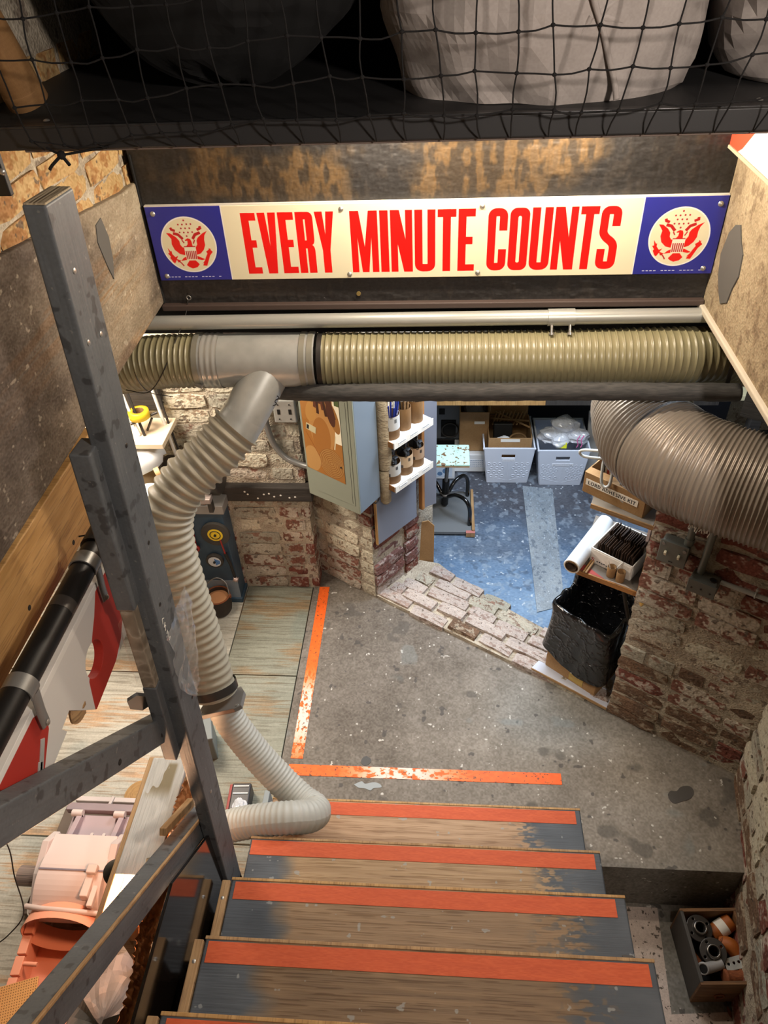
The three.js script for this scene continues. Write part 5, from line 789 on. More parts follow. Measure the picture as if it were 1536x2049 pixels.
{
  const t = thing('tool_case', 'small black and red tool with clear film on the plywood by the hose', 'tool', [-0.76, 0, -1.47], 0.05);
  part(t, 'case', at(box(0.075, 0.07, 0.13, 0.006), 0, 0.035, 0), mat(0x2a2a2c, 0.4)); part(t, 'red_side', at(box(0.012, 0.06, 0.13, 0.002), -0.043, 0.03, 0), mRed, 'red side plate'); for (const z of [-0.05, -0.02]) part(t, 'vent', at(box(0.06, 0.004, 0.006, 0.001), 0, 0.071, z), mGalv); part(t, 'film', at(lump(0.025, 0.012, 0.03, 0.3, 5, 71, 24, 16), 0.005, 0.075, 0.035), mFilm, 'crumpled clear film');
  const g2 = thing('pale_post', 'short pale painted block standing by the first tread', 'block', [-0.645, 0, -1.45]); part(g2, 'block', at(box(0.022, 0.12, 0.06, 0.003), 0, 0.06, 0), mat(0x8f9798, 0.6));
  const g3 = thing('grey_bin', 'low grey steel box on the plywood behind the post', 'box', [-0.97, 0, -1.72], 0.3); part(g3, 'shell', at(box(0.1, 0.14, 0.12, 0.006), 0, 0.07, 0), mat(0x6f7675, 0.5)); part(g3, 'lid', at(box(0.106, 0.015, 0.126, 0.004), 0, 0.146, 0), mat(0x757c7b, 0.5));
}
// ---------------------------------------------------------------- machine and lamp trough below the rails
{
  const t = thing('bench_sander', 'grey disc and belt machine with a round hood and open dust tray, lit orange', 'machine', [-1.24, 0, -1.1]);
  const P = (n, g, m, l) => wpart(t, n, g, m, l);
  // hood: quarter barrel over x -1.36..-1.13
  const arc = []; for (let k = 0; k <= 14; k++) { const a = -0.05 + k / 14 * 1.75; arc.push([-0.02 - 0.0 + 0.115 * Math.sin(a) * 1.15, 0.06 + 0.115 * Math.cos(a)]); }
  const hood = extrude([[-0.14, 0.16], ...arc.map(([x, y]) => [x, y]), [0.10, 0.03], [-0.14, 0.03]], 0.225, 0.003); hood.rotateY(-Math.PI / 2); hood.translate(-1.125, 0.055, -1.09);
  P('hood', boxUV(hood), mMachine); P('hood_seam', at(box(0.23, 0.003, 0.006, 0.001), -1.237, 0.232, -1.10), mat(0x7a7480, 0.5)); P('side_cheek', (() => { const g = extrude([[-0.15, 0], [0.12, 0], [0.1, 0.1], [0, 0.17], [-0.1, 0.2], [-0.16, 0.15]], 0.02, 0.003); g.rotateY(-Math.PI / 2); return g.translate(-1.352, 0.04, -1.09); })(), mMachine); P('side_cheek', (() => { const g = extrude([[-0.15, 0], [0.12, 0], [0.1, 0.1], [0, 0.17], [-0.1, 0.2], [-0.16, 0.15]], 0.02, 0.003); g.rotateY(-Math.PI / 2); return g.translate(-1.105, 0.04, -1.09); })(), mMachine);
  P('back_plate', at(box(0.26, 0.03, 0.11, 0.004), -1.22, 0.13, -1.285), mat(0xa8969a, 0.5)); for (let k = 0; k < 3; k++) P('plate_bolt', at(cyl(0.006, 0.006, 0.006, 10), -1.25 + k * 0.045, 0.148, -1.265), mMachine);
  for (const x of [-1.315, -1.155]) { P('hinge_arm', beam([x, 0.15, -1.33], [x + (x < -1.2 ? 0.0 : 0.0), 0.17, -1.23], 0.02, 0.035, 0.003), mat(0xa8969a, 0.5)); P('hinge_pin', rod([x - 0.03, 0.165, -1.335], [x + 0.01, 0.165, -1.335], 0.013, 14), mMachine); }
  P('hinge_bar', at(box(0.3, 0.03, 0.03, 0.003), -1.23, 0.145, -1.365), mat(0x8f8084, 0.5)); P('base_board', at(box(0.36, 0.05, 0.4, 0.004), -1.26, 0.025, -1.22), mat(0x6a5c50, 0.7)); P('rear_rail', at(box(0.34, 0.02, 0.02, 0.003), -1.24, 0.05, -1.45), mMachine); P('rear_rod', rod([-1.4, 0.06, -1.42], [-1.15, 0.05, -1.39], 0.009, 10), mPaper); P('rail_strut', beam([-1.26, 0.06, -1.46], [-1.27, 0.06, -1.40], 0.012, 0.012, 0.002), mMachine);
  P('clamp_block', at(box(0.028, 0.035, 0.09, 0.004), -1.165, 0.215, -1.06), mMachine); P('clamp_block', at(box(0.02, 0.02, 0.14, 0.004), -1.14, 0.21, -1.06), mMachine); P('clamp_block', at(box(0.035, 0.02, 0.03, 0.004), -1.16, 0.24, -1.10), mMachine);
  P('adjusting_knob', rod([-1.465, 0.12, -1.12], [-1.40, 0.12, -1.12], 0.034, 28), texMat(paint(128, 64, (u, v) => { const s = Math.sin(u * 60 * 6.283) > 0 ? 1 : 0.55; return [170 * s, 150 * s, 140 * s, s]; }, 1, 1), 0.6, 0.002)); P('knob_shaft', rod([-1.40, 0.12, -1.12], [-1.36, 0.12, -1.12], 0.02, 16), mMachine); P('side_foot', at(cyl(0.028, 0.034, 0.1, 20), -1.375, 0.05, -1.02), mat(0xb7ada0, 0.5)); P('foot_ring', new THREE.TorusGeometry(0.034, 0.005, 8, 24).rotateX(Math.PI / 2).translate(-1.375, 0.006, -1.01), mMachine);
  // mouth and dust tray
  P('mouth_rim', (() => { const g = tube([[-1.375, 0.17, -1.0], [-1.3, 0.195, -0.985], [-1.2, 0.2, -0.98], [-1.1, 0.175, -0.985]], 0.009, 30, 8); return g; })(), mMachine); P('mouth_lining', (() => { const g = lathe([[0.128, 0], [0.13, 0], [0.13, 0.08], [0.128, 0.08]], 32); return at(g.scale(1, 1, 0.55), -1.238, 0.12, -1.0, 1.2, 0, 0); })(), mBinGlowTint);
  P('tray_floor', at(box(0.24, 0.012, 0.27, 0.003), -1.225, 0.03, -0.84), mBinGlowTint, 'tray floor with orange lamp glow in its colour'); P('tray_wall', beam([-1.355, 0.075, -0.99], [-1.335, 0.075, -0.72], 0.018, 0.09, 0.003), mBinGlowTint); P('tray_wall', beam([-1.1, 0.075, -0.99], [-1.1, 0.075, -0.72], 0.018, 0.09, 0.003), mBinGlowTint);
  for (let k = 0; k < 4; k++) P('tray_block', at(box(0.03, 0.02, 0.056, 0.002), -1.349 + k * 0.0045, 0.13, -0.955 + k * 0.062, 0, 0.08, 0), mBinGlowTint); P('tray_peg', rod([-1.33, 0.13, -0.84], [-1.28, 0.13, -0.84], 0.007, 10), mBinGlowTint);
  const c = thing('thin_cable', 'thin dark cable drooping over the machine knob', 'cable', [-1.4, 0.1, -1.0]); wpart(c, 'strand', tube([[-1.37, 0.62, -1.08], [-1.38, 0.42, -1.08], [-1.385, 0.3, -1.04], [-1.36, 0.22, -0.985], [-1.36, 0.19, -0.95], [-1.40, 0.16, -0.91], [-1.43, 0.14, -0.895]], 0.0022, 40, 6), mBlack);
  const r = thing('red_toolbox', 'dark red moulded handle with a tan perforated panel at the frame edge', 'toolbox', [-1.36, 0.1, -0.72]);
  wpart(r, 'body', at(box(0.1, 0.13, 0.26, 0.02), -1.405, 0.2, -0.66, 0, 0.28, 0), mat(0x4a1712, 0.3)); wpart(r, 'edge_strip', at(box(0.02, 0.03, 0.27, 0.004), -1.335, 0.26, -0.665, 0, 0.28, 0), mat(0xb2401c, 0.35)); wpart(r, 'grip', at(new THREE.TorusGeometry(0.04, 0.014, 10, 24, Math.PI), -1.42, 0.275, -0.67, 0, 1.2, 0), mat(0x3a1210, 0.3));
  wpart(r, 'perforated_panel', at(box(0.15, 0.006, 0.24, 0.002), -1.25, 0.225, -0.64, 0, 0.28, 0.1), texMat(paint(256, 256, (u, v) => { const d = Math.hypot((u * 22) % 1 - 0.5, (v * 22) % 1 - 0.5); return [...(d < 0.22 ? [120, 84, 44] : [206, 160, 98]), d < 0.22 ? 0 : 1]; }, 6, 6), 0.7, 0.001), 'tan perforated panel');
}
{
  const [I, col, glow] = LAMP.trough, t = thing('lamp_trough', 'long wooden trough lamp with a white cover board and a glowing tube', 'lamp', [-0.84, 0.4, -0.95]), P = (n, g, m, l) => wpart(t, n, g, m, l);
  const tW = texMat(paint(512, 256, (u, v) => { const n = fbm(u, v, 8, 40, 3, 861), b = fbm(u, v, 5, 6, 3, 863); let c = mixc([168, 166, 160], [196, 195, 188], n); c = mixc(c, [128, 116, 88], smooth(0.52, 0.56, b) * smooth(0.6, 0.75, u) * (1 - smooth(0.93, 0.97, u)) * smooth(0.05, 0.12, v) * (1 - smooth(0.7, 0.8, v))); return [...c, n]; }, 1, 1, true, true), 0.7, 0.0015);
  P('cover_board', flatUV(at(box(0.112, 0.018, 0.36, 0.003), -0.826, 0.69, -1.07), 'z', -0.89, -1.25, 'x', -0.882, -0.77), tW, 'white cover board with a dried glue patch');
  P('side_board', at(box(0.016, 0.11, 0.56, 0.003, true), -0.889, 0.64, -0.975), mRaw); P('side_board', at(box(0.016, 0.11, 0.48, 0.003, true), -0.762, 0.63, -1.015), mRaw, 'raw wooden side'); P('floor_board', at(box(0.12, 0.012, 0.48, 0.003), -0.826, 0.585, -1.01), mat(0xb06a34, 0.7)); P('end_board', at(box(0.13, 0.1, 0.012, 0.003, true), -0.826, 0.63, -0.772), mRaw);
  P('end_batten', beam([-0.795, 0.70, -0.935], [-0.775, 0.69, -0.83], 0.016, 0.03, 0.004), mLog, 'small wooden clip');
  P('glow_tube', at(new RoundedBoxGeometry(0.058, 0.03, 0.2, 3, 0.012), -0.85, 0.625, -0.885), mat(0xfff0d8, 0.4, { emissive: 0xffc98a, emissiveIntensity: glow }), 'glowing lamp tube');
  P('blue_plug', at(cyl(0.02, 0.02, 0.03, 16), -0.862, 0.66, -0.755), mat(0x2a7fb0, 0.5)); P('plug_base', at(box(0.05, 0.02, 0.03, 0.004), -0.862, 0.637, -0.755), mat(0x8a8580, 0.6)); P('trough_leg', at(box(0.03, 0.58, 0.03, 0.003), -0.87, 0.29, -1.2), mRaw); P('trough_leg', at(box(0.03, 0.58, 0.03, 0.003), -0.865, 0.29, -0.80), mRaw);
  for (const z of [-0.95, -0.84]) { const l = new THREE.PointLight(col, I, 0, 2); l.position.set(-0.85 - t.position.x, 0.66 - t.position.y, z - t.position.z); l.castShadow = true; l.shadow.radius = 2; l.name = 'lamp_light'; t.add(l); }
  const s = thing('machine_lamp', 'small shaded work lamp clipped under the trough, facing the machine', 'lamp', [-0.96, 0.5, -0.98]);
  part(s, 'lamp_shade', at(lathe([[0.012, 0.05], [0.02, 0.05], [0.042, 0.0], [0.040, 0.0], [0.018, 0.046]], 24), 0, 0, 0, 0, 0, -0.5), mSteelDark); part(s, 'light_bulb', new THREE.SphereGeometry(0.02, 16, 12).translate(-0.01, -0.004, 0), mat(0xffe0b0, 0.4, { emissive: 0xffb27a, emissiveIntensity: glow })); part(s, 'bracket', rod([0.02, 0.05, 0], [0.06, 0.09, 0.01], 0.006, 8), mSteelDark);
  const l = new THREE.PointLight(0xffb48a, 0.36, 0, 2); l.position.set(-0.012, -0.006, 0); l.castShadow = true; l.shadow.radius = 1.5; l.name = 'lamp_light'; s.add(l);
  const f = thing('copper_strip', 'crinkled copper coloured strip between the trough and the stair panel', 'foil', [-0.74, 0.3, -0.85]);  // crinkled copper coloured strip along the trough side
  const g = new THREE.PlaneGeometry(0.78, 0.06, 130, 10), p = g.attributes.position; for (let i = 0; i < p.count; i++) p.setZ(i, (hash(Math.round(p.getX(i) * 166) + 300, Math.round(p.getY(i) * 160) + 50, 9) - 0.5) * 0.014 + 0.012 * Math.sin(p.getX(i) * 20)); g.computeVertexNormals(); g.rotateY(Math.PI / 2); g.rotateZ(0.35);
  wpart(f, 'foil', g.translate(-0.735, 0.715, -0.83), mat(0xd08a56, 0.3, { metalness: 0.45, side: THREE.DoubleSide }));
  const pl = thing('plastic_sheeting', 'grey crumpled plastic sheeting on the floor beside the copper coloured strip', 'sheeting', [-0.92, 0, -0.62]); wpart(pl, 'sheet', lump(0.13, 0.2, 0.22, 0.16, 5, 83, 40, 28, -0.9).translate(-0.92, 0.19, -0.62), mat(0x7d7c79, 0.5));
}
{
  const t = thing('ply_offcut', 'round end of a bare plywood offcut under the cover board', 'offcut', [-1.18, 0, -1.5], 0.1); part(t, 'disc', at(lathe([[0, 0], [0.06, 0], [0.062, 0.004], [0.062, 0.014], [0, 0.016]], 28), 0, 0, 0), mPine); part(t, 'scrap', at(box(0.07, 0.02, 0.1, 0.003), 0.07, 0.01, 0.02), mRaw);
}
// ---------------------------------------------------------------- back room: stool, crates, bench
{
  const t = thing('low_stool', 'low stool with a worn mint green seat and black bent tube legs', 'stool', [0.03, -0.018, -3.3]);
  const P = (n, g, m, l) => wpart(t, n, g, m, l);
  P('seat', at(box(0.185, 0.016, 0.18, 0.006), 0.062, 0.452, -3.215), texMat(paint(256, 256, (u, v) => { const n = fbm(u, v, 6, 6, 3, 871), k = spots(u, v, 14, 0.66, 873, 0.03); return [...mixc(mixc([176, 220, 206], [198, 236, 222], n), [120, 92, 66], k), 0.5 - k * 0.3]; }, 5, 5), 0.55, 0.001)); P('seat_edge', at(box(0.183, 0.008, 0.178, 0.003, true), 0.062, 0.441, -3.215), mRaw, 'bare plywood edge');
  P('column', rod([0.035, 0.2, -3.3], [0.045, 0.44, -3.24], 0.0105, 16), mSteel); P('hub', rod([0.03, 0.03, -3.335], [0.035, 0.22, -3.3], 0.02, 18), mBlack); P('hub_ring', new THREE.TorusGeometry(0.024, 0.008, 10, 24).rotateX(Math.PI / 2).translate(0.031, 0.115, -3.318), mat(0x6e6a66, 0.4, { metalness: 0.5 }));
  for (const [x, z] of [[0.16, -3.43], [0.165, -3.17], [-0.1, -3.43], [-0.1, -3.17]]) P('leg', tube([[0.03 + (x - 0.03) * 0.15, 0.115, -3.31 + (z + 3.31) * 0.15], [0.03 + (x - 0.03) * 0.45, 0.165, -3.31 + (z + 3.31) * 0.5], [0.03 + (x - 0.03) * 0.82, 0.17, -3.31 + (z + 3.31) * 0.85], [x, 0.12, z], [x + 0.002, 0.005, z]], 0.0115, 28, 12), mBlackGloss);
  const b = thing('stool_dolly', 'flat grey dolly with a pale wooden edge under the stool', 'dolly', [0.06, -0.02, -3.27]); wpart(b, 'deck', at(box(0.24, 0.02, 0.36, 0.003), 0.06, 0.0, -3.29), mat(0x6e7274, 0.7)); wpart(b, 'side_strip', at(box(0.016, 0.035, 0.36, 0.003, true), 0.188, 0.01, -3.29), mRaw); wpart(b, 'end_block', at(box(0.05, 0.03, 0.02, 0.003, true), 0.172, 0.0, -3.105), mRaw, 'pale wooden end block with red paint'); wpart(b, 'end_paint', at(box(0.05, 0.003, 0.021, 0.001), 0.172, 0.0155, -3.105), mat(0xb8756e, 0.7));
}
function crate(x, zf, label, words) {
  const t = thing('plastic_crate', label, 'crate', [x, -0.018, zf]); const w0 = 0.235, w1 = 0.29, h = 0.255, d = 0.3;
  // tapered wall panels; the front one has a slot and rows of dimples
  const slot = new THREE.Path(); slot.moveTo(-0.042, 0.19); slot.lineTo(-0.042, 0.215); slot.lineTo(0.036, 0.215); slot.lineTo(0.036, 0.19); slot.closePath();
  part(t, 'front_wall', at(extrude([[-w0 / 2, 0], [w0 / 2, 0], [w1 / 2, h], [-w1 / 2, h]], 0.006, 0.0015, [slot]), 0, 0, 0, 0.06), mCrate); part(t, 'back_wall', at(extrude([[-w0 / 2, 0], [w0 / 2, 0], [w1 / 2, h], [-w1 / 2, h]], 0.006, 0.0015), 0, 0, -d, -0.06), mCrate);
  for (const s of [-1, 1]) { const g = extrude([[-0.002, 0], [d, 0], [d + 0.012, h], [-0.014, h]], 0.006, 0.0015); g.rotateY(Math.PI / 2); g.rotateZ(-s * 0.108); part(t, "side_wall", g.translate(s * (w0 / 2) - 0.003, 0, 0), mCrate); }
  part(t, 'bottom', at(box(w0, 0.006, d, 0.002), 0, 0.004, -d / 2), mCrate); part(t, 'rim', merge(at(box(w1 + 0.014, 0.012, 0.01, 0.003), 0, h, 0.018), at(box(w1 + 0.014, 0.012, 0.01, 0.003), 0, h, -d - 0.018), at(box(0.01, 0.012, d + 0.04, 0.003), w1 / 2, h, -d / 2), at(box(0.01, 0.012, d + 0.04, 0.003), -w1 / 2, h, -d / 2)), mCrate);
  for (const s of [-1, 1]) for (let r = 0; r < 4; r++) for (let c = 0; c < 3; c++) { const X = s * 0.068 + (c - 1) * 0.032 + (r % 2 ? 0.012 : -0.004) * s, Y = 0.055 + r * 0.03; part(t, 'dimple', at(lathe([[0.0, -0.002], [0.006, -0.001], [0.0082, 0.0032], [0.0105, 0.0024], [0.0115, 0]], 16), X, Y, 0.0065 + Y * 0.06, Math.PI / 2 + 0.06, 0, 0), mCrate); }
  part(t, 'rib', at(box(0.003, 0.17, 0.003, 0.001), 0.0, 0.1, 0.0125, 0.06), mCrate); for (const s of [-1, 1]) part(t, 'rib', at(box(0.1, 0.003, 0.003, 0.001), s * 0.06, 0.036, 0.009, 0.06, 0, s * 0.3), mCrate);
  part(t, 'name_label', at(labelBox(words, 0.018), 0, words > 0.09 ? 0.157 : 0.175, 0.018, 0.06), texMat({ map: canvasTex(256, 32, (g) => { g.fillStyle = '#eef1f6'; g.fillRect(0, 0, 256, 32); g.fillStyle = '#8a94a8'; for (let q = 0; q < 18; q++) g.fillRect(14 + q * 13, 12, 9, 8); }), bump: null }, 0.6, 0));
  return t;
}
crate(0.4, -3.6, 'white dimpled plastic crate with an open cardboard box in it', 0.07); crate(0.71, -3.58, 'white dimpled plastic crate heaped with clear plastic bags', 0.12);
function openBox(name, label, [x, y, z], w, h, d, turn = 0, m = mCard) {
  const t = thing(name, label, 'box', [x, y, z], turn), e = 0.005;
  part(t, 'front_panel', at(box(w, h, e, 0.001), 0, h / 2, d / 2), m); part(t, 'back_panel', at(box(w, h, e, 0.001), 0, h / 2, -d / 2), m); for (const s of [-1, 1]) part(t, 'side_panel', at(box(e, h, d, 0.001), s * w / 2, h / 2, 0), m); part(t, 'bottom_panel', at(box(w, e, d, 0.001), 0, e / 2, 0), m); return t;
}
const paperLabel = (w, h, draw) => texMat({ map: canvasTex(256, Math.max(16, Math.round(256 * h / w)), draw), bump: null }, 0.7, 0);
{
  const b = openBox('cardboard_box', 'open cardboard box of odds standing in the white crate', [0.405, 0.02, -3.745], 0.245, 0.265, 0.25); part(b, 'back_flap', at(box(0.24, 0.06, 0.004, 0.001), 0, 0.295, -0.14, -0.3), mCard); part(b, 'name_label', at(box(0.11, 0.02, 0.0012, 0.0004), 0.0, 0.25, 0.1285), mPaper, 'white paper label');
  const k = thing('black_case', 'flat black case in the cardboard box inside the crate', 'case', [0.37, 0.22, -3.75], 0, null); part(k, 'shell', at(box(0.11, 0.1, 0.05, 0.006), 0, 0.03, 0, -0.3), mBlack);
  const rk = thing('wooden_rack', 'pale wooden rack of pegs on top of the cardboard box', 'rack', [0.41, 0.26, -3.8]); for (let i = 0; i < 9; i++) { part(rk, 'peg', rod([-0.1 + i * 0.02, 0.01, 0.02], [-0.075 + i * 0.022, 0.05 + 0.01 * (i % 3), -0.05], 0.005, 7), mRaw); } part(rk, 'rail', rod([-0.11, 0.03, -0.02], [0.11, 0.045, 0.03], 0.006, 8), mRaw); part(rk, 'rail', rod([-0.08, 0.05, -0.06], [0.115, 0.02, 0.06], 0.006, 8), mRaw);
  const hp = thing('bent_hoop', 'pale bent hoop standing in the cardboard box', 'hoop', [0.455, 0.19, -3.69]); part(hp, 'hoop', new THREE.TorusGeometry(0.05, 0.006, 8, 28, 3.3).translate(0, 0.03, 0), mRaw);
  const lt = thing('label_bag', 'white speckled bag in front of the black case', 'bag', [0.375, 0.24, -3.66]); part(lt, 'bag', lump(0.045, 0.03, 0.02, 0.15, 4, 91, 24, 16), mWhite);
  const fb = (x, y, z, r, s, l) => { const q = thing('plastic_bag', l, 'bag', [x, y, z], 0, 'clear bags heaped in the crate'); part(q, 'film', lump(r, r * 0.8, r * 0.8, 0.22, 5, s, 32, 22), mFilm); };
  fb(0.64, 0.265, -3.68, 0.066, 101, 'clear plastic bag heaped at the cardboard box side of the crate'); fb(0.72, 0.31, -3.7, 0.085, 102, 'largest clear plastic bag on top of the crate heap'); fb(0.69, 0.262, -3.63, 0.055, 103, 'small clear plastic bag at the front of the crate heap'); fb(0.79, 0.275, -3.66, 0.062, 104, 'clear plastic bag with pink seam strips');
  const pk = thing('pink_strip', 'bright pink seam strips on a clear bag in the crate', 'strip', [0.79, 0.25, -3.598]); for (const s of [0, 0.022]) part(pk, 'seam', tube([[s, 0.08, 0.015], [s - 0.014, 0.05, 0.02], [s - 0.006, 0.02, 0.02], [s - 0.012, 0, 0.018]], 0.003, 14, 6), mat(0xd66aa0, 0.5));
  const yl = thing('yellow_card', 'yellow card standing at the front of the bag crate', 'card', [0.7, 0.235, -3.595]); part(yl, 'card', at(box(0.05, 0.035, 0.006, 0.001), 0, 0.0175, 0, -0.2), mat(0xd8dc2a, 0.6));
  const tb = openBox('cardboard_box', 'tall open cardboard box of grey film behind the stool', [0.2, 0.12, -3.83], 0.165, 0.27, 0.2); part(tb, 'back_flap', at(box(0.165, 0.16, 0.004, 0.001), 0, 0.34, -0.12, -0.25), mCard); part(tb, 'side_flap', at(box(0.004, 0.1, 0.18, 0.001), 0.085, 0.31, -0.02, 0, 0, 0.15), mCard); part(tb, 'name_label', at(box(0.06, 0.018, 0.0012, 0.0004), 0.03, 0.2, 0.1035), mPaper, 'white paper label');
  const gf = thing('grey_film', 'heap of dark grey plastic film in the tall cardboard box', 'film', [0.2, 0.33, -3.83]); part(gf, 'film', lump(0.07, 0.07, 0.08, 0.2, 5, 111, 36, 26), mat(0x6c6a70, 0.25));
  const wb = thing('white_carton', 'white printed carton lying under the tall cardboard box', 'carton', [0.19, -0.018, -3.69]); part(wb, 'body', at(box(0.2, 0.125, 0.2, 0.003), 0, 0.07, -0.1), mWhite); part(wb, 'print', labelBox(0.15, 0.06).translate(0.01, 0.07, 0.0005), paperLabel(0.15, 0.06, (g, W, H) => { g.fillStyle = '#dfe4ea'; g.fillRect(0, 0, W, H); g.fillStyle = '#7f93ab'; for (let r = 0; r < 4; r++) for (let q = 0; q < 12; q++) g.fillRect(8 + q * 19, 8 + r * 24, 14 - (q * r) % 6, 8); }));
  const w2 = thing('white_carton', 'blue and white printed carton partly hidden by the stool', 'carton', [0.03, -0.018, -3.62]); part(w2, 'body', at(box(0.16, 0.13, 0.16, 0.003), -0.02, 0.07, -0.08), mWhite); part(w2, 'print', labelBox(0.13, 0.1).translate(-0.02, 0.07, 0.0005), paperLabel(0.13, 0.1, (g, W, H) => { g.fillStyle = '#c6d4e4'; g.fillRect(0, 0, W, H); g.fillStyle = '#5c7ea4'; g.beginPath(); g.arc(180, 110, 40, 0, 7); g.fill(); g.beginPath(); g.arc(110, 150, 30, 0, 7); g.fill(); g.fillRect(14, 20, 120, 14); }));
  const gb = thing('grey_case', 'grey steel case with a black opening in the corner behind the stool', 'case', [0.06, 0.12, -3.95]); part(gb, 'shell', at(box(0.2, 0.26, 0.2, 0.006), -0.04, 0.13, 0), mat(0x656a70, 0.5)); part(gb, 'opening', at(box(0.09, 0.12, 0.01, 0.002), -0.01, 0.08, 0.1), mBlackMatt); part(gb, 'opening', at(box(0.035, 0.04, 0.01, 0.002), -0.05, 0.2, 0.1), mBlackMatt); part(gb, 'ring', new THREE.TorusGeometry(0.05, 0.005, 8, 28).translate(-0.0, 0.07, 0.108), mSteelDark); part(gb, 'stand', at(box(0.2, 0.12, 0.2, 0.004), -0.04, -0.065, 0), mBlack);
}
{
  const t = thing('work_bench', 'long bench with a pale top and wooden edge across the back room', 'bench', [0.5, -0.02, -3.7]); const P = (n, g, m, l) => wpart(t, n, g, m, l);
  P('top', at(box(2.2, 0.03, 0.64, 0.003), 0.7, 0.625, -3.815), mat(0xd9cfa6, 0.6)); P('front_edge', at(box(0.62, 0.036, 0.016, 0.002, true), 0.25, 0.605, -3.495), mPine); P('front_edge', at(box(0.9, 0.036, 0.016, 0.002, true), 1.01, 0.605, -3.495), mDarkWood, 'dark worn bench edge'); P('back_board', at(box(2.2, 0.6, 0.02, 0.002), 0.7, 0.3, -4.14), mat(0x3d4250, 0.8)); for (const x of [-0.33, 1.72]) P('leg', at(box(0.06, 0.61, 0.06, 0.003), x, 0.3, -3.6), mDarkWood);
  const st = thing('power_strip', 'pale blue outlet strip under the bench edge', 'strip', [0.93, 0.5, -3.55]); part(st, 'case', at(box(0.3, 0.035, 0.02, 0.004), 0.06, 0.03, 0), mat(0x9db8d8, 0.5)); for (let k = 0; k < 5; k++) part(st, 'socket', at(box(0.018, 0.014, 0.003, 0.001), -0.04 + k * 0.045, 0.03, 0.0105), mat(0x4b5a70, 0.5));
  const pp = thing('standing_stick', 'pale wooden stick hanging in front of the bench edge', 'stick', [0.86, 0.34, -3.475]); part(pp, 'stick', rod([0.0, 0.3, 0], [0.008, 0.0, 0.004], 0.011, 10), mRaw);
  const pr = thing('red_white_sheet', 'white board scrap with a red corner leaning under the bench', 'board', [0.9, 0.0, -3.72]); part(pr, 'sheet', at(box(0.08, 0.4, 0.01, 0.002), 0, 0.2, 0, -0.15, 0.3, 0.05), mat(0xb9b8b4, 0.7)); part(pr, 'red_corner', at(box(0.03, 0.04, 0.011, 0.001), 0.02, 0.37, -0.055, -0.15, 0.3, 0.05), mRed);
  const lr = thing('stone_block', 'stack of brown stone blocks under the bench end', 'block', [1.02, -0.018, -3.75]); for (let k = 0; k < 3; k++) part(lr, 'stone', at(box(0.16, 0.13, 0.18, 0.008), 0.01 * k, 0.07 + k * 0.135, -0.03 * k, 0, 0.1 * k, 0), BR.brown);
  const gr = thing('clear_tub', 'clear round plastic tub on the floor behind the adhesive box', 'tub', [0.93, -0.018, -3.4]); part(gr, 'tub_wall', lathe([[0, 0], [0.06, 0], [0.07, 0.09], [0.068, 0.09], [0.058, 0.004], [0, 0.004]], 28), mFilm); part(gr, 'lid', lathe([[0, 0.094], [0.07, 0.092], [0.074, 0.088], [0.072, 0.084]], 28), mFilm);
}
// ---------------------------------------------------------------- right side of the opening: shelves, boxes, bin
const dslab = (pts, y, th) => slab(pts.map(([s, d]) => { const p = diag(s, 0, d); return [p.x, p.z]; }), y, th);
{
  const p0 = diag(1.1, 0.68, -0.2), t = thing('corner_shelves', 'two plywood shelves with a varnished side board in the opening', 'shelves', [p0.x, 0.68, p0.z]);
  wpart(t, 'lower_shelf', dslab([[0.985, -0.02], [1.215, -0.03], [1.19, -0.37], [0.915, -0.36]], 0.705, 0.012), mat(0x6e665c, 0.7)); wpart(t, 'shelf_edge', dslab([[0.985, -0.016], [1.222, -0.026], [1.222, -0.032], [0.985, -0.022]], 0.7055, 0.022), mOrangePly, 'orange plywood edge'); wpart(t, 'red_paint', dslab([[0.987, -0.024], [1.09, -0.028], [1.0, -0.06], [0.983, -0.045]], 0.7056, 0.0014), mat(0xa9433c, 0.7)); wpart(t, 'pale_paint', dslab([[1.09, -0.028], [1.2, -0.032], [1.17, -0.04]], 0.7056, 0.0014), mat(0xb9ada2, 0.7));
  wpart(t, 'upper_shelf', dslab([[0.99, -0.03], [1.215, -0.03], [1.2, -0.36], [0.93, -0.3]], 1.03, 0.018), mat(0x8d867c, 0.7)); wpart(t, 'shelf_edge', dslab([[0.99, -0.026], [1.218, -0.026], [1.218, -0.031], [0.99, -0.031]], 1.0305, 0.019), mRaw, 'bare plywood edge');
  const sb = box(0.018, 0.62, 0.34, 0.002); sb.rotateY(diagTurn); const c = diag(1.232, 0.98, -0.19); wpart(t, 'side_board', sb.translate(c.x, c.y, c.z), mat(0x6c6c6e, 0.7));
  const fe = box(0.02, 0.62, 0.012, 0.002, true); fe.rotateY(diagTurn); const c2 = diag(1.232, 0.98, -0.013); wpart(t, 'front_edge', fe.translate(c2.x, c2.y, c2.z), mOrangePly, 'varnished orange edge');
  const gl = lump(0.008, 0.018, 0.008, 0.2, 4, 121, 18, 14), c3 = diag(1.25, 0.69, -0.002); wpart(t, 'glue_drop', gl.translate(c3.x, c3.y, c3.z), mat(0xd8b060, 0.4));
  const br = rod(diag(1.13, 0.69, -0.1).toArray(), diag(1.205, 0.45, -0.1).toArray(), 0.008, 8); wpart(t, 'bracket_strut', br, mSteelDark);
}
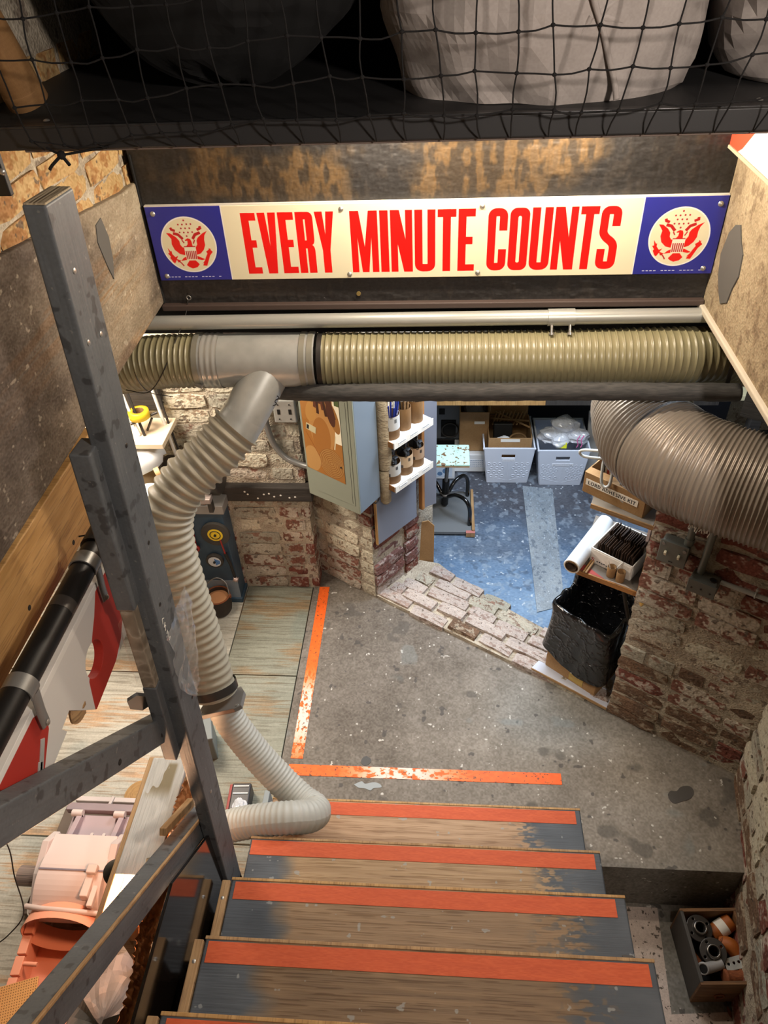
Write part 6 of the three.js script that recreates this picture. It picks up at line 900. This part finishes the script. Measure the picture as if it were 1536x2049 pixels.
{
  const q = diag(1.066, 1.03, -0.165), t = openBox('adhesive_box', 'open cardboard box labelled LORD ADHESIVE KIT on the upper shelf', [q.x, 1.03, q.z], 0.238, 0.088, 0.2, diagTurn - 0.14);
  part(t, 'paper_label', labelBox(0.205, 0.026).translate(-0.008, 0.05, 0.1035), paperLabel(0.205, 0.026, (g, W, H) => { g.fillStyle = '#efe9dc'; g.fillRect(0, 0, W, H); g.fillStyle = '#1a1a1a'; g.font = 'bold 25px sans-serif'; g.textBaseline = 'middle'; g.textAlign = 'center'; g.fillText('LORD ADHESIVE KIT', W / 2, H / 2 + 1, W - 16); }), 'hand lettered paper label');
  part(t, 'front_flap', at(box(0.235, 0.004, 0.03, 0.001), 0, 0.088, 0.085, 0.2), mCard); part(t, 'torn_edge', at(box(0.03, 0.012, 0.006, 0.002), 0.09, 0.09, 0.1, 0.1, 0, 0.2), mBlackMatt);
  const gun = (name, label, x, y, z, ry, rz, rx = 0) => { const p = diag(x, y, z), o = thing(name, label, 'applicator', [p.x, p.y, p.z], diagTurn + ry, 'applicator guns in the adhesive box'); const f = new THREE.Group(); 
    const ring = tube([[-0.016, 0, 0], [-0.016, -0.08, 0], [0, -0.1, 0], [0.016, -0.08, 0], [0.016, 0, 0], [0, 0.01, 0]], 0.0055, 40, 8, true); at(ring, 0, 0, 0, rx, 0, rz); part(o, 'loop_frame', ring, mat(0xb9bab4, 0.45)); part(o, 'trigger_block', at(box(0.036, 0.04, 0.03, 0.005), 0, 0.012, 0, rx, 0, rz), mBlack); part(o, 'barrel', at(rod([0, 0, 0], [0, 0.06, -0.03], 0.012, 12), 0, 0.01, 0, rx, 0, rz), mBlack); return o; };
  gun('applicator_gun', 'grey looped applicator gun hanging over the front of the adhesive box', 1.01, 1.2, -0.075, 0, 0.12, -0.25); gun('applicator_gun', 'grey looped applicator gun stretched out towards the crates', 0.975, 1.17, -0.14, 0, -1.25, 0.2); gun('applicator_gun', 'grey looped applicator gun nearest the foil in the adhesive box', 1.08, 1.155, -0.09, 0.2, 0.1, -0.3);
  const p = diag(1.13, 1.09, -0.15), f = thing('silver_foil', 'crumpled silver foil pouch in the adhesive box', 'foil', [p.x, p.y, p.z], diagTurn - 0.2); part(f, 'pouch', lump(0.075, 0.03, 0.05, 0.25, 6, 131, 40, 26), mat(0xb8b8b4, 0.25, { metalness: 0.7 }));
  const r = diag(0.985, 1.18, -0.22), rp = thing('red_striped_carton', 'white carton with red stripes behind the applicator guns', 'carton', [r.x, 1.03, r.z], diagTurn + 0.3); part(rp, 'body', at(box(0.05, 0.21, 0.03, 0.002), 0, 0.105, 0), mPaper); for (const k of [-0.012, 0.004]) part(rp, 'stripe', at(box(0.008, 0.2, 0.031, 0.001), k, 0.107, 0.0005), mat(0xc8473c, 0.6));
}
{
  const a = diag(0.972, 0.742, 0.012), b = diag(0.978, 0.742, -0.3), t = thing('film_roll', 'long roll of white film lying on the lower shelf edge', 'roll', [a.x, 0.71, a.z]);
  wpart(t, 'rolled_film', (() => { const g = hose([a.toArray(), b.toArray()], 0.032, 0.04, () => 1, 3, 28); return g; })(), mat(0xd3d8dc, 0.35)); const c = diag(0.972, 0.742, 0.016);
  wpart(t, 'card_core', hose([diag(0.972, 0.742, 0.018).toArray(), diag(0.972, 0.742, -0.02).toArray()], 0.024, 0.02, () => 1, 2, 24), mCardTube); wpart(t, 'core_hole', hose([diag(0.972, 0.742, 0.0185).toArray(), diag(0.972, 0.742, 0.0).toArray()], 0.0195, 0.02, (f, q) => q > 0.9 ? 0.01 : 1, 4, 24), mat(0x4a3a2a, 0.9)); wpart(t, 'end_ring', new THREE.TorusGeometry(0.029, 0.0035, 8, 32).rotateY(diagTurn).translate(diag(0.972, 0.742, 0.013).x, 0.742, diag(0.972, 0.742, 0.013).z), mPaper);
  const dw = (s, label, m) => { const o = thing('wooden_dowel', label, 'dowel', diag(s, 0.71, 0).toArray(), 0, 'dowels beside the film roll'); wpart(o, 'stick', rod(diag(s, 0.714, -0.01).toArray(), diag(s + 0.002, 0.722, -0.34).toArray(), 0.0042, 8), m); };
  dw(1.012, 'pale wooden dowel lying against the film roll', mPine); dw(1.022, 'whitish wooden dowel beside the pale one on the lower shelf', mRaw);
  const q = diag(1.1, 0.705, -0.175), bx = openBox('stick_box', 'white printed box of dark brown sticks on the lower shelf', [q.x, 0.706, q.z], 0.17, 0.072, 0.19, diagTurn - 0.12, mPaper);
  part(bx, 'front_print', labelBox(0.165, 0.06).translate(0, 0.035, 0.0982), paperLabel(0.165, 0.06, (g, W, H) => { g.fillStyle = '#e8e2d8'; g.fillRect(0, 0, W, H); g.fillStyle = '#b03030'; g.font = 'bold 40px serif'; g.fillText('S', 6, H - 8); g.fillStyle = '#2c2c34'; for (let k = 0; k < 6; k++) g.fillRect(42 + k * 15, H - 22 - (k % 2) * 3, 10, 8); g.fillStyle = '#8a2020'; g.fillRect(168, H - 18, 42, 8); g.fillStyle = '#cfc8bc'; for (let k = 0; k < 5; k++) g.fillRect(200, 10 + k * 10, 44, 5); }));
  for (let k = 0; k < 34; k++) { const i = k % 17, row = Math.floor(k / 17); const st = thing('dark_stick', 'dark brown flat stick standing in the white stick box', 'stick', [q.x, 0.711, q.z], diagTurn - 0.12, 'dark sticks in the white box'); part(st, 'stick', at(box(0.0035, 0.07 + rr(0, 0.014), 0.06 + rr(0, 0.01), 0.001), -0.07 + i * 0.0088, 0.042, row ? -0.045 + rr(-0.008, 0.008) : 0.035 + rr(-0.008, 0.008), rr(-0.1, 0.1), 0, rr(-0.08, 0.08)), mStick()); }
  const cup = (s, d, label) => { const p = diag(s, 0.706, d), o = thing('card_cup', label, 'cup', [p.x, p.y, p.z], 0, 'small card tubes before the stick box'); part(o, 'wall', lathe([[0.014, 0.002], [0.014, 0.046], [0.0165, 0.046], [0.0165, 0], [0, 0], [0, 0.002], [0.014, 0.002]], 24), mCard); return o; };
  const c1 = cup(1.103, -0.058, 'small card tube with two pale slivers, beside the red S print'); part(c1, 'sliver', rod([0, 0.01, 0], [-0.02, 0.085, 0.005], 0.004, 6, 0.001), mPaper); part(c1, 'sliver', rod([0, 0.01, 0], [0.035, 0.075, 0.005], 0.0025, 6), mPaper); cup(1.142, -0.052, 'small empty card tube nearest the brick pier');
  const wp = diag(1.195, 0.706, -0.26), wr = thing('pale_wrapper', 'pale pink paper wrapper folded against the side board', 'wrapper', [wp.x, wp.y, wp.z], diagTurn - 0.2); part(wr, 'sheet', at(extrude([[-0.05, 0], [0.035, 0], [0.03, 0.1], [-0.05, 0.2]], 0.012, 0.003), 0, 0, 0, 0, 1.1, 0), mat(0xc7b4b0, 0.7)); part(wr, 'dark_card', at(box(0.09, 0.09, 0.003, 0.001), -0.05, 0.12, -0.09), mat(0x2c3a3c, 0.6)); part(wr, 'ear_card', at(box(0.04, 0.05, 0.003, 0.001), 0.0, 0.05, 0.075, -0.3, 0.3, 0), mPaper);
}
function mStick() { const c = pick([0x3a281a, 0x45301f, 0x2e2016]); mStick.c = mStick.c || {}; return mStick.c[c] = mStick.c[c] || mat(c, 0.7); }
{
  // white board, carton and bin bag in the mouth of the opening
  const bd = thing('white_board', 'white board lying on the threshold under the carton', 'board', diag(1.05, 0.02, -0.12).toArray()); wpart(bd, 'board', dslab([[0.862, -0.005], [1.222, 0.012], [1.222, -0.25], [0.9, -0.25]], 0.036, 0.012), mat(0xc5cad6, 0.5)); wpart(bd, 'front_edge', dslab([[0.862, -0.002], [1.222, 0.015], [1.222, 0.011], [0.862, -0.006]], 0.0362, 0.0124), mRaw, 'bare wood front edge');
  const q = diag(1.046, 0.037, -0.135), t = openBox('carton', 'brown cardboard carton standing on the white board', [q.x, 0.037, q.z], 0.25, 0.3, 0.2, diagTurn - 0.16); part(t, 'tape_patch', at(box(0.07, 0.075, 0.001, 0.0003), 0.03, 0.045, 0.1032), mat(0xb89a4a, 0.25), 'shiny yellowed tape'); 
  const b = thing('bin_bag', 'glossy black bin bag hanging open over the carton', 'bag', [q.x, 0.19, q.z], diagTurn - 0.16);
  // skirt: a square tube with wavy folds, turned over a rim
  const N = 128, rows = [[-0.035, 1.24, 0.22], [0.0, 1.2, 0.2], [0.05, 1.15, 0.16], [0.1, 1.12, 0.12], [0.15, 1.1, 0.12], [0.19, 1.1, 0.16], [0.225, 1.12, 0.26], [0.24, 1.06, 0.32], [0.235, 0.97, 0.3], [0.2, 0.9, 0.26], [0.14, 0.86, 0.24], [0.07, 0.82, 0.24], [0.0, 0.78, 0.22]], pos = [], idx = [];
  rows.forEach(([h, k, wv], r) => { for (let i = 0; i <= N; i++) { const a = i / N * Math.PI * 2, c = Math.cos(a), s = Math.sin(a), m = Math.pow(Math.pow(Math.abs(c), 7) + Math.pow(Math.abs(s), 7), -1 / 7), f = 1 + wv * 0.2 * (fbm((i % N) / N, r / 13, 16, 4, 3, 141) - 0.5) * 2 + wv * 0.07 * Math.sin(a * 11 + r * 0.8); const hh = h + (r < 5 ? 0.03 * Math.sin(a * 2 + 2.2) : r > 4 && r < 10 ? 0.05 * (fbm((i % N) / N, 0.3, 10, 3, 2, 147) - 0.4) + (s < -0.5 ? 0.06 : 0) : 0); pos.push(c * m * k * 0.13 * f, hh, s * m * k * 0.106 * f); } });
  for (let r = 0; r < rows.length - 1; r++) for (let i = 0; i < N; i++) { const k = r * (N + 1) + i; idx.push(k, k + N + 1, k + 1, k + 1, k + N + 1, k + N + 2); }
  const g = new THREE.BufferGeometry(); g.setAttribute('position', new THREE.Float32BufferAttribute(pos, 3)); g.setAttribute('uv', new THREE.Float32BufferAttribute(Float32Array.from({ length: pos.length / 3 * 2 }, (_, q) => q % 2 ? pos[(q >> 1) * 3 + 1] : ((q >> 1) % (N + 1)) / N), 2)); g.setIndex(idx); g.computeVertexNormals(); g.translate(0, 0.0, 0);
  part(b, 'film', g, new THREE.MeshPhysicalMaterial({ color: 0x0d0d0e, roughness: 0.24, clearcoat: 0.5, side: THREE.DoubleSide, bumpMap: paint(256, 256, (u, v) => { const n = Math.pow(1 - Math.abs(2 * fbm(u, v, 9, 7, 3, 881) - 1), 3); return [n * 255, n * 255, n * 255, n]; }, 3, 4).map, bumpScale: 0.006 })); part(b, 'bottom', at(box(0.2, 0.004, 0.16, 0.001), 0, 0.0, 0), mBlackMatt);
}
// ---------------------------------------------------------------- switches on the pier
{
  const t = dthing('switch_box', 'grey metal box with two pale toggle switches on the brick pier', 'switch', 1.316, 0.97, 0.012); part(t, 'housing', at(box(0.09, 0.09, 0.045, 0.01), 0, 0.045, 0.02), mSwitch); part(t, 'cover', at(box(0.094, 0.094, 0.006, 0.003), 0, 0.045, 0.043), mSwitch); for (const s of [-0.022, 0.022]) part(t, 'toggle', at(box(0.008, 0.02, 0.012, 0.002), s, 0.045, 0.05, 0.5), mat(0xd8ceb0, 0.5)); part(t, 'slot', at(box(0.014, 0.004, 0.002, 0.001), 0, 0.012, 0.0465), mBlack); for (const [x, y] of [[-0.035, 0.08], [0.035, 0.075]]) part(t, 'screw', at(cyl(0.006, 0.006, 0.004, 12), x, y, 0.047, Math.PI / 2), mSteel); part(t, 'connector', rod([0.036, 0.09, 0.02], [0.036, 0.115, 0.02], 0.0155, 14), mSwitch);
  const c = dthing('switch_conduit', 'vertical conduit rising from the two toggle switch box', 'pipe', 1.352, 1.085, 0.032); part(c, 'tube', rod([0, 0, 0], [0, 0.22, 0], 0.012, 14), mSwitch);
  const b = dthing('junction_box', 'grey junction box with a round knockout on the brick pier', 'box', 1.435, 0.908, 0.012); part(b, 'housing', at(box(0.09, 0.05, 0.065, 0.008), 0, 0.026, 0.03), mSwitch); part(b, 'lid', at(box(0.092, 0.054, 0.006, 0.002), 0, 0.026, 0.063), mSwitch); part(b, 'knockout', at(lathe([[0, 0.0015], [0.011, 0.0015], [0.0115, 0]], 20), 0.024, 0.0515, 0.032), mBlack); part(b, 'knockout_ring', new THREE.TorusGeometry(0.011, 0.0018, 8, 24).rotateX(Math.PI / 2).translate(0.024, 0.052, 0.032), mSteelDark); for (let k = 0; k < 3; k++) part(b, 'screw', at(cyl(0.003, 0.003, 0.003, 8), -0.03 + k * 0.03, 0.02 + 0.006 * (k % 2), 0.067, Math.PI / 2), mSteelDark);
  const c2 = dthing('junction_conduit', 'vertical conduit rising from the knockout junction box', 'pipe', 1.412, 0.96, 0.03); part(c2, 'tube', rod([0, 0, 0], [0.004, 0.335, 0], 0.012, 14), mSwitch);
  const c3 = dthing('wall_conduit', 'thin silver conduit running sideways from the junction box to the corner', 'pipe', 1.62, 0.94, 0.025); part(c3, 'tube', rod([-0.14, 0.008, 0], [0.2, 0.012, 0], 0.0085, 14), mConduit); part(c3, 'saddle_clip', merge(new THREE.TorusGeometry(0.0105, 0.0025, 8, 20).rotateY(Math.PI / 2).translate(-0.03, 0.01, 0), at(box(0.008, 0.02, 0.003, 0.001), -0.03, 0.025, -0.006)), mConduit); part(c3, 'clip_screw', new THREE.SphereGeometry(0.005, 10, 8).translate(-0.03, 0.03, -0.002), mScrew);
  const w = thing('wall_socket_cover', 'small black round fitting on the right brick wall', 'fitting', [1.085, 0.06, -1.17]); part(w, 'body', at(cyl(0.016, 0.016, 0.02, 18), 0, 0, 0, 0, 0, Math.PI / 2), mBlack); part(w, 'bezel', new THREE.TorusGeometry(0.011, 0.003, 8, 20).rotateY(Math.PI / 2).translate(-0.011, 0, 0), mSteelDark);
}
// ---------------------------------------------------------------- wooden crate of fittings in the pit
{
  const bx = 0.988, bz = -1.1, t = thing('fittings_crate', 'open wooden crate of rusty pipe fittings in the corner by the stair', 'crate', [bx, -0.288, bz], 0.06), W = 0.19, D = 0.235, H = 0.168;
  part(t, 'side_panel', at(box(0.012, H, D, 0.002), -W / 2, H / 2, 0), mat(0x4a4743, 0.7), 'grey painted side'); part(t, 'side_panel', at(box(0.012, H, D, 0.002), W / 2, H / 2, 0), mBoxWood); part(t, 'front_panel', at(box(W + 0.012, H, 0.012, 0.002), 0, H / 2, D / 2), mBoxWood); part(t, 'back_panel', at(box(W + 0.012, H, 0.012, 0.002), 0, H / 2, -D / 2), mBoxWood); part(t, 'bottom_panel', at(box(W, 0.01, D, 0.002), 0, 0.006, 0), mBoxWood);
  const M4 = new THREE.Matrix4().makeRotationY(0.06), loc = (x, y, z) => { const v = V3(x, y, z).applyMatrix4(M4); return [v.x + bx, v.y - 0.288, v.z + bz]; };
  const fl = (x, y, z, tilt, tz, label) => { const o = thing('pipe_flange', label, 'flange', loc(x, y, z)); const g = (q) => at(q, 0, 0, 0, tilt, 0, tz); const plate = extrude([[0, 0]].concat([]).length ? Array.from({ length: 40 }, (_, k) => [0.045 * Math.cos(k / 40 * 6.2832), 0.045 * Math.sin(k / 40 * 6.2832)]) : [], 0.009, 0.002, [(() => { const h = new THREE.Path(); h.absarc(0, 0, 0.016, 0, 6.2832, true); return h; })(), ...[0, 1, 2, 3].map((k) => { const h = new THREE.Path(); h.absarc(0.034 * Math.cos(k * 1.5708 + 0.5), 0.034 * Math.sin(k * 1.5708 + 0.5), 0.0042, 0, 6.2832, true); return h; })]); plate.rotateX(-Math.PI / 2);
    part(o, 'plate', g(plate), mSteelDark); part(o, 'collar', g(lathe([[0.016, 0.004], [0.016, 0.024], [0.02, 0.026], [0.024, 0.022], [0.026, 0.008]], 32)), mat(0x8d8a86, 0.28, { metalness: 0.9 })); part(o, 'thread', g(lathe([[0.0158, -0.002], [0.0155, 0.02]], 24)), mat(0x14100e, 0.8, { side: THREE.DoubleSide })); return o; };
  fl(-0.045, 0.142, -0.062, 0.12, -0.05, 'dark steel pipe flange at the back of the fittings crate'); fl(-0.018, 0.136, 0.012, 0.2, 0.12, 'dark steel pipe flange at the middle of the fittings crate');
  const j = thing('amber_jar', 'amber jar with a white label in the fittings crate', 'jar', loc(0.045, 0.115, -0.075)); const gj = (q) => at(q, 0, 0, 0, 0, 0.5, -1.25); part(j, 'jar_body', gj(lathe([[0, -0.045], [0.027, -0.045], [0.03, -0.04], [0.03, 0.04], [0.026, 0.046], [0, 0.046]], 24)), mOrange); part(j, 'white_label', gj(lathe([[0.0304, -0.014], [0.0306, -0.014], [0.0306, 0.018], [0.0304, 0.018]], 24)), mPaper);
  const o1 = thing('orange_fitting', 'large rusty orange elbow beside the amber jar', 'fitting', loc(0.055, 0.105, -0.015)); part(o1, 'elbow', tube([[-0.03, 0, -0.01], [0.0, 0.012, 0], [0.02, 0.0, 0.02]], 0.027, 24, 16), mOrange); part(o1, 'rim', new THREE.TorusGeometry(0.027, 0.005, 8, 24).rotateY(0.8).translate(-0.03, 0, -0.01), mRust);
  const o2 = thing('orange_fitting', 'small rusty orange cap below the large orange elbow', 'fitting', loc(0.06, 0.105, 0.035)); part(o2, 'cap', lump(0.02, 0.018, 0.02, 0.08, 3, 151, 24, 18), mRust);
  const tee = thing('grey_elbow', 'pale grey open pipe elbow in the fittings crate', 'fitting', loc(-0.058, 0.125, 0.062)); part(tee, 'elbow', tube([[-0.012, 0.02, 0.005], [0.0, 0.008, 0], [0.03, 0.004, -0.01], [0.06, 0.008, -0.02]], 0.018, 24, 18), mat(0x9c9b9a, 0.5)); part(tee, 'mouth_rim', at(new THREE.TorusGeometry(0.0165, 0.004, 10, 28), -0.0125, 0.021, 0.005, -1.1, -0.35, 0), mat(0xb0afae, 0.5)); part(tee, 'mouth', at(cyl(0.015, 0.015, 0.004, 24), -0.0135, 0.0215, 0.005, 0.35, 0, 0.55), mBlackMatt);
  const br = thing('drilled_plate', 'pale grey drilled plate lying across the fittings', 'plate', loc(0.045, 0.128, 0.045)); const pl = extrude([[-0.035, -0.02], [0.03, -0.022], [0.033, 0.02], [-0.03, 0.018]], 0.004, 0.001, [-0.02, 0.0, 0.018].map((x) => { const h = new THREE.Path(); h.absarc(x, 0, 0.005, 0, 6.2832, true); return h; })); pl.rotateX(-Math.PI / 2); pl.rotateY(0.25); part(br, 'plate', pl, mGalv);
  const cp = thing('copper_union', 'copper coloured ribbed union at the front of the fittings crate', 'fitting', loc(0.03, 0.118, 0.085)); part(cp, 'barrel', at(lathe([[0, -0.035], [0.022, -0.035], [0.026, -0.032], [0.026, -0.026], [0.022, -0.024], [0.023, 0.02], [0.027, 0.022], [0.027, 0.03], [0.02, 0.032], [0, 0.032]], 28), 0, 0, 0, 0, 0.1, Math.PI / 2 - 0.1), mRust); part(cp, 'ring', new THREE.TorusGeometry(0.014, 0.005, 10, 28).rotateX(Math.PI / 2 - 0.5).translate(0.048, 0.012, 0.0), mat(0xa06a4a, 0.6)); part(cp, 'tail', rod([0.04, -0.012, 0.012], [0.07, -0.016, 0.022], 0.012, 14), mRust);
  for (const [x, y, z, l] of [[-0.075, 0.1, -0.1, 'rust brown elbow tucked in the back corner of the crate'], [-0.075, 0.08, 0.0, 'rust brown elbow between the flanges and the grey side'], [-0.03, 0.06, 0.095, 'rust brown elbow at the bottom front of the crate']]) { const e = thing('rusty_elbow', l, 'fitting', loc(x, y, z)); part(e, 'elbow', tube([[-0.006, -0.02, -0.02], [0, 0, 0], [0.015, 0.004, 0.03]], 0.016, 18, 14), mRust); part(e, 'rim', new THREE.TorusGeometry(0.016, 0.003, 8, 20).translate(0.015, 0.004, 0.03), mRust); }
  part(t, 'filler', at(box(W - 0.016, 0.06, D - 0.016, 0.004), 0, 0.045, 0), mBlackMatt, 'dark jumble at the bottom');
  const lf = thing('dry_leaf', 'small dry brown leaf on the white painted floor', 'leaf', [1.02, -0.283, -0.945], 0.2); const s = new THREE.Shape(); s.moveTo(0, -0.018); s.quadraticCurveTo(0.011, 0, 0, 0.02); s.quadraticCurveTo(-0.011, 0, 0, -0.018); const lg = new THREE.ExtrudeGeometry(s, { depth: 0.0012, bevelEnabled: false }); lg.rotateX(-Math.PI / 2 + 0.15); part(lf, 'blade', lg, mat(0x7a4a28, 0.8)); part(lf, 'stalk', rod([0, 0.001, -0.018], [0.002, 0.004, -0.034], 0.0012, 6), mat(0x4a3020, 0.8));
}
// ---------------------------------------------------------------- ceiling lamps of the rooms beyond (out of sight above the ducts)
function ceilingPanel(name, label, [x, y, z], w, d, [I, col, glow]) {
  const t = thing(name, label, 'lamp', [x, y, z]); part(t, 'housing', at(box(w + 0.04, 0.03, d + 0.04, 0.004), 0, 0.015, 0), mWhite); part(t, 'lamp_diffuser', at(new THREE.BoxGeometry(w, 0.006, d), 0, -0.003, 0), mat(0xffffff, 0.5, { emissive: col, emissiveIntensity: glow }));
  const l = new THREE.RectAreaLight(col, I, w, d); l.position.set(0, -0.01, 0); l.lookAt(V3(x, y - 1, z).sub(V3(0, 0, 0))); l.rotation.set(-Math.PI / 2, 0, 0); l.name = 'lamp_light'; t.add(l); return t;
}
ceilingPanel('ceiling_lamp', 'flat ceiling lamp above the concrete landing', [0.22, 1.85, -2.34], 0.8, 0.16, LAMP.floorPanel);
ceilingPanel('ceiling_lamp', 'warm flat ceiling lamp above the shop floor', [-1.45, 1.85, -2.2], 0.5, 0.5, LAMP.shopPanel);
ceilingPanel('ceiling_lamp', 'cool flat ceiling lamp above the blue floor', [0.55, 1.85, -2.85], 0.9, 0.25, LAMP.blueRoom);
{
  const [I, col, glow] = LAMP.upstairsFill, t = thing('added_fill_lamp', 'added unseen fill lamp above the head of the stairs', 'lamp', [0.62, 3.12, -0.12]); part(t, 'lamp_base', at(cyl(0.05, 0.06, 0.03, 28), 0, 0.015, 0), mWhite); part(t, 'lamp_rod', rod([0, 0.03, 0], [0, 0.88, 0], 0.01, 10), mSteel); part(t, 'lamp_globe', new THREE.SphereGeometry(0.08, 24, 16).translate(0, -0.08, 0), mat(0xffffff, 0.5, { emissive: col, emissiveIntensity: glow }));  // fill lamp added out of view to brighten the sacks and treads
  const l = new THREE.PointLight(col, I, 0, 2); l.position.set(0, -0.19, 0); l.castShadow = true; l.shadow.radius = 3; l.name = 'lamp_light'; t.add(l);
}
{
  const [I, col, glow] = LAMP.addedSideLamp, t = thing('added_side_lamp', 'added unseen lamp under the right floor edge brightening the crate corner', 'lamp', [1.02, 1.81, -0.42]); part(t, 'lamp_base', at(cyl(0.04, 0.045, 0.03, 24), 0, 0.055, 0), mWhite); part(t, 'light_bulb', new THREE.SphereGeometry(0.03, 20, 14), mat(0xffffff, 0.5, { emissive: col, emissiveIntensity: glow }));  // lamp added out of view to brighten the pit
  const l = new THREE.PointLight(col, I, 0, 2); l.position.set(0, -0.005, 0); l.castShadow = true; l.shadow.radius = 1.5; l.name = 'lamp_light'; t.add(l);
}
scene.traverse((o) => { if (o.isMesh) o.castShadow = o.receiveShadow = true; });
renderer.render(scene, camera);
